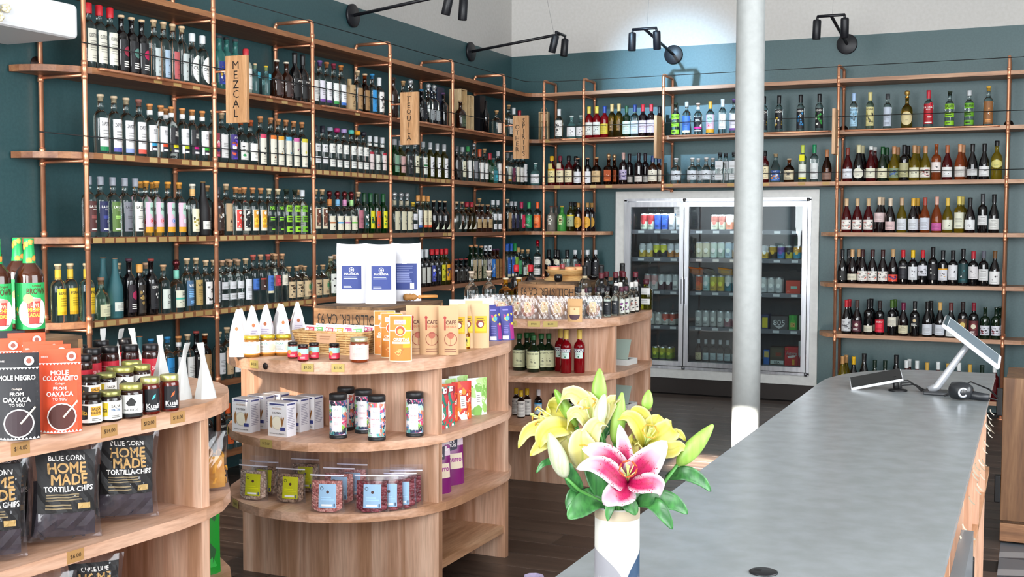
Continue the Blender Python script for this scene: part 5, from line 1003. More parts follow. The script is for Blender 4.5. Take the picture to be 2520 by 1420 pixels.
# ---------------------------------------------------------------- crates
def crate(loc, L_, W_, H_, label, els, rz=0.):
    """upturned fruit crate: long axis y, end panel with stencil at -y"""
    t = thing('wooden_crate', label, 'crate', loc, rz, 'old fruit crates')
    e = ob('end_panel', MB().box(-W_/2, W_/2, -L_/2, -L_/2+.018, 0, H_-.012, CRATE), t)
    fn, asp = flat_fn((-W_/2, -L_/2, 0), (1, 0, 0), (0, 0, 1), W_, H_)
    if els: ob('stencil', printed(MB(), fn, els, asp, 1), e)
    ob('end_panel', MB().box(-W_/2, W_/2, L_/2-.018, L_/2, 0, H_-.012, CRATE), t)
    for s in (-1, 1):
        for k in range(2): ob('side_slat', MB().box(s*W_/2-(.008 if s > 0 else 0), s*W_/2+(.008 if s < 0 else 0), -L_/2+.0185, L_/2-.0185, .004+k*H_*.48, (k+1)*H_*.47, CRATE_D), t)
    for k in range(3): ob('top_slat', MB().box(-W_/2+k*W_/3+.0015, -W_/2+(k+1)*W_/3-.0015, -L_/2, L_/2, H_-.012, H_, CRATE_D), t)
    return t
sten = [('t', 'HOLLISTER. CA 93', .52, .68, .27, '2a2018', .93, .0, 1)]
crate((1.9075, -5.67, 1.0002), .56, .34, .18, 'weathered fruit crate stencilled HOLLISTER CA 93 under the white flour sacks', sten)
crate((1.885, -3.40, 1.0002), .56, .37, .18, 'brown fruit crate stencilled HOLLISTER CA 93 under the wooden bowl', sten)
crate((1.585, -7.60, 1.0002), .60, .29, .17, 'dark fruit crate under the brown michelada mix bottles', [], R(-4))

# ---------------------------------------------------------------- island one, top
for i, (p, rz) in enumerate((((1.661, -6.371, 1.0002), .9), ((1.609, -6.215, 1.0002), .75), ((1.613, -6.127, 1.0002), .85), ((1.633, -6.047, 1.0002), .7), ((1.630, -5.919, 1.0002), .75))):
    t = thing('coffee_bag', 'white gusseted coffee bag, %s from left on the sunlit island end' % ORD[i+1], 'bag', p, CAMY(p)-math.pi/2+[-.3, .1, -.1, .25, .1][i], 'white coffee bags')
    h, w_, d_ = .19, .085, .058; WB = mat('e9e6ea', .5)
    def prof(v): return (1-.9*max(0, (v-.45)/.55)**1.25)
    mb = MB()
    for sx in (-1, 1): mb.grid(lambda u, v, sx=sx: (sx*(w_/2*(1-.25*v)), sx*(u-.5)*d_*prof(v), v*h), 4, 8, WB)
    for sy in (-1, 1): mb.grid(lambda u, v, sy=sy: ((.5-u)*sy*w_*(1-.25*v)*-1, sy*d_/2*prof(v)*(1-.5*max(0, (v-.4)/.6)*(1-abs(u-.5)*2)), v*h), 6, 8, WB)
    mb.add([(-w_/2, -d_/2, 0), (w_/2, -d_/2, 0), (w_/2, d_/2, 0), (-w_/2, d_/2, 0)], [(3, 2, 1, 0)], WB)
    ob('bag_body', mb, t)
    fn, asp = (lambda u, v, L: (w_/2*(1-.25*(.1+v*.6))+.0006+L*.0002, (u-.5)*d_*.8*prof(.1+v*.6), (.1+v*.6)*h)), .4
    ob('label', printed(MB(), fn, [('r', 0, 1, .0, 1, 'dcd6e0'), ('c', .5, .82, .07, 'b4633c'), ('l', .15, .85, .1, .65, 7, 'b3a8bc')], asp, 3), t)
for i, p in enumerate(((1.724, -6.375, 1.0002), (1.756, -6.313, 1.0002), (1.806, -6.274, 1.0002))):
    jar(p, 'gold-lidded salsa jar with white label, %s of three from left' % ORD[i+1], .033, .086, mat('8a5a24', .1, coat=.5), 'c7b13c', [('r', 0, 1, 0, 1, 'eeeee8'), ('t', 'CHOKA', .3, .78, .16, '4a9a8c', .4), ('l', .1, .5, .25, .62, 4, 'a8a8a0'), ('c', .72, .5, .3, 'e2d6bc'), ('r', 0, 1, 0, .1, 'd88a38')], 'gold-lidded salsa jars', rz=CAMY(p))
for i, p in enumerate(((1.905, -6.351, 1.0002), (1.996, -6.413, 1.0002), (1.997, -6.339, 1.0002), (2.085, -6.328, 1.0002))):
    jar(p, 'tiny black-lidded jam jar with aqua and red label, %s of four' % ORD[i+1], .0205, .066, mat('5a1814', .1, coat=.5), '1a1212', [('r', 0, 1, .52, 1, 'a8dcd8'), ('r', 0, 1, 0, .52, 'd8344c'), ('c', .25, .5, .2, 'e8924c'), ('l', .3, .7, .1, .3, 2, 'f0c4c4')], 'tiny jam jars', lidm=.2, rz=CAMY(p), z0=.1, z1=.74)
p = (2.208, -6.343, 1.0002)
jar(p, 'large jar with pink label beside the wicker basket', .0365, .096, mat('7a3418', .1, coat=.5), 'b7b08c', [('r', 0, 1, 0, 1, 'ecc4bc'), ('t', 'JOSEFA', .5, .74, .12, 'd89a94', .6), ('l', .25, .75, .2, .45, 3, 'd8aaa4')], None, rz=CAMY(p))
# wicker basket with sachets
WK = nmat('wicker', 'd8b27c', 'b98a52', (1, 1, 1), .7, 60); WK2 = mat('e0bd88', .7)
bk = thing('wicker_basket', 'low wicker basket filled with seasoning sachets', 'basket', (1.955, -6.09, 1.0002), R(3))
def brect(k, off=0.): return [(sx*(.14+.018*k+off), sy*(.088+.014*k+off)) for sx, sy in ((-1, -1), (1, -1), (1, 1), (-1, 1))]
ob('basket_base', MB().box(-.139, .139, -.087, .087, .0, .008, WK2), bk)
for j in range(8):
    k = j/7; c = brect(k, .0); pts = []
    for q in range(4):
        (x0, y0), (x1, y1) = c[q], c[(q+1) % 4]
        for i in range(14):
            t_ = i/14; nx, ny = (y1-y0), -(x1-x0); l_ = math.hypot(nx, ny); o_ = .0022*(1 if (i+j) % 2 else -1)
            pts.append((x0+(x1-x0)*t_+nx/l_*o_, y0+(y1-y0)*t_+ny/l_*o_, .012+.0098*j))
    ob('weave_strand', MB().tube(pts+[pts[0]], .0046, 6, WK, cap=False), bk)
for q in range(4):
    (x0, y0), (x1, y1) = brect(0)[q], brect(0)[(q+1) % 4]; (X0, Y0), (X1, Y1) = brect(1.05)[q], brect(1.05)[(q+1) % 4]
    for i in range(7):
        t_ = (i+.5)/7; ob('stake', MB().tube([(x0+(x1-x0)*t_, y0+(y1-y0)*t_, .006), (X0+(X1-X0)*t_, Y0+(Y1-Y0)*t_, .088)], .0022, 5, WK2), bk)
c = brect(1.05); ob('rim', MB().tube([(x, y, .091) for x, y in c]+[(c[0][0], c[0][1], .091), (c[1][0], c[1][1], .091)], .0062, 8, WK), bk)
fn, asp = flat_fn((-.045, -.1075, .046), (1, 0, 0), (0, -.1, 1), .09, .05); ob('kraft_card', printed(MB().box(-.045, .045, -.1075, -.106, .046, .096, mat('c69a78', .8)), fn, [('l', .2, .8, .3, .7, 2, 'a87c5c')], asp, 1), bk)
rd = random.Random(12)
for i in range(12):
    x = -.118+(i % 6)*.047; y = -.045+(i//6)*.075; hh = .062; cc = ['c83c48', '7cc070', 'd84a78', 'e0a83c', 'c83c48', '6ab060'][(i*5+i//6) % 6]
    s_ = thing('seasoning_sachet', '%s-labelled sachet, %s from left in the %s row of the basket' % (cname(cc), ORD[i % 6+1], ['front', 'rear'][i//6]), 'sachet', (1.955+x, -6.09+y, 1.052), rd.uniform(-.2, .2), 'sachets in the wicker basket')
    s_.rotation_euler = (R(-14), rd.uniform(-.08, .08), rd.uniform(-.15, .2))
    pouch(s_, .056, hh, .008, mat('d8dade', .25), [('r', .06, .94, .5, .94, 'eef0ee'), ('r', .14, .86, .56, .88, cc), ('c', .26, .72, .1, 'f4f0ee'), ('l', .42, .8, .62, .82, 2, 'f4e8e8'), ('r', .1, .9, .02, .4, '5a6a62')], top=.97, name='film_body')
# biscuits, coffee and cocoa pouches
orj = [('r', .04, .96, .02, .98, 'c67a24'), ('r', .62, .98, .3, .97, 'd29a16'), ('r', .04, .96, .05, .3, 'c8782e'), ('a', .2, .8, .1, .32, ['c8682c', 'e6a45c', 'b85a28'], 9, 5, .35), ('r', .22, .74, .8, .9, 'f0dcd4'), ('t', 'DONAS', .48, .85, .06, 'b06a9a', .4), ('r', 0, 1, .655, .675, 'f0e4d0'), ('c', .5, .665, .115, 'f4ead8'), ('c', .5, .665, .1, 'b8481c'), ('c', .5, .65, .06, 'e0b45c'), ('t', 'OREJITAS', .54, .47, .075, 'fbf3e4', .86, .04), ('r', .14, .92, .385, .43, 'fbf6ea'), ('l', .2, .86, .39, .425, 1, 'd8a86c')]
for i, (p, rz) in enumerate((((2.343, -6.257, 1.0002), .42), ((2.249, -6.164, 1.0002), .36), ((2.165, -6.076, 1.0002), .5))):
    pouch_thing('biscuit_pouch', 'orange biscuit pouch lettered OREJITAS, %s' % ['frontmost with its whole face showing', 'half hidden behind the front one', 'rearmost of three beside the crate'][i], 'pouch', p, rz, 'orange biscuit pouches', .088, .18, .04, 'dcccb0', orj, pinch=.0, top=.93)
cafe = [('t', 'CAFE', .62, .66, .075, '5a2a20', .5, .03), ('t', 'DE OLLA', .64, .575, .05, 'c06a4a', .5, .01), ('r', .28, .36, .5, .74, '9a2c24'), ('c', .32, .76, .03, '9a2c24'), ('c', .6, .40, .07, 'a85a44'), ('r', .59, .61, .2, .38, 'a85a44'), ('o', .6, .32, .12, .132, '8a3a2c'), ('l', .3, .9, .05, .14, 2, '8a5a44')]
for i, (p, rz) in enumerate((((2.274, -6.008, 1.0002), .55), ((2.332, -5.997, 1.0002), .55), ((2.409, -5.978, 1.0002), .5))):
    pouch_thing('coffee_pouch', 'brown kraft coffee pouch lettered CAFE DE OLLA, %s of three' % ORD[i+1], 'pouch', p, rz, 'kraft coffee pouches', .082, .2, .045, 'c09a74', cafe, rough=.75, pinch=.0, lean=.05, top=.92)
gran = [('r', .12, .9, .36, .4, 'b04a3c'), ('l', .15, .85, .42, .6, 4, 'c88c74'), ('a', .1, .9, .04, .32, ['b8443a', 'd09a84', 'a83a30'], 9, 8, .3), ('c', .5, .68, .05, 'b06a50')]
for i, p in enumerate(((2.200, -5.931, 1.0002), (2.235, -5.881, 1.0002), (2.309, -5.881, 1.0002))):
    pouch_thing('granola_pouch', 'kraft pouch with red leaf print, %s between the coffee pouches' % ORD[i+1], 'pouch', p, .5, 'kraft pouches with red leaves', .075, .17, .04, 'd0a888', gran, rough=.75, top=.92)
yel = [('r', .2, .86, .34, .72, 'd8a81c'), ('r', .24, .82, .38, .54, 'e8c42c'), ('c', .5, .54, .09, '8a3a2c'), ('c', .53, .53, .055, 'f0e4cc'), ('l', .3, .76, .60, .69, 2, '7a5a18')]
for i, p in enumerate(((2.349, -5.771, 1.0002), (2.360, -5.707, 1.0002), (2.412, -5.687, 1.0002), (2.307, -5.535, 1.0002))):
    pouch_thing('cocoa_pouch', 'tall kraft pouch with yellow label, %s' % ['leftmost behind the coffee pouches', 'behind the little oil bottle', 'frontmost and fully visible', 'rearmost of the yellow-labelled ones'][i], 'pouch', p, .45, 'kraft pouches with yellow labels', .078, .192, .04, 'd3b088', yel, rough=.75, pinch=.0, top=.9)
p = (2.372, -5.747, 1.0002); bottle(p, -1.1, ('gold', 'mini', .105, 'screw', '1a1a1a', 'R', 'd8c048', '1c1c1c', '', {'z': (.1, .5)}), 'tiny golden oil bottle with black cap between pouches', 'bottle', None, 'oil_bottle', .8)
p = (2.322, -5.698, 1.0002); bottle(p, -1.1, ('gold', 'mini', .1, 'screw', '1a1a1a', 'R', 'd8c048', '1c1c1c', '', {'z': (.1, .5)}), 'tiny golden oil bottle half hidden behind a coffee pouch', 'bottle', None, 'oil_bottle', .8)
pur = [('r', .55, 1, .04, .5, '9a2a78'), ('a', .2, .9, .45, .8, ['c83a8a', '4aa8b8', 'd8c04c'], 7, 3, .3), ('l', .1, .5, .2, .45, 5, '7a74c0'), ('r', .05, .4, .03, .14, 'e4e4ea'), ('l', .2, .8, .85, .95, 1, '8a84c8')]
for i, p in enumerate(((2.341, -5.381, 1.0002), (2.377, -5.324, 1.0002), (2.272, -5.281, 1.0002))):
    pouch_thing('snack_pouch', 'slim purple snack pouch at the island corner, %s' % ['left of the front pair', 'right of the front pair', 'mostly hidden rear one'][i], 'pouch', p, 1.0, 'slim purple pouches', .075, .155, .045, '3a3a86', pur, pinch=.25, lean=.12, top=.95)
wp = [('r', .1, .9, .55, .9, 'dfe0ea'), ('r', .3, .75, .6, .75, '5a3a6a')]
for i, p in enumerate(((2.162, -5.394, 1.0002), (2.206, -5.333, 1.0002), (2.227, -5.259, 1.0002))):
    pouch_thing('white_pouch', 'plain white pouch in the rear row behind the kraft pouches, %s' % ORD[i+1], 'pouch', p, .4, 'white rear pouches', .09, .185, .035, 'e6e6ea', wp, top=.92)
# white flour sacks on the crate
mas = [('r', .2, .86, .24, .64, '2f3f80'), ('o', .53, .57, .035, .045, 'e8e8f0'), ('c', .53, .57, .02, 'e8e8f0'), ('t', 'MASIENDA', .53, .5, .036, 'f0f0f6', .58, .04), ('l', .26, .76, .41, .46, 2, 'c0c6e0'), ('l', .26, .6, .26, .3, 2, 'c0c6e0')]
bkp = [('r', .1, .86, .2, .66, '2f3f80'), ('l', .16, .8, .32, .63, 9, '8a94c4'), ('r', .62, .76, .22, .32, 'e8e8f0')]
for i, (p, els, rz) in enumerate((((1.790, -5.724, 1.1804), mas, .42), ((1.932, -5.710, 1.1804), mas, .48), ((1.941, -5.497, 1.1804), bkp, .55))):
    t = thing('flour_sack', 'white flour sack with navy label, %s' % ['leftmost of three on the crate', 'middle one with MASIENDA facing out', 'rightmost showing its ingredient panel'][i], 'sack', p, rz, 'white flour sacks on the crate')
    w_, h, d_ = .135, .262, .085
    def sk(u, v, L=0., side=-1, w_=w_, h=h, d_=d_):
        k = 1-.95*max(0, (v-.80)/.20)**1.2; e = (1-abs(2*u-1)**5)
        wv = .004*math.sin(9*u+14*v)*(1 if v > .7 else 0)
        return ((u-.5)*w_*(1-.03*math.sin(3*v)), side*(d_/2*k*(.55+.45*e)+.0006+L*.0002+wv*e), v*h*(1+(.02*abs(2*u-1)**2 if v > .9 else 0)))
    WS = mat('dddce2', .65); mb = MB().grid(lambda u, v: sk(u, v, -2), 12, 14, WS).grid(lambda u, v: sk(1-u, v, -2, 1), 12, 14, WS)
    for sx in (0, 1): mb.grid(lambda u, v, sx=sx: Vector(sk(sx, v, -2)).lerp(Vector(sk(sx, v, -2, 1)), u if sx else 1-u), 2, 14, WS)
    mb.add([sk(i_/12, 0, -2) for i_ in range(13)]+[sk(1-i_/12, 0, -2, 1) for i_ in range(13)], [tuple(range(26))[::-1]], WS)
    ob('sack_body', mb, t); ob('label', printed(MB(), sk, els, w_/h, 12, 14), t)
p = (1.803, -5.036, 1.1805)
for i, (dx, dy, rz) in enumerate(((-.045, .0, .5), (.02, .03, .75))):
    t = thing('wooden_whisk', 'carved wooden chocolate whisk lying on the crate, %s' % ['its dark carved head showing', 'its pale handle showing'][i], 'whisk', (1.99+dx*.5, -5.47+dy-.06*i, 1.1985), R(35)+i*.3, 'wooden whisks')
    Mh = Matrix.Rotation(R(90), 4, 'Y')
    ob('handle', MB().lathe([(0, .0), (.008, .002), (.01, .01), (.006, .02), (.0075, .04), (.0075, .10), (0, .10)], 12, mat('c98a48', .5), M=Mh), t)
    ob('carved_head', MB().lathe([(0, -.07), (.014, -.065), (.017, -.05), (.012, -.045), (.0175, -.035), (.012, -.03), (.0175, -.02), (.01, -.005), (.007, .0), (0, 0)], 12, mat('6a4226' if i == 0 else 'a8753e', .6), M=Mh), t)

# ---------------------------------------------------------------- island one, middle shelf: boxes and tins
bxf = [('r', 0, 1, 0, 1, 'e9e7ea'), ('r', .1, .9, .92, .965, '3f4478'), ('l', .05, .95, .885, .9, 1, '8a8eb4'), ('t', 'MASIENDA', .5, .82, .05, 'e2c4b0', .74, .03), ('t', 'HAYDEN', .5, .69, .055, '2a2a30', .46, .02), ('c', .5, .4, .21, 'd8d4c8'), ('c', .52, .4, .185, 'f1ecd8'), ('p', [(.14, .28), (.2, .24), (.26, .3), (.25, .55), (.19, .62), (.13, .5)], 'a87848'), ('p', [(.76, .3), (.79, .3), (.9, .56), (.84, .6), (.8, .5), (.74, .62), (.7, .52)], '9a6a3c'), ('r', .68, .94, .18, .28, '3a4488'), ('t', 'TORTILLA FLOUR BLEND', .5, .085, .035, '2f2f34', .8, .01)]
bxs = [('r', 0, 1, 0, 1, 'dcdae0'), ('r', .1, .9, .92, .965, '3f4478'), ('l', .12, .88, .2, .84, 13, '9a98a8')]
for i, p in enumerate(((1.636, -6.301, 0.6802), (1.640, -6.205, 0.672), (1.663, -6.130, 0.672), (1.829, -6.322, 0.6802), (1.814, -6.205, 0.665), (1.833, -6.130, 0.664))):
    t = thing('flour_box', 'white tortilla flour box with navy trim, %s of the %s file' % (['front', 'middle', 'rear'][i % 3], ['left', 'right'][i//3]), 'box', (p[0], p[1], .6802), R(-3), 'tortilla flour boxes')
    w_, d_, h = .093, .062, .138
    ob('carton', MB().box(-w_/2, w_/2, -d_/2, d_/2, 0, h, mat('e2e0e4', .5)), t)
    fn, asp = flat_fn((-w_/2, -d_/2, 0), (1, 0, 0), (0, 0, 1), w_, h); ob('front_print', printed(MB(), fn, bxf, asp, 1), t)
    fn, asp = flat_fn((w_/2, -d_/2, 0), (0, 1, 0), (0, 0, 1), d_, h); ob('side_print', printed(MB(), fn, bxs, asp, 1), t)
for i, p in enumerate(((2.064, -6.271, 0.6802), (1.992, -6.100, 0.664), (2.095, -6.130, 0.665), (2.226, -6.245, 0.6802), (2.321, -6.106, 0.6802))):
    t = thing('tea_canister', 'black-capped canister with swirling colour print, %s' % ['front one of the left pair', 'rear one of the left pair', 'rear one of the middle pair', 'front one of the middle pair', 'standing alone at right'][i], 'canister', (p[0], p[1], .6802), CAMY(p)-.1, 'cascara canisters')
    r_, h = .0345, .178
    ob('tube_body', MB().lathe([(0, .014), (r_, .014), (r_, h-.024), (0, h-.024)], 28, mat('e8e8ee', .4)), t)
    fn, asp = cyl_fn(r_, .016, h-.026, 180, -math.pi/2, .0003)
    cl_ = ['d8507a', '3a6aa8', '8ab83c', 'e07a5c', '28283a', '5aa8a8', 'e8b4c4', 'f0ecec', 'b0d8c0', '2a3a5a']
    fn2, asp2 = cyl_fn(r_, .03, h-.045, 32, -math.pi/2-.08, .0012)
    pr_ = ob('wrap_print', printed(MB(), fn, [('r', 0, 1, 0, 1, 'dfe3ee'), ('a', 0, 1, 0, 1, cl_, 120, 20+i % 2, .2)], asp, 28), t)
    ob('label', printed(MB(), fn2, [('r', 0, 1, 0, 1, 'f2eff4'), ('t', 'INAI', .5, .84, .08, '8a8a94', .4, .0), ('t', 'CASCARA', .5, .55, .05, 'c84a6a', .8, .02), ('l', .25, .75, .25, .38, 3, 'e0b4c0')], asp2, 5), t)
    ob('base_cap', MB().lathe([(0, 0), (r_+.0006, 0), (r_+.0012, .002), (r_+.0012, .015), (0, .015)], 28, mat('202022', .45)), t)
    ob('lid', MB().lathe([(0, h-.025), (r_+.0012, h-.025), (r_+.0012, h-.003), (r_-.001, h), (0, h)], 28, mat('202022', .45)), t)

# ---------------------------------------------------------------- island one, lower shelf: bean pouches
FILM = film('clear_film', 'fbfafd', .035)
def beans(name, c1, c2, c3, scale=125.):
    m = bpy.data.materials.new(name); m.use_nodes = True; nt = m.node_tree; b = nt.nodes['Principled BSDF']
    tc = nt.nodes.new('ShaderNodeTexCoord'); vo = nt.nodes.new('ShaderNodeTexVoronoi'); vo.inputs['Scale'].default_value = scale
    rp = nt.nodes.new('ShaderNodeValToRGB'); e = rp.color_ramp.elements; e[0].color = hexc(c1); e[1].color = hexc(c3); k = e.new(.5); k.color = hexc(c2)
    dk = nt.nodes.new('ShaderNodeMixRGB'); dk.blend_type = 'MULTIPLY'; dk.inputs['Fac'].default_value = .0
    nt.links.new(tc.outputs['Object'], vo.inputs['Vector']); sp = nt.nodes.new('ShaderNodeSeparateColor')
    nt.links.new(vo.outputs['Color'], sp.inputs[0]); nt.links.new(sp.outputs[0], rp.inputs['Fac']); nt.links.new(rp.outputs[0], b.inputs['Base Color'])
    bp = nt.nodes.new('ShaderNodeBump'); bp.invert = True; bp.inputs['Strength'].default_value = 1.; bp.inputs['Distance'].default_value = .006
    nt.links.new(vo.outputs['Distance'], bp.inputs['Height']); nt.links.new(bp.outputs[0], b.inputs['Normal']); b.inputs['Roughness'].default_value = .35
    return m
BEAN = {'pale': beans('pale_beans', 'b0907a', 'd8bca6', 'eedccc'), 'brown': beans('speckled_beans', '6a5040', 'a68468', 'ccb098'), 'pink': beans('pink_beans', 'a0504a', 'd08880', 'e4b0a4'), 'red': beans('dark_red_beans', '52141e', '7a2632', '9c4a54', 85)}
def bean_pouch(loc, rz, kind, lc, label, big=1.):
    t = thing('bean_pouch', label, 'pouch', loc, rz, 'clear bean pouches'); w_, h, d_ = .132*big, .165*big, .046*big
    f = pouch_fn(w_, h, d_, -1, .9, .04); b = pouch_fn(w_, h, d_, 1, .9, .04)
    def sq_(u, v): return (.055+.89*u, .03+.70*v)
    def edge(u, v): # rounded bottom of the bean fill
        q = abs(2*u-1); return v+(1-v)*.28*max(0, q-.45)**1.6*(1-v)
    mb = MB().grid(lambda u, v: f(sq_(u, v)[0], sq_(u, edge(u, v))[1], -8), 10, 8, BEAN[kind]).grid(lambda u, v: b(1-sq_(u, v)[0], sq_(u, edge(u, v))[1], -8), 10, 8, BEAN[kind])
    mb.add([f(sq_(i/10, 1)[0], .73, -8) for i in range(11)]+[b(1-sq_(1-i/10, 1)[0], .73, -8) for i in range(10, -1, -1)][::-1], [tuple(range(22))], BEAN[kind])
    o = ob('beans', mb, t)
    mb = MB().grid(lambda u, v: f(u, v, .0), 10, 10, FILM).grid(lambda u, v: b(1-u, v, .0), 10, 10, FILM); ob('film_bag', mb, t)
    ob('zip_strip', MB().grid(lambda u, v: f(u, .84+.03*v, 6), 8, 1, mat('dcd8e6', .3)), t)
    els = [('r', .27, .79, .12, .66, lc), ('o', .36, .56, .03, .042, '22222a'), ('c', .54, .48, .035, '4a2c28'), ('l', .34, .74, .28, .38, 2, lighten(lc, 1.12)), ('r', .36, .68, .16, .205, 'f0f0f2'), ('r', .72, .76, .14, .22, '4a5a78')]
    ob('label', printed(MB(), lambda u, v, L: f(u, v, 3+L), els, w_/h, 10, 10), t); return t
LM, LBc = 'c6c71c', '9cc0e0'
for p, rz, k, lc, lb, bg in (((1.677, -6.310, 0.4002), .12, 'pale', LM, 'pouch of pale beans with lime label at the shelf end', 1.), ((1.671, -6.227, 0.4002), .15, 'brown', LM, 'pouch of brown beans hidden behind the lime-labelled pale beans', 1.),
                             ((1.844, -6.287, 0.4002), .18, 'brown', LM, 'pouch of speckled brown beans with lime label', .98), ((1.788, -6.100, 0.377), .2, 'brown', LM, 'rear pouch of speckled beans behind the brown ones', .98),
                             ((2.068, -6.359, 0.4002), .3, 'pink', LBc, 'pouch of pink beans with pale blue label, frontmost', 1.04), ((2.033, -6.220, 0.397), .25, 'pink', LBc, 'second pouch of pink beans behind the frontmost', 1.02), ((2.034, -6.120, 0.401), .25, 'pink', LBc, 'rear pouch of pink beans against the panel', 1.),
                             ((2.231, -6.292, 0.4002), .35, 'red', LBc, 'pouch of dark red beans with pale blue label, frontmost', 1.04), ((2.273, -6.240, 0.398), .4, 'red', LBc, 'second pouch of dark red beans in its file', 1.), ((2.300, -6.190, 0.404), .45, 'red', LBc, 'third pouch of dark red beans in its file', 1.), ((2.294, -6.130, 0.404), .45, 'red', LBc, 'rearmost pouch of dark red beans by the oak post', 1.)):
    bean_pouch((p[0], p[1], .4002), rz, k, lc, lb, bg)

# ---------------------------------------------------------------- island one, side bays
frs = {'w': ('1f7a68', [('a', 0, 1, 0, 1, ['c83c44', 'f0ecec', '1f8a70', '8a1c28'], 26, 3, .3)]), 'm': ('c83028', [('a', 0, 1, 0, 1, ['e08a2c', 'f4ead8', 'e06a28', 'b02420'], 26, 4, .3)]), 'g': ('e4ece4', [('a', 0, 1, 0, 1, ['9cc86c', 'b4d88c', '7cb050', 'dce8d8'], 26, 6, .3)])}
for i, (y, x, k, rz) in enumerate(((-5.92, 2.33, 'w', 1.05), (-5.845, 2.32, 'w', 1.0), (-5.755, 2.29, 'm', 1.05), (-5.665, 2.31, 'm', 1.0), (-5.53, 2.32, 'g', .95), (-5.87, 2.22, 'w', 1.05), (-5.74, 2.20, 'm', 1.05), (-5.62, 2.21, 'g', 1.0), (-5.50, 2.21, 'g', 1.0))):
    c_, art = frs[k]
    pouch_thing('dried_fruit_pouch', '%s fruit pouch, %s from oak post, side bay %s row' % ({'w': 'teal and red', 'm': 'red and orange', 'g': 'pale green'}[k], ORD[(i if i < 5 else i-5)+1], 'front' if i < 5 else 'rear'), 'pouch', (x, y, .6802), rz, 'dried fruit pouches', .1, .165, .045, c_, art+[('r', .36, .66, .3, .62, 'e8e4e0'), ('l', .4, .62, .34, .56, 4, '8a8684')], top=.94)
for i, (y, x, s_) in enumerate(((-5.90, 2.30, 1.), (-5.73, 2.27, 1.08), (-5.61, 2.20, 1.05))):
    pouch_thing('crisps_bag', 'purple cinnamon churro crisps bag, %s in the lower side bay' % ['nearest the front post', 'middle of three', 'rearmost of three'][i], 'bag', (x, y, .4002), .8, 'purple crisps bags', .15*s_, .215*s_, .075, '7a1c6a', [('r', 0, 1, .72, 1, 'd8c4d0'), ('a', 0, 1, .72, 1, ['8a2a7a', 'e4d8dc'], 9, 2, .3), ('p', [(.2, .58), (.8, .66), (.84, .9), (.3, .86)], '241c38'), ('t', 'GRAIN', .52, .81, .07, 'f0e8ec', .4, .03), ('t', 'CINNAMON', .5, .73, .06, 'f0e8ec', .52, .03), ('r', .36, .95, .3, .58, 'e0d0b8'), ('t', 'Churro', .66, .48, .1, 'a02a8a', .5, .03), ('a', .02, .5, .02, .5, ['c89a5c', 'b8843c', 'd8b078'], 14, 4, .3)], rough=.3, top=.97, lean=.1)


# ================================================================ island two
rd = random.Random(77)
FILM2 = film('crinkled_film', 'f8f6f8', .10, .2)
for i in range(9):
    px_ = 1.635+.083*i; row = i % 2
    p = (1.66+.082*i, -4.195+(.0 if i in (2, 3, 4, 5) else .03)+row*.045+.02*abs(i-3.5)*.3, 1.0002)
    p = (p[0], max(p[1], -3.73-math.sqrt(.53**2-(p[0]-1.9)**2)+.035), 1.0002)
    cc = ['c06a58', 'b87864', 'c8786a', 'a8604c', 'bc7a60', 'b08a6c', 'c49a78', 'b07058', 'a8785c'][i]
    t = thing('sweets_packet', 'clear crinkled packet of %s tamarind sweets, %s from left on the far island' % (cname(cc), ORD[i+1]), 'packet', p, .3, 'clear sweets packets')
    f = pouch_fn(.105, .13, .03, -1, .9, .0); b = pouch_fn(.105, .13, .03, 1, .9, .0)
    def wr(fn, u, v): q = fn(u, v, 0); return (q[0]+.002*math.sin(31*v+i), q[1]+.003*math.sin(23*u+17*v+i), q[2])
    ob('film_bag', MB().grid(lambda u, v: wr(f, u, v), 12, 12, FILM2).grid(lambda u, v: wr(b, 1-u, v), 12, 12, FILM2), t)
    ob('sweets', MB().lathe([(0, 0), (.035, .002), (.04, .006), (.035, .01), (0, .012)], 18, mat(cc, .5), M=Matrix.Translation((0, -.004, .05)) @ Matrix.Rotation(R(-90), 4, 'X')), t)
    ob('label', printed(MB(), lambda u, v, L: f(u, v, 3+L), [('r', .32, .68, .28, .72, 'dcc49c'), ('c', .5, .64, .03, 'b8503c'), ('l', .4, .6, .34, .5, 3, 'b09a78')], .68, 10, 10), t)
p = (2.297, -4.255, 1.0002)
t = pouch_thing('kraft_pouch', 'kraft pouch with round window standing by the small clear bottles', 'pouch', p, CAMY(p)-.2, None, .082, .125, .035, 'c69c6c', [('r', .1, .9, .66, .68, 'a87c4c'), ('r', .18, .82, .3, .62, 'd6b888'), ('c', .5, .55, .04, 'a8703c'), ('p', [(.12, .3), (.88, .3), (.8, .16), (.66, .09), (.34, .09), (.2, .16)], '4a2a34')], rough=.75, pinch=0., top=.9)
def small(p, spec, label, grp, rs=1., name='small_bottle'): bottle(p, CAMY(p)-math.pi/2-.25, spec, label, 'bottle', grp, name, rs)
sq1 = ('clear', 'mini', .175, 'wax', '1c1c22', 'W', '1c1f24', 'e0e0e0', 'SAL', {'z': (.06, .50)})
fl1 = ('clear', 'mini', .165, 'wax', '5a3040', 'A', 'd8dcd4', '8a3a8a', '', {'z': (.06, .56)}); wl1 = ('clear', 'mini', .185, 'wax', 'd8d4d0', 'A', 'd8d4cc', 'a0483c', '', {'z': (.06, .50)})
oil = ('olive', 'sq', .19, 'wax', '4a1624', 'D', 'dcdcda', 'aaa', '', {'z': (.18, .72)}); drk = ('black', 'bord', .24, 'shortfoil', '5a1824', 'N', 'd8d4cc', 'aaa', '', {}); tall = ('clear', 'std', .285, 'foil', '141416', 'F', 'cfc6b8', 'a0763c', '', {'nk': 'c8b490', 'nz': (.72, .78), 'z': (.1, .5)})
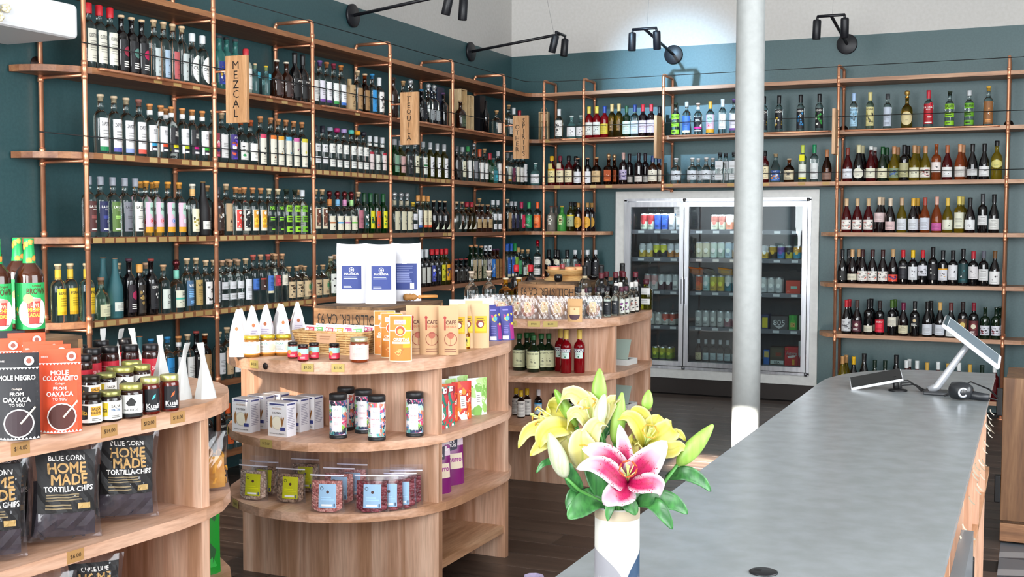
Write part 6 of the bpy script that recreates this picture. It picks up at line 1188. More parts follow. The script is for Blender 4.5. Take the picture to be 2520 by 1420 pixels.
spots = [(2.235, -4.03, sq1, 'black-labelled'), (2.275, -3.965, sq1, 'black-labelled'), (2.305, -3.90, sq1, 'black-labelled'), (2.335, -3.83, sq1, 'black-labelled'), (2.36, -3.76, sq1, 'black-labelled'), (2.20, -3.97, sq1, 'black-labelled'), (2.235, -3.90, fl1, 'colourful-labelled'), (2.275, -3.84, fl1, 'colourful-labelled'), (2.31, -3.77, fl1, 'colourful-labelled'),
         (2.37, -3.685, fl1, 'flower-labelled'), (2.375, -3.615, fl1, 'pink-labelled'), (2.375, -3.51, wl1, 'white-labelled'), (2.378, -3.44, wl1, 'white-labelled'), (2.32, -3.56, wl1, 'white-labelled'), (2.33, -3.66, wl1, 'white-labelled')]
for i, (x, y, sp, w_) in enumerate(spots): small((x, y, 1.0002), sp, 'small clear %s bottle, %s along the far island edge' % (w_, ORD[i+1]), 'small bottles on the far island')
for i, (x, y) in enumerate(((2.30, -3.20), (2.375, -3.22))): small((x, y, 1.0002), oil, 'square olive oil bottle with maroon cap at the far island corner, %s' % ['left', 'right'][i], 'olive oil bottles', 1.)
for i, (x, y) in enumerate(((2.20, -3.56), (2.25, -3.44), (2.26, -3.33), (2.34, -3.33), (2.22, -3.24), (2.16, -3.36))): small((x, y, 1.0002), drk, 'dark bottle with maroon wax top behind the small bottles, %s from front' % ORD[i+1], 'maroon-topped dark bottles')
for i, (x, y) in enumerate(((2.115, -3.62), (2.17, -3.48), (2.19, -3.14))): small((x, y, 1.0002), tall, 'tall clear bottle with long black capsule by the cooler frame, %s' % ORD[i+1], 'tall black-capped bottles')
tq = ('clear', 'wide', .25, 'cork', 'd8c2b0', 'N', 'd8d4cc', 'aaa', '', {}); yq = ('gold', 'squat', .20, 'cork', 'd2c4a8', 'N', 'd8d4cc', 'aaa', '', {}); rq = ('wine', 'bord', .27, 'wax', 'b81c28', 'N', 'd8d4cc', 'aaa', '', {})
for x, y, sp, lb in ((1.50, -3.92, tq, 'clear cork-stoppered bottle behind the sweets packets, left one'), (1.56, -3.80, tq, 'clear cork-stoppered bottle behind the sweets packets, right one'), (1.59, -3.62, yq, 'golden cork-stoppered bottle left of the far crate'), (1.635, -3.52, yq, 'golden bottle touching the left side of the far crate'),
                     (1.52, -3.30, rq, 'red wax-topped dark bottle behind the far crate, first'), (1.60, -3.25, rq, 'red wax-topped dark bottle behind the far crate, second'), (1.74, -3.04, rq, 'red wax-topped dark bottle behind the far crate, third'), (1.83, -3.0, rq, 'red wax-topped dark bottle behind the far crate, fourth')): bottle((x, y, 1.0002), -.9, sp, lb, 'bottle', 'bottles around the far crate', 'island_bottle')
# wooden bowl, tumblers and little cups on the far crate
WD = wood('turned_bowl_wood', 'b98a52', 'd6ac70', 'e2bf88', (1, 1, 6.))
zb = 1.1804
ped = thing('pedestal_bowl', 'turned pale wood pedestal tray with flaring rim on the far crate', 'tray', (1.895, -3.38, zb))
ob('foot', MB().lathe([(0, 0), (.135, 0), (.135, .004), (.105, .026), (.09, .034), (0, .034)], 32, WD), ped)
ob('tray', MB().lathe([(0, .034), (.10, .034), (.125, .06), (.131, .066), (.124, .067), (.10, .052), (0, .052)], 32, WD), ped)
PEACH = mat('e2a878', .5)
for i, (dx, dy) in enumerate(((-.083, -.01), (-.05, -.06), (.055, -.06), (.085, -.005))):
    cu_ = thing('clay_cup', 'small peach clay cup on the wooden tray, %s' % ['far left rim', 'front left', 'front right', 'far right rim'][i], 'cup', (1.895+dx, -3.38+dy, zb+.0525), 0, 'peach clay cups', me=MB().lathe([(0, 0), (.024, 0), (.032, .012), (.034, .03), (.031, .034), (.029, .03), (.026, .014), (0, .008)], 18, PEACH))
    if i == 1: ob('pink_rim', MB().lathe([(.030, .0335), (.0335, .0315), (.0335, .036), (.030, .037), (.030, .0335)], 18, mat('d87a78', .5)), cu_)
TG = mat('eef6f6', .0, trans=1., ior=1.3)
for i, (dx, dy) in enumerate(((-.018, .0), (.022, -.012), (.052, .03), (.01, .045))):
    pf = [(0, .002), (.02, 0), (.025, .08), (.0235, .08), (.0185, .006), (0, .006)]
    ob_ = thing('shot_glass', 'ribbed clear tumbler upright on the wooden tray, %s' % ['left front', 'middle front', 'right rear', 'centre rear'][i], 'glass', (1.895+dx, -3.38+dy, zb+.0525), 0, 'ribbed tumblers', me=MB().lathe(pf, 12, TG, smooth=False))
for i, (x, y) in enumerate(((1.925, -3.575), (2.035, -3.25))):
    thing('black_cup', 'glossy black cup %s the wooden tray on the far crate' % ['in front of', 'to the right of'][i], 'cup', (x, y, zb), 0, 'glossy black cups', me=MB().lathe([(0, .001), (.018, 0), (.025, .012), (.027, .032), (.022, .045), (.019, .044), (.02, .03), (0, .012)] if i == 0 else [(0, .001), (.018, 0), (.034, .014), (.036, .028), (.033, .028), (.03, .016), (0, .008)], 20, mat('0d0d10', .12, coat=.7)))
# far island, upper shelf
gin = ('dkgreen', 'wide', .215, 'shortfoil', '1f5a2c', 'F', 'c9cba4', '2a2a20', 'ROCHO GIN', {'z': (.10, .56)})
camp = ('red', 'std', .25, 'foil', 'c8aa54', 'N', 'd8d4cc', 'aaa', '', {})
for i, p in enumerate(((1.851, -4.000, 0.681), (1.872, -3.940, 0.692), (1.959, -4.040, 0.684), (1.972, -3.955, 0.694), (2.008, -3.930, 0.696), (1.900, -3.925, 0.699))):
    p = (p[0], p[1], .6802); bottle(p, CAMY(p)-math.pi/2-.2, gin, 'green gin bottle with cream label on the far island, %s' % ['leftmost', 'second from left', 'frontmost', 'third rightward', 'rightmost', 'rearmost'][i], 'bottle', 'green gin bottles', 'gin_bottle', .92)
for i, p in enumerate(((2.088, -3.945, 0.687), (2.149, -4.010, 0.686), (2.214, -3.965, 0.689))):
    p = (p[0], p[1], .6802); b_ = bottle(p, CAMY(p)-math.pi/2-.2, camp, 'red aperitif bottle lettered CAMPARI, %s of three' % ['rear left', 'front middle', 'right'][i], 'bottle', 'red aperitif bottles', 'aperitif_bottle', .88)
    fn, asp = cyl_fn(.0365*.88, .085, .142, 62); ob('label', printed(MB(), fn, [('r', 0, 1, .62, 1, '1c2440'), ('r', 0, 1, .93, .98, 'e8e8e8'), ('t', 'CAMPARI', .5, .78, .24, 'f4f4f4', .86, .03), ('r', .14, .86, 0, .62, 'c4d8d0'), ('c', .5, .16, .08, '2a6a4a'), ('l', .3, .7, .32, .5, 2, '8aa89c')], asp, 10), b_)
# far island, lower shelf
bit = ('black', 'mini', .16, 'screw', 'd8b41c', 'W', 'd9d7d2', 'aaa', 'BITTERS', {'z': (.04, .62), 'ang': 110}); blq = ('black', 'mini', .155, 'screw', 'dcdce0', 'T', 'c8dce8', '3a9ad0', 'AGUA', {'z': (.06, .5)})
for i, p in enumerate(((1.792, -3.912, 0.4002), (1.859, -3.992, 0.4002), (1.863, -3.911, 0.4002), (1.817, -3.769, 0.4002))): bottle(p, CAMY(p)-math.pi/2-.2, bit, 'small bitters bottle with yellow cap and paper wrap, %s from left' % ORD[i+1], 'bottle', 'yellow-capped bitters', 'bitters_bottle', 1.)
for i, p in enumerate(((1.924, -3.883, 0.4002), (1.925, -3.791, 0.4002))): bottle(p, CAMY(p)-math.pi/2-.2, blq, 'small dark bottle with white cap and blue label, %s' % ['left', 'right'][i], 'bottle', 'white-capped small bottles', 'bitters_bottle', 1.)
for i in range(7):
    x, y = 2.03+.05*(i % 4), -3.90+.055*(i//4)+.012*(i % 4)
    bottle((x, y, .4002), -.9, ('black', 'mini', .14, 'screw', ['3a1a1c', '8ab84c', '1c1c1e', 'a8323c'][i % 4], 'T', ['d8d4c8', '2a2a2c', 'b8323c', 'd8d8d8'][i % 4], '3a3a3a', '', {'z': (.06, .5)}), 'small dark sauce bottle behind the lilies, %s' % ORD[i+1], 'bottle', 'small dark sauce bottles', 'sauce_bottle', .95)
# white gift boxes in the side bays of the far island
def gift_box(loc, rz, label, w_, d_, h):
    t = thing('gift_box', label, 'box', loc, rz, 'open white gift boxes')
    WB = mat('d9dcda', .5); mb = MB()
    mb.box(-w_/2, w_/2, -d_/2, d_/2, 0, .004, WB)
    for a in ((-w_/2, w_/2, -d_/2, -d_/2+.006), (-w_/2, w_/2, d_/2-.006, d_/2), (-w_/2, -w_/2+.006, -d_/2+.006, d_/2-.006), (w_/2-.006, w_/2, -d_/2+.006, d_/2-.006)): mb.box(*a, .004, h, WB)
    ob('tray', mb, t)
    ob('lid', MB().box(-w_/2, w_/2, 0, .006, 0, d_*.85, mat('a9bdb2', .5), M=Matrix.Translation((0, d_/2-.006, h)) @ Matrix.Rotation(R(24), 4, 'X')), t)
    for k in range(3): ob('insert_bar', MB().box(-w_/2+.01, w_/2-.01, -d_/2+.012+k*(d_-.03)/3, -d_/2+.012+k*(d_-.03)/3+.03, .004, h-.008, mat('2c2c30', .5)), t)
    return t
gift_box((2.285, -3.46, .6802), R(180)-.1, 'open white gift box with pale lid on the upper side shelf', .17, .15, .035)
gift_box((2.28, -3.42, .4002), R(180)-.1, 'open white gift box with dark insert on the lower side shelf', .16, .14, .035)
gift_box((2.29, -3.62, .4002), R(180)-.1, 'nearer open white gift box on the lower side shelf', .15, .13, .03)

# ================================================================ island three
# michelada mix bottles on the crate
def mich(p, rz, label):
    t = thing('michelada_bottle', label, 'bottle', p, rz, 'brown michelada mix bottles')
    H = .315; r = .045
    prof = [(0, .001), (.9*r, 0), (r, .008), (r, .185), (.98*r, .196), (.85*r, .212), (.6*r, .226), (.44*r, .236), (.40*r, .25), (.33*r, .298), (0, .298)]
    ob('sauce_body', MB().lathe(prof, 24, GLASSES['sauce']), t)
    g = mat('1f9a52', .4); ob('neck_sleeve', MB().lathe([(.445*r, .232), (.455*r, .236), (.415*r, .25), (.345*r, .296), (.36*r, .2975), (.36*r, .303), (.345*r, .305), (.36*r, H), (0, H)], 24, g), t)
    mb = MB()
    for k in range(11):
        a = k*2.4; z = .244+.062*((k*.37) % 1); rr = r*(.42-.075*(z-.248)/.048)+.0004
        fn, asp = cyl_fn(rr, z-.011, z+.011, 26, a, .0006); printed(mb, fn, [('c', .5, .5, .42, 'e0862c'), ('c', .5, .5, .3, 'e89a44')], asp, 4)
    ob('orange_slices', mb, t)
    fn, asp = cyl_fn(r, .02, .172, 120, 0., .0004)
    els = [('r', 0, 1, 0, 1, '22a455'), ('l', .05, .25, .1, .85, 8, '4a8a2c'), ('a', .1, .3, .3, .8, ['e8e8e0', 'c83c3c', 'e0c03c'], 6, 4, .2), ('t', 'Original', .62, .93, .06, '5a3a24', .24, .01), ('t', 'BROWN', .62, .82, .13, '4a2818', .34, .02), ('c', .56, .36, .33, 'ecebe6'), ('p', [(.45, .62), (.68, .62), (.65, .12), (.48, .12)], 'd83a34'), ('r', .44, .69, .6, .66, 'e88a80'), ('c', .47, .66, .1, 'a8c46c'), ('t', 'I LOVE', .565, .52, .07, 'f4e8b4', .17, .03), ('t', 'MICHE', .565, .42, .08, 'f0d44c', .19, .03), ('t', 'LADAS', .565, .31, .08, 'f0d44c', .19, .03), ('t', '@ilovemicheladas', .56, .12, .05, '2a2a2a', .3, .0)]
    ob('label', printed(MB(), fn, els, asp, 24), t)
zc = 1.1704
for p, lb in (((1.582, -7.367, 1.1704), 'brown michelada mix bottle with green label, rightmost on the dark crate'), ((1.549, -7.472, 1.1704), 'brown michelada mix bottle with green label, cut by the picture edge'), ((1.365, -7.214, 1.1704), 'brown michelada mix bottle with green neck, between and behind two others')): mich(p, CAMY(p)-math.pi/2-.0, lb)
# mole pouches
def mole(p, rz, c_, words, label):
    dk = c_ == '1b1b20'
    w1 = ('1b1b20' if dk else 'e2502c'); zig = []
    for k in range(12):
        u0 = k/12; zig += [('p', [(u0, .835), (u0+1/12, .835), (u0+1/24, .81)], 'f0ece8'), ('p', [(u0, .012), (u0+1/12, .012), (u0+1/24, .04)], 'f0ece8')]
    els = [('r', 0, 1, 0, 1, c_)]+zig+[('c', .78, .91, .055, 'ece8e4'), ('c', .78, .91, .03, '8a4a3c'), ('t', 'SERVES', .15, .91, .02, 'e8e0dc', .16, .0)]
    els += [('t', words[0], .5, .72, .055, 'f6f2ec', .62 if len(words) > 1 else .84, .03)]+([('t', words[1], .52, .655, .055, 'f6f2ec', .82, .03)] if len(words) > 1 else [])
    els += [('t', 'Gudagui', .5, .59, .03, 'e8d8cc', .36, .0), ('t', 'FROM', .5, .535, .04, 'f6f2ec', .3, .03), ('t', 'OAXACA', .5, .47, .055, 'f6f2ec', .62, .03), ('t', 'TO YOU', .5, .41, .035, 'f6f2ec', .34, .02)]
    els += [('c', .54, .2, .165, 'e6e0dc'), ('c', .54, .2, .15, '2c1a20' if dk else '4a1c14'), ('p', [(.56, .2), (.6, .19), (.92, .37), (.9, .39)], 'e8d8b8')]
    return pouch_thing('mole_pouch', label, 'pouch', p, rz, 'mole sauce pouches', .102, .215, .05, c_, els, rough=.35, pinch=.0, top=.95)
mole((2.296, -8.083, 1.0002), .72, '1b1b20', ['MOLE NEGRO'], 'black pouch lettered MOLE NEGRO standing frontmost at left')
mole((2.316, -7.964, 1.0002), .72, 'e2502c', ['MOLE', 'COLORADITO'], 'orange pouch lettered MOLE COLORADITO, frontmost of the orange ones')
for i, (p, c_) in enumerate((((2.133, -7.843, 1.0002), 'e2502c'), ((1.903, -7.684, 1.0002), 'e2502c'), ((1.973, -7.835, 1.0002), 'e2502c'), ((1.798, -7.662, 1.0002), '1b1b20'), ((2.216, -7.898, 1.0002), 'e2502c'))):
    mole(p, .72, c_, ['MOLE'] if c_ != '1b1b20' else ['MOLE NEGRO'], '%s mole pouch in the file behind the front two, %s' % (cname(c_), ORD[i+1]))
# salsa and chilli jars
SJ = mat('3a1712', .1, coat=.6); KJ = mat('5a140c', .1, coat=.6)
def salsa(p, kind, label):
    if kind == 'dol': jar(p, label, .0305, .083, mat('1f1614', .1, coat=.5), '26221c', [('r', 0, 1, 0, 1, 'e9e7e0'), ('p', [(.0, .1), (.42, .2), (.45, .9), (.05, .98)], '1c1a18'), ('t', 'Dolita', .24, .55, .26, 'e0b83c', .34, .01), ('r', .52, .86, .36, .86, 'e0a83c'), ('t', 'SALSA', .69, .72, .14, '2a2018', .3, .02), ('t', 'MACHA', .69, .52, .14, '2a2018', .3, .02), ('l', .55, .85, .08, .25, 2, '6a6a64')], 'salsa jars', rz=CAMY(p), z0=.08, z1=.68)
    elif kind == 'dol2': jar(p, label, .0305, .083, mat('1f1614', .1, coat=.5), '8a8a52', [('r', 0, 1, 0, 1, 'e9e7e0'), ('p', [(.0, .1), (.42, .2), (.45, .9), (.05, .98)], 'e0c02c'), ('t', 'Dolita', .24, .55, .26, '2a2018', .34, .01), ('t', 'SALSA', .69, .72, .14, '2a2018', .3, .02), ('t', 'MACHA', .69, .52, .14, '3a6a9a', .3, .02), ('l', .55, .85, .08, .25, 2, '6a6a64')], 'salsa jars', rz=CAMY(p), z0=.08, z1=.68)
    elif kind == 'gal': jar(p, label, .0325, .094, mat('2a1410', .1, coat=.5), 'a9a85e', [('r', .1, .9, 0, 1, 'e6e6e0'), ('p', [(.35, .62), (.5, .9), (.66, .7), (.6, .5), (.42, .5)], '2a2a2a'), ('t', 'GALLITOS', .5, .32, .1, '3a3a3a', .5, .02), ('r', .1, .9, 0, .16, '1c1c1c')], 'salsa jars', rz=CAMY(p), z0=.06, z1=.7)
    else: jar(p, label, .0275, .104, KJ, 'b9b778', [('r', .3, .9, 0, .96, '17171c'), ('t', 'Kuali', .6, .24, .2, 'f0ecec', .5, .03), ('l', .36, .84, .06, .12, 1, 'e0e0e0'), ('p', [(.55, .5), (.68, .6), (.7, .76), (.6, .66)], kind)], 'chilli oil jars', rz=CAMY(p), z0=.08, z1=.72)
for p, k, lb in (((2.293, -7.839, 1.0002), 'dol', 'salsa macha jar with black and white label, frontmost'), ((2.305, -7.778, 1.0002), 'dol2', 'salsa macha jar with yellow blob on its label'), ((2.318, -7.712, 1.0002), 'gal', 'salsa jar with rooster label beside the chilli oil'), ((2.322, -7.640, 1.0002), '4ac0d8', 'dark red chilli oil jar with blue bird'), ((2.333, -7.573, 1.0002), 'e0602c', 'dark red chilli oil jar with orange bird at the row end'),
                 ((2.027, -7.564, 1.0002), 'dol', 'gold-lidded salsa jar in the second row, leftmost'), ((2.025, -7.497, 1.0002), 'dol2', 'gold-lidded salsa jar in the second row, second'), ((2.033, -7.432, 1.0002), 'gal', 'gold-lidded salsa jar in the second row, third'), ((2.040, -7.365, 1.0002), 'gal', 'gold-lidded salsa jar in the second row, fourth'), ((1.944, -7.371, 1.0002), 'dol2', 'gold-lidded salsa jar in the third row, left'), ((1.948, -7.302, 1.0002), 'gal', 'gold-lidded salsa jar in the third row, right')): salsa(p, k, lb)
for i, p in enumerate(((1.869, -7.431, 1.0002), (1.766, -7.286, 1.0002), (1.772, -7.212, 1.0002), (1.800, -7.146, 1.0002), (1.849, -7.102, 1.0002), (1.651, -7.227, 1.0002), (1.598, -7.070, 1.0002), (1.631, -6.985, 1.0002))):
    jar(p, 'black-lidded red sauce jar behind the salsa, %s from left in the %s row' % (ORD[(i if i < 5 else i-5)+1], 'nearer' if i < 5 else 'farther'), .029, .125, mat('2c1412', .12, coat=.5), '19171a', [('r', 0, 1, 0, 1, 'b41c30'), ('t', 'SALSA', .7, .5, .22, 'e8c4c4', .3, .02), ('l', .1, .5, .2, .8, 4, 'd07078')], 'black-lidded red sauce jars', lidm=.3, rz=CAMY(p), z0=.12, z1=.62)
# white paper coffee bags with twisted tops
for i, (p, h) in enumerate((((1.608, -7.076, 1.0002), .165), ((1.621, -7.010, 1.0002), .16), ((1.681, -6.982, 1.0002), .165), ((1.947, -7.162, 1.0002), .165), ((2.220, -7.387, 1.0002), .17), ((2.276, -7.344, 1.0002), .172))):
    t = thing('paper_bag', 'white paper coffee bag with pinched tall top, %s from left behind the jars' % ORD[i+1], 'bag', p, CAMY(p)+.75+.15*math.sin(i*2), 'white paper bags on the nearest island')
    w_, d_ = .058, .05; PB = mat('bfbfbd', .7); tw = .012*math.sin(i*1.9+.6); hk = .012*math.cos(i*2.3)
    def pt(a, v, w_=w_, d_=d_, h=h, tw=tw, hk=hk):
        k = 1-.72*min(1, max(0, (v-.05)/.6))**.9; kd = 1-.93*min(1, max(0, (v-.05)/.75))**.9
        c_, s_ = math.cos(a), math.sin(a); m__ = max(abs(c_), abs(s_))
        return (c_/m__*w_/2*max(k, .42 if v > .8 else k)+tw*v*v*2, s_/m__*d_/2*kd+hk*max(0, v-.7)*6*.35, v*h)
    n = 16; vs = [pt(2*math.pi*q/n+.393/2, j/9) for j in range(10) for q in range(n)]
    mb = MB().add(vs, [(j*n+q, j*n+(q+1) % n, (j+1)*n+(q+1) % n, (j+1)*n+q) for j in range(9) for q in range(n)]+[tuple(range(n))[::-1], tuple(range(9*n, 10*n))], PB)
    ob('bag_body', mb, t)
    fn = lambda u, v, L, w_=w_, d_=d_, h=h: tuple(Vector(pt(-math.pi/4+.12+u*(math.pi/2-.24), .1+.5*v))+Vector((.0008+L*.0002, 0, 0)))
    ob('label', printed(MB(), fn, [('r', .15, .85, 0, 1, '32365c'), ('r', .25, .75, .35, .62, 'e6e6ea'), ('l', .25, .75, .1, .28, 3, '9a9cc0')], .4, 3), t)
# tortilla chip bags
CHIP = nmat('blue_corn_chips', '241d28', '3c3440', noise=30, rough=.55); CHY = nmat('yellow_chips', 'c8872c', 'e2ad52', noise=20, rough=.5)
FILMC = film('chip_bag_film', 'f2f0f4', .05, .1)
def chip_bag(loc, rz, words, label, w_=.185, h=.258, d_=.075, chips=CHIP, panel=True, lean=.16, seed=1, nch=46):
    t = thing('chip_bag', label, 'bag', (loc[0], loc[1], loc[2]+(.006 if panel else 0)), rz, 'bags of tortilla chips'); rd = random.Random(seed)
    if panel: t.rotation_euler = (0, R(4), rz)
    def sf(u, v, L=0., side=-1):
        e = (math.sin(math.pi*u)*math.sin(math.pi*(.04+.92*v)))**.5; wv = .004*math.sin(25*u+9*v*seed)*e
        return ((u-.5)*w_*(1-.10*math.sin(math.pi*v)), side*(d_/2*e*(1.25-.5*v)+.0008+L*.0003+wv)+lean*v*h, v*h*.985+.002)
    mb = MB()
    for k in range(nch):
        u, v, s_ = rd.uniform(.12, .88), .05+.62*rd.random()**1.2, rd.uniform(-.75, .75)
        c_ = Vector(sf(u, v, -6, -1)).lerp(Vector(sf(u, v, -6, 1)), .5+s_*.5*.86); a = rd.uniform(.012, .019)
        q = Matrix.Rotation(rd.random()*6.3, 3, 'Z') @ Matrix.Rotation(rd.uniform(.6, 2.2), 3, 'X')
        mb.add([c_+q @ Vector((a*math.cos(z_), a*math.sin(z_), .003*math.sin(3*z_))) for z_ in (0, .5, 1.6, 2.1, 2.6, 3.7, 4.2, 4.7, 5.8)], [tuple(range(9))], chips)
    mb.grid(lambda u, v: sf(.1+.8*u, .05+.55*v, -9), 6, 6, chips, False).grid(lambda u, v: sf(.9-.8*u, .05+.55*v, -9, 1), 6, 6, chips, False)
    c_ = ob('chips', mb, t); c_['kind'] = 'stuff'
    ob('film_bag', MB().grid(lambda u, v: sf(u, v), 14, 16, FILMC).grid(lambda u, v: sf(1-u, v, 0, 1), 14, 16, FILMC), t)
    if panel:
        els = [('r', .1, .9, .3, .93, '19181a'), ('t', words[0], .5, .855, .05, 'ece8e4', .6, .02), ('t', 'HOME', .5, .755, .105, 'c29b62', .66, .05), ('t', 'MADE', .53, .64, .105, 'c29b62', .66, .05), ('t', 'TORTILLA CHIPS', .52, .545, .052, 'f0ece8', .72, .03), ('l', .2, .82, .42, .5, 3, '8a7a5c'), ('l', .2, .55, .33, .4, 2, '8a7a5c'), ('r', .64, .82, .335, .395, 'b0925c')]
        ob('label', printed(MB(), lambda u, v, L: sf(u, v, 7+L), els, w_/h, 14, 16), t)
    return t
BCN = ['BLUE CORN']
chip_bag((2.225, -7.875, .6802), 1.05, BCN, 'bag of blue corn tortilla chips, middle of the front row', w_=.205, seed=2)
chip_bag((2.215, -7.635, .6802), 1.0, BCN, 'bag of blue corn tortilla chips nearest the oak post', w_=.2, h=.255, seed=3)
chip_bag((2.20, -8.095, .6802), 1.05, BCN, 'bag of blue corn tortilla chips cut off by the picture edge', seed=4)
chip_bag((2.09, -7.965, .6802), 1.1, BCN, 'bag of blue corn tortilla chips half hidden in the second row', h=.255, seed=5)
chip_bag((2.265, -7.82, .4002), 1.05, ['CHILE LIME'], 'bag of chile lime tortilla chips on the lowest visible shelf, right', w_=.175, h=.22, seed=6)
chip_bag((2.27, -8.0, .4002), 1.05, ['CHILE LIME'], 'bag of chile lime tortilla chips on the lowest visible shelf, left', w_=.175, h=.22, seed=7)
chip_bag((2.19, -7.235, .6802), .9, [''], 'clear bag of yellow tostada chips on the rounded shelf end', w_=.14, h=.19, d_=.07, chips=CHY, panel=False, lean=.05, seed=8)
pouch_thing('green_bag', 'shiny green foil bag below the tostadas on the nearest island', 'bag', (2.14, -7.215, .4002), .8, None, .13, .235, .07, '1a8a2c', [('a', .1, .9, .1, .9, ['136a22', '22a238', '0e4a18'], 10, 4, .3)], rough=.22, lean=.0)


# ================================================================ cold case
CD = .62
cc = thing('glass_door_cooler', 'built-in three-door glass cooler stocked with cans and bottles', 'cooler')
GREY = mat('3a3d44', .5)
mb = MB()
mb.box(OX0, OX1, CD, CD+.03, OZ0, OZ1, mat('4a4d54', .6)).box(OX0, OX0+.01, .02, CD, OZ0, OZ1, GREY).box(OX1-.01, OX1, .02, CD, OZ0, OZ1, GREY).box(OX0, OX1, .02, CD, OZ0, OZ0+.03, GREY).box(OX0, OX1, .02, CD, OZ1-.02, OZ1, mat('8a8d92', .6))
ob('liner', mb, cc)
fr = MB()
for a in ((OX0-.012, OX1+.012, -.045, -.01, OZ1-.012, OZ1+.012), (OX0-.012, OX1+.012, -.045, -.01, OZ0-.012, OZ0+.012), (OX0-.012, OX0+.012, -.045, -.01, OZ0, OZ1), (OX1-.012, OX1+.012, -.045, -.01, OZ0, OZ1)): fr.box(*a, STEEL)
ob('outer_frame', fr, cc)
PANE = film('door_glass', 'dfe6e6', .02, .0)
dw = (OX1-OX0-.024)/3
for k in range(3):
    x0 = OX0+.012+k*dw+.004; x1 = x0+dw-.008; z0, z1 = OZ0+.02, OZ1-.022
    d = ob('door', MB().box(x0, x1, -.062, -.03, z0, z0+.042, STEEL).box(x0, x1, -.062, -.03, z1-.042, z1, STEEL).box(x0, x0+.04, -.062, -.03, z0+.042, z1-.042, STEEL).box(x1-.04, x1, -.062, -.03, z0+.042, z1-.042, STEEL), cc)
    ob('pane', MB().box(x0+.04, x1-.04, -.05, -.046, z0+.042, z1-.042, PANE), d)
    ob('gasket', MB().box(x0+.038, x0+.044, -.046, -.035, z0+.04, z1-.04, BLACK).box(x1-.044, x1-.038, -.046, -.035, z0+.04, z1-.04, BLACK), d)
    hx = x0+.012 if k else x1-.012
    ob('handle', MB().box(hx-.006, hx+.006, -.082, -.062, .80, 1.06, STEEL).box(hx-.004, hx+.004, -.0825, -.082, .82, 1.04, mat('5a5c62', .4)), d)
    ob('hinge', MB().lathe([(0, 0), (.014, 0), (.014, .03), (0, .03)], 12, mat('6a6c70', .35, .9), (x1+.004, -.055, OZ1-.02)).lathe([(0, 0), (.014, 0), (.014, .03), (0, .03)], 12, mat('6a6c70', .35, .9), (x1+.004, -.055, OZ0-.012)), d)
SZ = [1.478, 1.225, .925, .605, .29]
TAGW = MB().box(-.028, .028, -.001, 0, -.011, .011, mat('dfe0e6', .6)).mesh('shelf_tag')
for j, z in enumerate(SZ):
    s_ = ob('wire_shelf', MB().box(OX0+.012, OX1-.012, .05, .5, z-.012, z, mat('4a4c54', .4)).box(OX0+.012, OX1-.012, .043, .05, z-.034, z+.004, mat('6a6c76', .4)), cc)
    for k in range(3):
        for q in range(3): ob('shelf_tag', TAGW, s_, (OX0+.012+k*dw+.11+q*.155, .0428, z-.016))
ob('sticker', printed(MB(), flat_fn((1.625, -.0505, 1.60), (1, 0, 0), (0, 0, 1), .06, .085)[0], [('r', 0, 1, 0, 1, 'd6dce0'), ('t', 'COLD FOOD', .5, .84, .1, '3a4450', .84, .02), ('l', .4, .85, .2, .65, 4, '9aa4ac'), ('r', .1, .3, .1, .3, '3a8ac0')], .7, 1), cc)
CANM = {}
def can(loc, c1, c2, label, h=.122, r=.031, txt='', txc='f0f0f0'):
    t = thing('drink_can', label, 'can', loc, -math.pi/2, 'cans in the glass-door cooler')
    k = (h, r)
    if k not in CANM: CANM[k] = (MB().lathe([(0, .003), (r*.8, 0), (r, .006), (r, h-.012), (r*.86, h-.002), (r*.86, h), (r*.8, h-.002), (0, h-.003)], 18, mat('c8ccd0', .3, .8)).mesh('can_body'),)
    ob('can_body', CANM[k][0], t)
    kk = (h, r, c1, c2, txt)
    if kk not in CANM:
        fn, asp = cyl_fn(r, .01, h-.014, 110, 0., .0004)
        CANM[kk] = printed(MB(), fn, [('r', 0, 1, 0, 1, c1), ('r', 0, 1, .55, 1, c2) if c2 != c1 else ('r', 0, 1, 0, .02, c1)]+([('t', txt, .5, .5, .16, txc, .3, .03)] if txt else [('c', .5, .5, .16, lighten(c2, 1.25)), ('l', .35, .65, .12, .3, 2, lighten(c1, .6))]), asp, 14).mesh('can_print')
    ob('can_print', CANM[kk], t)
DW = ['left', 'middle', 'right']; SWD = ['top', 'second', 'third', 'fourth', 'bottom']
def canrow(door, level, cols_, start=.09, step=.067, h=.122, depth=.095, dbl=True):
    x0 = OX0+.012+door*dw
    for i, (c1, c2, tx) in enumerate(cols_):
        for row in range(2 if dbl else 1):
            can((x0+start+i*step, depth+row*.07, SZ[level]+.0003), c1, c2, '%s can, %s from left, %s cooler shelf, %s door, %s row' % (cname(c1), ORD[i+1], SWD[level], DW[door], ['front', 'rear'][row]), h=h, txt=tx)
A = lambda *c: [(c[i], c[i+1], '') for i in range(0, len(c), 2)]
canrow(0, 0, A('c8d0c0', 'a83238', 'c8d0c0', 'a83238', '3558b8', '3558b8', '3558b8', '3558b8', 'a8acb4', 'b4b8bc', 'a8acb4', 'b4b8bc'), h=.15, start=.12)
canrow(0, 1, A('d8b848', 'c8ccd0', 'd8b848', 'c8ccd0', '2c2c30', 'c8c840', '2c2c30', 'c8c840', 'b87a2c', 'c8ccd4', 'b87a2c', 'c8ccd4'), h=.13, start=.11)
canrow(0, 2, A('d8d4d4', 'c89a9a', 'd8d4d4', 'c89a9a', '4a2a38', 'd0d4d8', '4a2a38', 'd0d4d8', 'c8ccd0', 'c8ccd0'), h=.15, start=.16)
canrow(0, 3, A('d2d0cc', 'd2d0cc', 'd2d0cc', 'd2d0cc', 'd2d0cc', 'c85a4a', 'd2d0cc', 'c85a4a'), h=.12, start=.2)
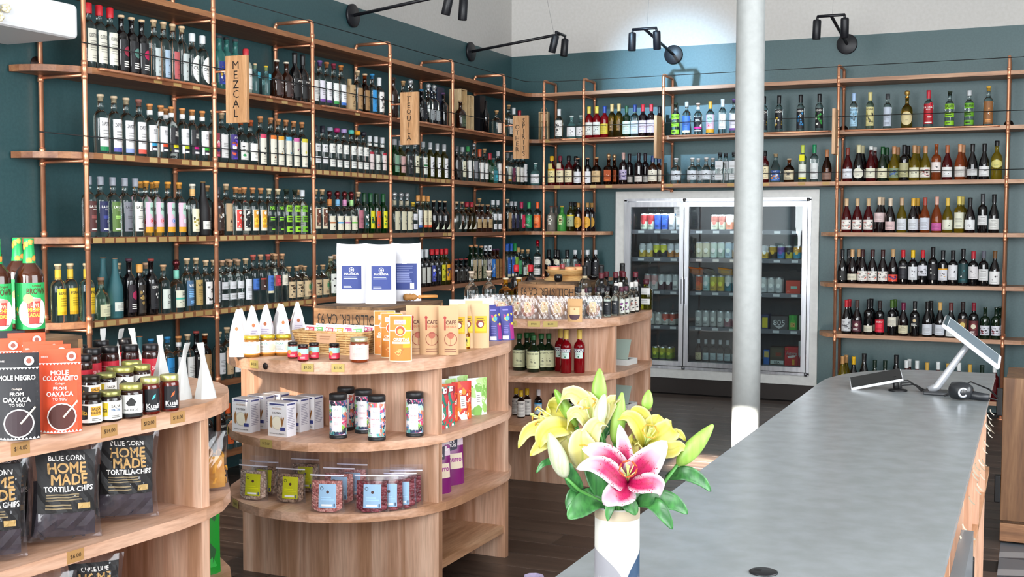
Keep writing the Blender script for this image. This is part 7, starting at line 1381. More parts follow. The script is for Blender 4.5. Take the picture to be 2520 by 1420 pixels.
canrow(0, 4, A('8aa838', 'c8c83c', '8aa838', 'c8c83c', '9ab840', 'c8c83c'), h=.12, start=.24)
canrow(1, 0, A('c8ccb8', 'a8625a', 'c8ccb8', 'a8625a', 'd8886c', 'c8ccd0', 'd8a068', 'd8c8b8', 'd8a068', 'd8c8b8'), h=.14, start=.24)
canrow(1, 1, A('d8d4b8', 'e2dcc4', 'd8d4b8', 'e2dcc4', 'c8e0d8', 'dcece4', 'a8c4b8', 'dcece4', 'a8c8e0', 'b8d4e8', 'd8a04c', 'b8d4e8'), h=.15, start=.10)
canrow(1, 2, A('d8783c', 'c0502c', 'a8d0d4', 'c8e0e0', 'd8b83c', 'd0c83c', 'd8b83c', 'd0c83c', '2a7a8a', 'dce4e4', '2a7a8a', 'dce4e4', '2a7a8a', 'dce4e4'), h=.15, start=.10)
canrow(1, 3, A('c2c2c4', 'ccccce', 'c2c2c4', 'ccccce', 'bcbcbc', 'c4c4c4', 'bcbcbc', 'c4c4c4', 'a8707c', 'd4d8dc', 'a8707c', 'd4d8dc', 'a8707c', 'd4d8dc'), h=.15, start=.10)
canrow(2, 1, A('d8b03c', 'c8ccd0', '3a3020', 'b8942c', '3a8ac8', '6a4a9a', 'c8b82c', '2a2a2c', '4aa8c8', 'e0a83c', '3a5a2c', 'c8a83c'), h=.12, start=.15, step=.07)
canrow(2, 2, A('c8ccd0', 'd8d8d8', 'c8ccd0', 'd8d8d8', 'c8ccd0', 'd8d8d8'), h=.14, start=.14, step=.067)
def carton(x, y, z, w_, d_, h, c_, els, label):
    t = thing('drinks_carton', label, 'carton', (x, y, z), 0, 'drinks cartons in the cooler'); ob('carton_body', MB().box(-w_/2, w_/2, -d_/2, d_/2, 0, h, mat(c_, .5)), t)
    fn, asp = flat_fn((-w_/2, -d_/2, 0), (1, 0, 0), (0, 0, 1), w_, h); ob('carton_print', printed(MB(), fn, els, asp, 1), t)
x2 = OX0+.012+2*dw
carton(x2+.40, .14, SZ[2]+.0003, .125, .12, .115, 'd0422c', [('r', .35, .8, .38, .58, '9ac8bc'), ('l', .1, .3, .1, .3, 2, 'e88a78')], 'orange-red drinks carton on the third cooler shelf')
carton(x2+.505, .14, SZ[2]+.0003, .07, .12, .115, 'b8b4c4', [('a', .1, .9, .1, .9, ['a89ab8', 'c8c4d0', 'b07a8a'], 8, 2, .3), ('r', .5, .9, .4, .6, '3a3a40')], 'pale lilac drinks carton, lower of two stacked in the cooler')
carton(x2+.505, .14, SZ[2]+.1158, .07, .12, .115, 'b8b4c4', [('a', .1, .9, .1, .9, ['a89ab8', 'c8c4d0', 'b07a8a'], 8, 2, .3), ('r', .5, .9, .4, .6, '3a3a40')], 'pale lilac drinks carton, upper of two stacked in the cooler')
carton(x2+.285, .14, SZ[3]+.0003, .15, .13, .12, '4a4a50', [('t', '805', .5, .52, .42, 'e8e8e8', .8, .0), ('p', [(.2, .28), (.8, .28), (.62, .16), (.5, .06), (.38, .16)], 'c8c8c8')], 'grey six-pack carton lettered 805')
carton(x2+.16, .14, SZ[3]+.0003, .06, .12, .13, '2a3a6a', [('r', .1, .9, .1, .8, 'd8c82c')], 'blue and yellow six-pack carton beside the column')
carton(x2+.405, .14, SZ[3]+.0003, .07, .12, .13, '2f9a3c', [('p', [(.2, 0), (.8, 0), (.8, .6), (.62, .75), (.6, 1), (.4, 1), (.38, .75), (.2, .6)], '4ab83c'), ('r', .2, .8, .2, .5, 'd8c060'), ('t', 'XX', .5, .35, .2, 'b82a2c', .5, .05)], 'green beer carton lettered XX')
carton(x2+.50, .14, SZ[3]+.0003, .085, .12, .13, 'd8d8d0', [('p', [(.2, .05), (.8, .05), (.8, .62), (.62, .8), (.6, 1), (.4, 1), (.38, .8), (.2, .62)], '8a3a2c'), ('r', .2, .8, .1, .5, 'd8c8a0'), ('t', 'XX', .5, .35, .22, 'b82a2c', .5, .05)], 'white beer carton picturing a brown bottle')
carton(x2+.27, .14, SZ[4]+.0003, .125, .12, .16, '4a4438', [('r', .1, .9, .45, .9, '5a5240'), ('r', .4, .8, .5, .7, '8a3c24'), ('r', .04, .96, .06, .26, 'c8d0d0'), ('t', 'RSA', .5, .16, .12, '2a2a2a', .5, .03)], 'olive-brown beer carton on the cooler floor')
carton(x2+.395, .14, SZ[4]+.0003, .115, .12, .165, 'c01c24', [('t', 'Victoria', .5, .66, .2, 'f4ecec', .86, .03), ('p', [(.2, .5), (.85, .6), (.8, .48), (.3, .4)], 'e8dcdc'), ('r', .55, .75, .05, .35, 'e0a83c'), ('t', '12', .14, .9, .1, 'e8c83c', .2, .02)], 'red beer carton lettered Victoria')
carton(x2+.497, .14, SZ[4]+.0003, .08, .12, .22, 'd4d6da', [('r', 0, 1, 0, .42, 'a81c30'), ('t', 'TECATE', .5, .36, .09, 'f4ecec', .9, .03), ('c', .6, .58, .12, '2a2a2c'), ('l', .2, .6, .74, .82, 1, '6a6a70')], 'tall white and red beer carton lettered TECATE')
carton(x2+.175, .14, SZ[4]+.0003, .05, .1, .13, '2a6ac0', [('r', .1, .9, .5, .9, 'c8b060')], 'blue beer carton half hidden by the column')
pch = [('e0742c', 1.76, 1.0), ('d8862c', 1.80, 1.02)]
# snack pouches lying over the cans in the middle door
for i, (c_, x, y, z, rz) in enumerate((('e07a24', 1.80, .13, 1.0755, .2), ('4a3a2c', 1.93, .14, 1.0755, -.1), ('e0a02c', 2.07, .13, 1.0755, .15))):
    t = pouch_thing('snack_pouch', '%s snack pouch lying flat on the cans behind the middle door' % ['orange', 'dark brown', 'amber'][i], 'pouch', (x, y+.06, z+.012), rz, 'pouches lying in the cooler', .13, .15, .03, c_, [('r', .2, .8, .3, .7, lighten(c_, 1.2))], rough=.3)
    t.rotation_euler = (R(70), R(8), rz); t.location = (x, y-.06, z+.016)
# soda bottles on the cooler floor, middle door
for i in range(7):
    bottle((OX0+.012+dw+.10+i*.067, .1, SZ[4]+.0003), -math.pi/2, ('clear' if i not in (0, 6) else ('brown' if i == 0 else 'dkgreen'), 'mini', .2, 'screw', 'c8ccd4', 'F' if i in (0, 6) else 'W', 'd8c8a0' if i == 0 else ('c0d4dc' if i < 6 else '2a6a3c'), '3a3a3a', '', {'z': (.08, .4)}), 'soda bottle on the cooler floor behind the middle door, %s from left' % ORD[i+1], 'bottle', 'soda bottles in the cooler', 'soda_bottle', 1.2)
cl = bpy.data.lights.new('cooler_light', 'AREA'); cl.shape = 'RECTANGLE'; cl.size = 1.5; cl.size_y = .06; cl.energy = 22; cl.color = (.95, .98, 1)  # lamp added to brighten the cooler's contents, no fixture built
clo = bpy.data.objects.new('cooler_light', cl); col.objects.link(clo); clo.location = (2.0, .04, OZ1-.035); clo.rotation_euler = (R(-25), 0, 0)

# ================================================================ wood gift boxes and cases on the spirits shelves
PINE = wood('pale_pine_box', 'c8a878', 'd6b98c', 'e0c89e', (4, 4, .6))
z2 = sh[2]+ST+.0002
def pine(loc, rz, w_, d_, h, label, glass, capc, handle=False):
    t = thing('pine_bottle_box', label, 'box', loc, rz, 'open wooden bottle boxes')
    mb = MB().box(-d_/2, -d_/2+.008, -w_/2, w_/2, 0, h, PINE).box(-d_/2+.008, d_/2, -w_/2, -w_/2+.008, 0, h, PINE).box(-d_/2+.008, d_/2, w_/2-.008, w_/2, 0, h, PINE).box(-d_/2+.008, d_/2, -w_/2+.008, w_/2-.008, 0, .008, PINE).box(-d_/2+.008, d_/2, -w_/2+.008, w_/2-.008, h-.008, h, PINE).box(-d_/2+.008, d_/2-.02, -w_/2+.008, w_/2-.008, h*.66, h*.66+.006, PINE)
    ob('box_shell', mb, t)
    if handle: ob('rope_handle', MB().tube([(0, .028*math.cos(R(a)), h+.045*math.sin(R(a))) for a in range(0, 181, 20)], .0028, 6, mat('9a8a6a', .8)), t)
    if glass: ob('boxed_bottle', MB().lathe([(0, .0085), (.026, .0085), (.027, .014), (.027, h*.4), (.02, h*.48), (.010, h*.52), (.010, h*.62), (0, h*.62)], 14, GLASSES[glass]), t)
pine((.21, -1.545, z2), .0, .11, .11, .335, 'tall pale wood box standing open beside the brown bottle', 'brown', '')
pine((.21, -1.39, z2), .0, .085, .10, .30, 'narrower pale wood box with two openings', 'amber', '')
pine((.42, -.20, z2), -math.pi/2+.2, .085, .09, .26, 'small wood box with rope handle holding a bottle, in the corner', 'frost', '', True)
ob_ = thing('presentation_case', 'black presentation case with bottle before the corner pipe', 'case', (.20, -1.16, z2), 0.)
ob('case_shell', MB().box(-.05, .05, -.055, .055, 0, .32, mat('14161a', .35)), ob_); ob('boxed_bottle', MB().lathe([(0, .01), (.028, .01), (.028, .16), (.012, .21), (.012, .27), (0, .28)], 14, GLASSES['black'], (.08, 0, 0)), ob_)
ob_ = thing('gift_carton', 'navy gift carton beside the TEQUILA-bay bottles', 'carton', (.21, -1.945, z2), 0.)
ob('carton_body', MB().bbox(-.05, .05, -.06, .06, 0, .31, .003, mat('18233c', .45)), ob_); ob('gold_band', MB().box(.0502, .0508, -.06, .06, .06, .075, mat('8a7a4c', .4, .5)), ob_)

# ================================================================ service counter
CZ = .85; CX0, CX1, CY1, CY0 = 3.752, 4.437, -4.43, -9.3
GST = nmat('grey_solid_surface', '808586', '8a8f92', noise=14, detail=8, rough=.24, lo=.35, hi=.65, spec=.55)
ct = thing('service_counter', 'long pale grey service counter with wooden front', 'counter')
top = [(CX0, CY0), (CX1, CY0), (CX1, CY1)]+qarc(CX0+.42, CY1-.62, .42, .62, 90, 180, 12)
ob('worktop', MB().prism(top, CZ-.022, CZ, GST), ct)
ob('counter_body', MB().prism([(CX0+.05, CY0), (CX1-.09, CY0), (CX1-.09, CY1-.1)]+qarc(CX0+.47, CY1-.64, .42, .54, 90, 180, 8), 0, CZ-.022, OAK_V), ct)
for k in range(9):
    y = CY0+.25+k*.56
    if y > CY1-.3: break
    ob('shelf_divider', MB().box(CX1-.0895, CX1-.012, y, y+.03, .03, CZ-.0225, OAK_V), ct)
ob('back_shelf', MB().box(CX1-.0895, CX1-.012, CY0, CY1-.15, .42, .445, OAK_Y), ct)
ob('glass_bin', MB().box(CX1-.011, CX1+.02, -7.7, -6.9, .45, .72, mat('6f7478', .2, trans=.0)).box(CX1+.02, CX1+.03, -7.66, -7.2, .55, .6, mat('a8acb0', .2, .5)), ct)
ob('black_pull', MB().bbox(CX1+.0, CX1+.02, -6.82, -6.78, .42, .62, .004, BLACK), ct)
rd = random.Random(5)
for k in range(26):
    y = -7.0+k*.092+rd.uniform(-.03, .03); zz = .70+rd.uniform(-.10, .06)
    t = thing('paper_tag', 'curled paper note clipped behind the counter edge, %s from the near end' % (ORD[k+1] if k < 22 else ['twenty-third', 'twenty-fourth', 'twenty-fifth', 'twenty-sixth'][k-22]), 'note', (CX1-.0115, y, zz), 0, 'paper notes along the counter edge')
    w_ = rd.uniform(.014, .026); ob('note_sheet', MB().grid(lambda u, v: (.002+.016*v*v+.003*math.sin(3*u), (u-.5)*w_+.004*v, .010-v*.024), 3, 4, mat(rd.choice(['a89e8c', '958b7a', 'b8b0a2', '8a7d6a']), .8)), t)
# tablet stand, payment tablet, scanner and cables at the far end
tb = thing('tablet_stand', 'white point-of-sale tablet tilted on a slanted silver stand', 'tablet')
SIL = mat('c6c9cf', .3, .6)
p0 = Vector((4.242, -5.221, 0.8500)); p0.z = CZ
ob('stand_foot', MB().bbox(-.05, .05, -.055, .055, 0, .012, .004, mat('2a2c30', .4), M=Matrix.Translation(p0)), tb)
ex = Vector((.83, .08, 0)).normalized()
ob('stand_arm', MB().tube([p0+Vector((-.03, 0, .012)), p0+Vector((0, 0, .03)), p0+ex*.09+Vector((0, 0, .17)), p0+ex*.115+Vector((0, 0, .205))], [.018, .016, .013, .012], 10, SIL), tb)
Mt = Matrix.Translation(p0+ex*.12+Vector((0, 0, .21))) @ Matrix.Rotation(math.atan2(ex.y, ex.x), 4, 'Z') @ Matrix.Rotation(R(38), 4, 'Y') @ Matrix.Rotation(R(9), 4, 'X')
ob('tablet_body', MB().bbox(-.135, .135, -.095, .095, 0, .016, .005, mat('d2d5d8', .35), M=Mt), tb)
ob('screen', MB().box(-.115, .12, -.08, .08, .0162, .0166, mat('6a747c', .2), M=Mt), tb)
ob('camera_bar', MB().box(-.134, -.118, -.094, .094, .0162, .0168, mat('3a4448', .2), M=Mt), tb)
pt = thing('payment_tablet', 'low black-screened payment tablet propped on a round base', 'tablet')
q0 = Vector((4.037, -5.201, 0.8500)); q0.z = CZ
Mp = Matrix.Translation(q0+Vector((-.04, .02, .045))) @ Matrix.Rotation(R(8), 4, 'Z') @ Matrix.Rotation(R(-13), 4, 'Y') @ Matrix.Rotation(R(14), 4, 'X')
ob('tablet_body', MB().bbox(-.105, .105, -.06, .06, -.012, 0, .004, mat('d8dade', .3), M=Mp), pt)
ob('screen', MB().box(-.102, .102, -.058, .058, .0002, .0016, mat('0c0d10', .25, spec=.25), M=Mp), pt)
ob('stand_stem', MB().tube([q0+Vector((.045, .0, .006)), q0+Vector((.035, .015, .055))], .012, 10, BLACK), pt)
ob('round_base', MB().lathe([(0, .0), (.038, 0), (.038, .005), (.02, .009), (0, .009)], 20, BLACK, tuple(q0+Vector((.05, 0, .0002)))), pt)
sc = thing('barcode_scanner', 'black handheld barcode scanner lying on its side', 'scanner')
s0 = Vector((4.335, -5.358, 0.8500)); s0.z = CZ
ob('scanner_head', MB().lathe([(0, -.04), (.02, -.04), (.033, -.03), (.036, 0), (.032, .03), (.022, .045), (0, .048)], 20, mat('1c1e22', .35, coat=.3), M=Matrix.Translation(s0+Vector((0, 0, .0362))) @ Matrix.Rotation(R(70), 4, 'Z') @ Matrix.Rotation(R(90), 4, 'X')), sc)
ob('light_ring', MB().lathe([(.012, 0), (.020, 0), (.020, .004), (.012, .004), (.012, 0)], 20, mat('c8ccd4', .2, .7), M=Matrix.Translation(s0+Vector((.012, -.038, .034))) @ Matrix.Rotation(R(25), 4, 'Z') @ Matrix.Rotation(R(90), 4, 'X')), sc)
ob('scanner_grip', MB().tube([s0+Vector((.02, .0, .024)), s0+Vector((.07, .0, .018)), s0+Vector((.105, -.004, .0155))], [.02, .016, .0145], 12, mat('1c1e22', .4)), sc)
ob('scanner_cord', MB().tube([s0+Vector((.1, 0, .015)), s0+Vector((.135, .01, .006)), s0+Vector((.14, .06, .004)), s0+Vector((.1, .14, .03)), s0+Vector((.03, .18, .05)), s0+Vector((-.03, .12, .02)), s0+Vector((-.06, .06, .004))], .0032, 6, BLACK), sc)
for i in range(3):
    t = thing('charging_cable', 'black cable looping between the two tablets, %s' % ['highest loop', 'middle loop', 'lowest loop'][i], 'cable', group='cables between the tablets')
    ob('cable_run', MB().tube([q0+Vector((.055+.006*i, .0, .004)), q0+Vector((.062, .02, .02+.01*(2-i))), q0+Vector((.085+.01*i, .03, .034+.008*(1-i))), q0+Vector((.12, .02+.01*i, .022)), p0+Vector((-.06, .01*i, .006+.004*i)), p0+Vector((-.045, .0, .006+.003*i))], .0028, 6, BLACK), t)
p = (4.115, -7.930, 0.8500)
pk = thing('cable_grommet', 'round black grommet set flat in the counter top', 'grommet', (p[0], p[1], CZ+.0001)); ob('rim', MB().lathe([(0, 0), (.028, 0), (.028, .002), (.025, .0035), (0, .0035)], 28, mat('121216', .4)), pk); ob('slot', MB().box(-.018, -.004, -.006, .006, .0036, .004, mat('050506', .6)), pk)
# low cabinet beyond the counter
cb_ = thing('low_cabinet', 'warm brown wooden cabinet beyond the counter at the picture edge', 'cabinet')
WAL = wood('walnut_door', '5e4029', '745236', '866446', (3., 3., .3))
ob('door', MB().bbox(4.466, 5.3, -4.20, -4.17, .115, .805, .003, WAL), cb_); ob('carcass', MB().box(4.48, 5.3, -4.168, -3.70, .10, .80, WAL), cb_)
ob('plinth_drawer', MB().bbox(4.466, 5.3, -4.19, -3.75, .012, .10, .003, wood('plinth_wood', '7a563c', '93694a', 'a47a58', (.4, 3, 3))), cb_)
for z in (.62, .2): ob('hinge', MB().bbox(4.438, 4.4655, -4.20, -4.16, z, z+.13, .004, BLACK), cb_)

# ================================================================ vase of lilies on the counter
V0 = Vector((3.897, -8.181, 0.852)); V0.z = CZ+.0002
vs_ = thing('flower_vase', 'white cylindrical vase with beige rim and grey and blue arcs', 'vase', tuple(V0))
rv, hv = .0412, .168
ob('vase_body', MB().lathe([(0, 0), (rv, 0), (rv+.0006, .004), (rv, hv-.001), (rv-.001, hv), (rv-.004, hv-.001), (rv-.004, .01), (0, .01)], 48, mat('b6b3ac', .5)), vs_)
fn, asp = cyl_fn(rv, .004, hv-.002, 180, -math.pi/2+.42, .0004)
mb = MB(); fin = lambda u, v: fn(u, v, 1)
n = 60
def patch(f0, f1, h_):
    vs__ = []
    for i in range(n+1):
        u = i/n; a, b = f0(u), f1(u); vs__ += [fin(u, a), fin(u, max(a, b))]
    ob('painted_arc', MB().add(vs__, [(2*i, 2*i+2, 2*i+3, 2*i+1) for i in range(n) if f1(i/n) > 0 or f1((i+1)/n) > 0], mat(h_, .45), True), vs_)
patch(lambda u: .885, lambda u: 1., 'a89a84')
patch(lambda u: 0, lambda u: max(0, .55*math.sqrt(max(0, 1-((u-.20)/.36)**2))), '85848a')
patch(lambda u: 0, lambda u: max(0, .55*math.sqrt(max(0, 1-((u-.82)/.29)**2))), '1f3a56')
LIL = {}
def petal_mat(name, c_edge, c_mid, c_rib, spots=0):
    m = bpy.data.materials.new(name); m.use_nodes = True; nt = m.node_tree; b = nt.nodes['Principled BSDF']
    uv = nt.nodes.new('ShaderNodeAttribute'); uv.attribute_name = 'petal'; sp = nt.nodes.new('ShaderNodeSeparateXYZ'); nt.links.new(uv.outputs['Vector'], sp.inputs[0])
    rp = nt.nodes.new('ShaderNodeValToRGB'); e = rp.color_ramp.elements; e[0].position = .0; e[0].color = hexc(c_rib); e[1].position = .92; e[1].color = hexc(c_edge); k = e.new(.16); k.color = hexc(c_mid); k = e.new(.5); k.color = hexc(c_mid)
    nt.links.new(sp.outputs[0], rp.inputs['Fac']); o = rp.outputs[0]
    if spots:
        r3 = nt.nodes.new('ShaderNodeValToRGB'); r3.color_ramp.elements[0].position = .52; r3.color_ramp.elements[1].position = .9; nt.links.new(sp.outputs[1], r3.inputs['Fac'])
        mx = nt.nodes.new('ShaderNodeMixRGB'); mx.inputs[2].default_value = hexc(c_edge); nt.links.new(r3.outputs[0], mx.inputs[0]); nt.links.new(o, mx.inputs[1])
        tc = nt.nodes.new('ShaderNodeTexCoord'); vo = nt.nodes.new('ShaderNodeTexVoronoi'); vo.inputs['Scale'].default_value = 260; nt.links.new(tc.outputs['Object'], vo.inputs['Vector'])
        lt = nt.nodes.new('ShaderNodeMath'); lt.operation = 'LESS_THAN'; lt.inputs[1].default_value = .28; nt.links.new(vo.outputs['Distance'], lt.inputs[0])
        gt = nt.nodes.new('ShaderNodeMath'); gt.operation = 'LESS_THAN'; gt.inputs[1].default_value = .62; nt.links.new(sp.outputs[1], gt.inputs[0])
        ml = nt.nodes.new('ShaderNodeMath'); ml.operation = 'MULTIPLY'; nt.links.new(lt.outputs[0], ml.inputs[0]); nt.links.new(gt.outputs[0], ml.inputs[1])
        m2 = nt.nodes.new('ShaderNodeMixRGB'); m2.inputs[2].default_value = hexc('8a0c34'); nt.links.new(ml.outputs[0], m2.inputs[0]); nt.links.new(mx.outputs[0], m2.inputs[1]); o = m2.outputs[0]
    nt.links.new(o, b.inputs['Base Color']); b.inputs['Roughness'].default_value = .45
    b.inputs['Subsurface Weight'].default_value = .15; b.inputs['Subsurface Radius'].default_value = (.01, .01, .01); return m
PM = {'pink': petal_mat('stargazer_petal', 'c9b3bd', 'a81450', '940c40', 1), 'yellow': petal_mat('yellow_lily_petal', 'bdb76c', 'b8ac42', 'a09c26'), 'cream': petal_mat('cream_lily_petal', 'c0ba8c', 'bcb268', '9ca44c'), 'white': petal_mat('white_bud', 'f0eee8', 'e8eadc', 'c4d4a0')}
BUD = nmat('green_bud', '6f9632', '8cab4e', (30, 30, 2), .45, 3); LEAF = nmat('lily_leaf', '24562a', '3c7a3a', (40, 40, 3), .38, 3); STEM = mat('4c8a3e', .5)
def blade_mesh(path, width, m_, cup=.25, side=None, nu=6, wave=0.):
    """petal or leaf swept along a path of points; 'side' = rough sideways direction"""
    pts = [Vector(p) for p in path]; nv = 12; cr_ = []
    for j in range(nv+1):
        t = j/nv*(len(pts)-1); i = min(int(t), len(pts)-2); f = t-i
        p0, p1, p2, p3 = pts[max(i-1, 0)], pts[i], pts[i+1], pts[min(i+2, len(pts)-1)]
        cr_.append(.5*((2*p1)+(p2-p0)*f+(2*p0-5*p1+4*p2-p3)*f*f+(3*p1-p0-3*p2+p3)*f**3))
    vs = []; at = []
    for j, c in enumerate(cr_):
        t = j/nv; tg = (cr_[min(j+1, nv)]-cr_[max(j-1, 0)]).normalized(); sd = Vector(side); sd = (sd-tg*sd.dot(tg)).normalized(); nn = sd.cross(tg)
        wd = width*(math.sin(math.pi*min(1, .06+.94*t**.85))**.8)*.5+.0006
        for i in range(nu+1):
            u = i/nu*2-1; vs.append(c+sd*(u*wd)+nn*(cup*wd*(u*u)+wave*wd*math.sin(9*t+2*u)*abs(u))); at.append((abs(u), t, 0))
    me = MB().add(vs, [(j*(nu+1)+i, j*(nu+1)+i+1, (j+1)*(nu+1)+i+1, (j+1)*(nu+1)+i) for j in range(nv) for i in range(nu)], m_, True).mesh('petal')
    a = me.attributes.new('petal', 'FLOAT_VECTOR', 'POINT'); a.data.foreach_set('vector', [q for v in at for q in v]); return me
def thick(o, t=.0012):
    md = o.modifiers.new('thickness', 'SOLIDIFY'); md.thickness = t; md.offset = 0; return o
# bouquet frame: r = to the viewer's right along the counter, u = up, t = toward the viewer
br = Vector((math.cos(yaw), -math.sin(yaw), 0)); bt = Vector((-math.sin(yaw), -math.cos(yaw), 0)); bu = Vector((0, 0, 1))
def BP(r, u, t=0.): return br*r+bu*u+bt*t
K_ = 2.15/2858.8
def PX(x, y, t=0.): return BP((x-1517)*K_, hv-(y-1240)*K_+ (0), t)      # offsets inside the bouquet, metres from the vase foot
def lily(c, axis, kind, n, ln, wd, label, curl=.6, spread=.75, roll_=0., paths=None):
    root = thing('lily_flower', label, 'flower', tuple(V0), 0, 'lilies in the vase')
    axis = axis.normalized(); s1 = axis.orthogonal().normalized(); s2 = axis.cross(s1)
    for k in range(n):
        a = 2*math.pi*k/n+roll_; d = s1*math.cos(a)+s2*math.sin(a); sdv = axis.cross(d); w_ = wd*(1. if k % 2 == 0 else .74)
        P_ = [c-axis*ln*.28+d*.003, c-axis*ln*.02+d*ln*.14, c+axis*ln*.26+d*ln*.42*spread, c+axis*ln*.30+d*ln*.78*spread, c+axis*ln*(.30-.42*curl)+d*ln*1.02*spread]
        thick(ob('petal', blade_mesh(P_, w_, PM[kind], .22, sdv, 8, .06), root))
    for k in range(6):
        a = 2*math.pi*k/6+.3+roll_; d = s1*math.cos(a)+s2*math.sin(a)
        e = c+axis*ln*.62+d*ln*.16
        f_ = ob('stamen', MB().tube([c-axis*ln*.1, c+axis*ln*.3+d*ln*.05, e], .0011, 6, mat('c8d88a', .5)), root)
        ob('anther', MB().tube([e-d.cross(axis)*.006, e+axis*.001, e+d.cross(axis)*.006], [.0009, .0019, .0009], 6, mat('a8401c', .7)), f_)
    ob('pistil', MB().tube([c-axis*ln*.1, c+axis*ln*.72], [.0016, .0016], 8, mat('b8d070', .5)).lathe([(0, -.002), (.0035, 0), (.003, .003), (0, .004)], 10, mat('a8b468', .5), tuple(c+axis*ln*.72)), root)
    return root
def stem_to(root, c, mid=None, r=.0032):
    q = c.dot(br); s_ = max(-1, min(1, q/.09)); a = BP(s_*.008, .03, 0); e_ = BP(s_*.024, hv+.008, max(-.015, min(.02, c.dot(bt)*.3))); m_ = mid or (e_.lerp(c, .5)+BP(-s_*.004, .006, 0)); ob('stem', MB().tube([a, a.lerp(e_, .6), e_, m_, c], r, 8, STEM), root)
def lily_px(base, petals, kind, tipc, label, pist=None):
    """petals: (mid..., tip, width) pixel-free offsets in the bouquet frame, one blade each"""
    root = thing('lily_flower', label, 'flower', tuple(V0), 0, 'lilies in the vase'); B_ = PX(*base)
    for pth, wd in petals:
        P_ = [B_]+[PX(*q) for q in pth]; d = P_[-1]-P_[0]; sd = d.cross(bt+BP(0, .25, 0))
        thick(ob('petal', blade_mesh(P_, wd, PM[kind], .22, sd, 8, .10), root))
    T_ = PX(*tipc); ax = (T_-B_).normalized(); s1 = ax.orthogonal().normalized(); s2 = ax.cross(s1); ln = (T_-B_).length
    for k in range(6):
        d = s1*math.cos(k*1.047)+s2*math.sin(k*1.047); e = T_+d*ln*.22
        f_ = ob('stamen', MB().tube([B_, B_.lerp(T_, .55)+d*ln*.07, e], .0011, 6, mat('c8d88a', .5)), root)
        q = d.cross(ax); ob('anther', MB().tube([e-q*.007, e+ax*.0015, e+q*.007], [.0009, .002, .0009], 6, mat('b2461c' if kind == 'pink' else 'b88a2c', .7)), f_)
    ob('pistil', MB().tube([B_, T_+ax*ln*.12], .0016, 8, mat('b8d070', .5)).lathe([(0, -.002), (.0035, 0), (.003, .003), (0, .004)], 10, mat('a8b468', .5), tuple(T_+ax*ln*.12)), root)
    stem_to(root, B_); return root
lily_px((1537, 1172, .035), [([(1530, 1120, .045), (1524, 1075, .045), (1517, 1034, .03)], .029), ([(1560, 1140, .06), (1590, 1100, .075), (1626, 1066, .06)], .056), ([(1560, 1168, .07), (1588, 1160, .085), (1607, 1172, .085), (1609, 1196, .07)], .036), ([(1522, 1185, .07), (1497, 1190, .085), (1476, 1216, .07)], .05), ([(1515, 1160, .07), (1478, 1125, .08), (1445, 1120, .07), (1412, 1135, .055)], .037), ([(1518, 1140, .05), (1485, 1105, .06), (1455, 1092, .05), (1426, 1090, .035)], .044)], 'pink', (1531, 1125, .09), 'pink stargazer lily with white edges facing the viewer')
lily_px((1412, 1048, .0), [([(1370, 1035, .02), (1330, 1040, .03), (1295, 1052, .03), (1274, 1092, .03)], .03), ([(1375, 1055, .02), (1335, 1078, .03), (1302, 1110, .03)], .032), ([(1380, 1040, .03), (1350, 1040, .045), (1330, 1060, .05), (1325, 1088, .045)], .04), ([(1385, 1020, .0), (1360, 1000, .0), (1342, 1000, .01), (1345, 1022, .015)], .034), ([(1395, 1020, -.01), (1375, 995, -.01), (1362, 990, -.01), (1350, 1000, -.01)], .03)], 'yellow', (1318, 1016, .02), 'yellow lily turned to the left with long stamens')
lily_px((1462, 1072, -.01), [([(1448, 1020, .0), (1425, 975, .01), (1392, 962, .015), (1366, 1008, .015)], .034), ([(1455, 1020, .01), (1445, 985, .01), (1441, 958, .0)], .044), ([(1470, 1020, .0), (1478, 985, .0), (1490, 970, -.005)], .036), ([(1480, 1030, .0), (1500, 985, .005), (1512, 982, .005), (1519, 1004, .005)], .024), ([(1440, 1035, .02), (1418, 1005, .03), (1400, 1010, .035), (1391, 1048, .03)], .026)], 'cream', (1438, 985, .02), 'pale yellow lily opening upward at the top of the bouquet')
lily_px((1582, 1100, -.005), [([(1572, 1060, .01), (1558, 1030, .015), (1538, 1016, .015), (1512, 1028, .01)], .03), ([(1585, 1050, .0), (1578, 1020, .0), (1562, 1006, .0), (1548, 1004, .0)], .028), ([(1598, 1055, .0), (1612, 1030, .0), (1618, 1018, -.005)], .038), ([(1610, 1070, .02), (1635, 1050, .025), (1645, 1040, .02), (1648, 1072, .015)], .044), ([(1612, 1080, .01), (1645, 1064, .015), (1665, 1060, .015), (1680, 1078, .015)], .022), ([(1605, 1095, .03), (1640, 1092, .04), (1660, 1084, .04), (1678, 1094, .035)], .03), ([(1560, 1085, .02), (1548, 1075, .025), (1560, 1110, .03)], .034)], 'yellow', (1590, 1048, .04), 'yellow lily right of the pink one')
lily_px((1430, 1142, .02), [([(1408, 1100, .025), (1392, 1070, .025), (1384, 1050, .02)], .044), ([(1428, 1095, .035), (1424, 1065, .04), (1428, 1042, .035)], .05), ([(1440, 1095, .03), (1448, 1055, .035), (1465, 1028, .035), (1490, 1040, .03)], .036)], 'cream', (1432, 1080, .03), 'cream lily half open left of the pink one')
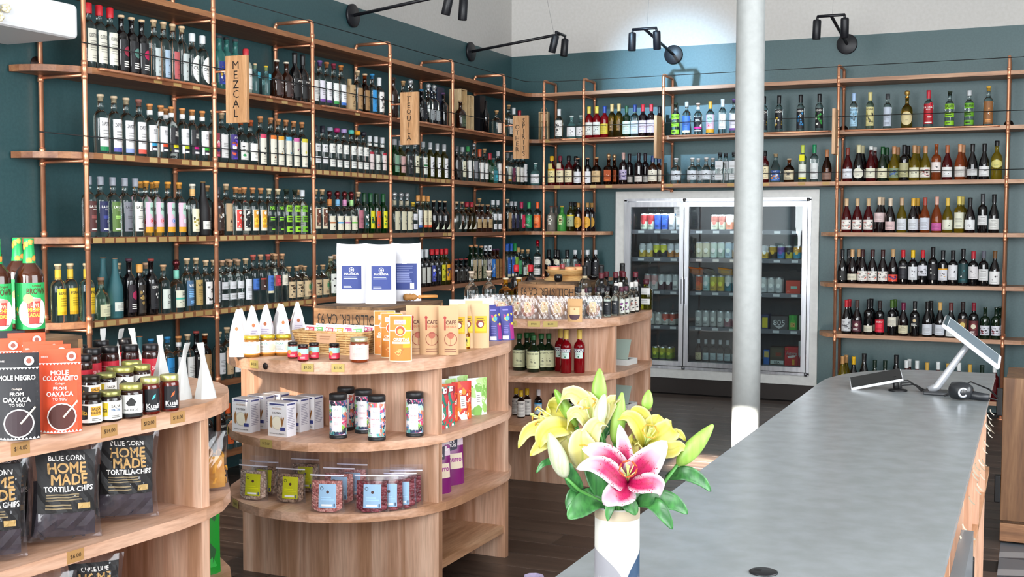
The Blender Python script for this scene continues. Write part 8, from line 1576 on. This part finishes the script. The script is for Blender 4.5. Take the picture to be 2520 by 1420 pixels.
def bud(a, b, r, m_, label, mid=None, t=0.):
    root = thing('lily_bud', label, 'flower bud', tuple(V0), 0, 'lily buds'); A_, B_ = PX(*a), PX(*b); ax = (B_-A_); ln = ax.length
    M_ = Matrix.Translation(A_) @ ax.to_track_quat('Z', 'Y').to_matrix().to_4x4(); mb = MB(); n = 18; vs = []; J = 14
    for j in range(J+1):
        tt = j/J; rr = r*(math.sin(math.pi*min(1, tt**.8*.96+.02))**.7)*(1-.18*tt)+.0005
        for q in range(n): an = 2*math.pi*q/n; k = rr*(1+.09*math.cos(3*an)); vs.append(M_ @ Vector((k*math.cos(an), k*math.sin(an), tt*ln)))
    mb.add(vs, [(j*n+q, j*n+(q+1) % n, (j+1)*n+(q+1) % n, (j+1)*n+q) for j in range(J) for q in range(n)]+[tuple(range(n))[::-1], tuple(range(J*n, J*n+n))], m_, True)
    ob('bud_body', mb, root); stem_to(root, A_+ax.normalized()*.001, None if mid is None else PX(*mid))
BUDW = nmat('pale_bud', '9ca87c', 'bdbaaa', (40, 40, 1), .45, 3)
bud((1657, 1132, .03), (1745, 1036, .02), .0165, BUD, 'green lily bud pointing right beyond the bouquet', (1615, 1190, .03))
bud((1470, 1000, -.01), (1473, 905, -.01), .0145, BUD, 'tallest green lily bud standing upright')
bud((1467, 1040, .02), (1481, 960, .03), .0125, BUDW, 'short pale bud in front of the tallest bud')
bud((1510, 1090, .0), (1527, 962, .0), .014, BUD, 'yellow-green bud right of the centre')
bud((1587, 1008, -.01), (1594, 957, -.01), .0105, BUD, 'small plump green bud at upper right')
bud((1418, 1048, -.005), (1363, 955, .0), .0125, BUD, 'slim green bud leaning left')
bud((1388, 1158, .05), (1347, 1048, .055), .0165, BUDW, 'large white bud in front on the left', (1420, 1190, .04))
def leaf(path, wd, label, t_=0.):
    root = thing('lily_leaf', label, 'leaf', tuple(V0), 0, 'lily leaves'); P_ = [PX(*q) for q in path]
    sd = (P_[-1]-P_[0]).cross(bt+BP(0, .4, 0)); thick(ob('leaf_blade', blade_mesh(P_, wd, LEAF, .28, sd, 6, .04), root), .0008)
leaf([(1500, 1236, 0), (1455, 1215, .03), (1415, 1235, .05), (1392, 1255, .055)], .042, 'broad leaf drooping over the left of the vase')
leaf([(1470, 1235, 0), (1418, 1200, .02), (1400, 1220, .03), (1392, 1242, .03)], .022, 'narrow leaf behind the broad left one')
leaf([(1425, 1195, .03), (1408, 1170, .04), (1395, 1140, .05), (1400, 1122, .05)], .026, 'upright dark leaf on the left below the white bud')
leaf([(1400, 1125, 0), (1365, 1130, .0), (1335, 1135, .01), (1318, 1158, .01)], .012, 'thin leaf tip pointing left')
leaf([(1560, 1225, .03), (1600, 1208, .05), (1645, 1215, .06), (1678, 1242, .06)], .034, 'leaf arching right with its tip hanging')
leaf([(1575, 1225, .03), (1600, 1220, .06), (1622, 1245, .07), (1640, 1275, .07)], .026, 'leaf falling over the counter right of the vase')
leaf([(1635, 1172, .0), (1675, 1155, .02), (1715, 1172, .02), (1742, 1200, .02)], .026, 'leaf below the right-hand bud')
leaf([(1510, 1235, .02), (1500, 1215, .04), (1492, 1235, .05), (1488, 1262, .05)], .018, 'dark leaf tip folding over the vase rim')
leaf([(1545, 1240, .02), (1535, 1220, .045), (1548, 1232, .05), (1555, 1248, .05)], .026, 'bright leaf folding over the vase rim')
leaf([(1495, 1240, 0), (1470, 1190, .02), (1450, 1150, .02), (1440, 1120, .02)], .03, 'deep green leaf among the stems at left')
leaf([(1520, 1240, -.01), (1500, 1180, .0), (1475, 1160, .0), (1450, 1165, .0)], .034, 'deep green leaf behind the pink lily')
leaf([(1530, 1240, .01), (1560, 1200, .02), (1590, 1180, .02), (1615, 1180, .02)], .03, 'deep green leaf at the right under the lily')
leaf([(1490, 1075, -.03), (1520, 1045, -.03), (1545, 1035, -.03), (1570, 1030, -.03)], .012, 'slender leaf high between the buds')
leaf([(1470, 1110, -.02), (1480, 1070, -.02), (1500, 1040, -.02), (1512, 1030, -.02)], .02, 'leaf rising behind the cream lily')
# amber jar standing on the counter at the bottom edge of the picture
jl = Vector((3.868, -8.431, 0.932))
aj = thing('amber_jar', 'amber glass jar with crumpled lilac foil top at the bottom edge', 'jar', (jl.x, jl.y, CZ+.0002))
ob('jar_body', MB().lathe([(0, 0), (.03, 0), (.035, .01), (.035, .068), (.03, .08), (.02, .087), (0, .088)], 20, mat('4a2410', .08, coat=.6)), aj)
ob('foil_top', MB().lathe([(.004, .065), (.014, .075), (.012, .09), (.017, .102), (.004, .096), (0, .09)], 9, mat('8a7f9a', .35, .3), (-.026, -.012, 0), smooth=False), aj)
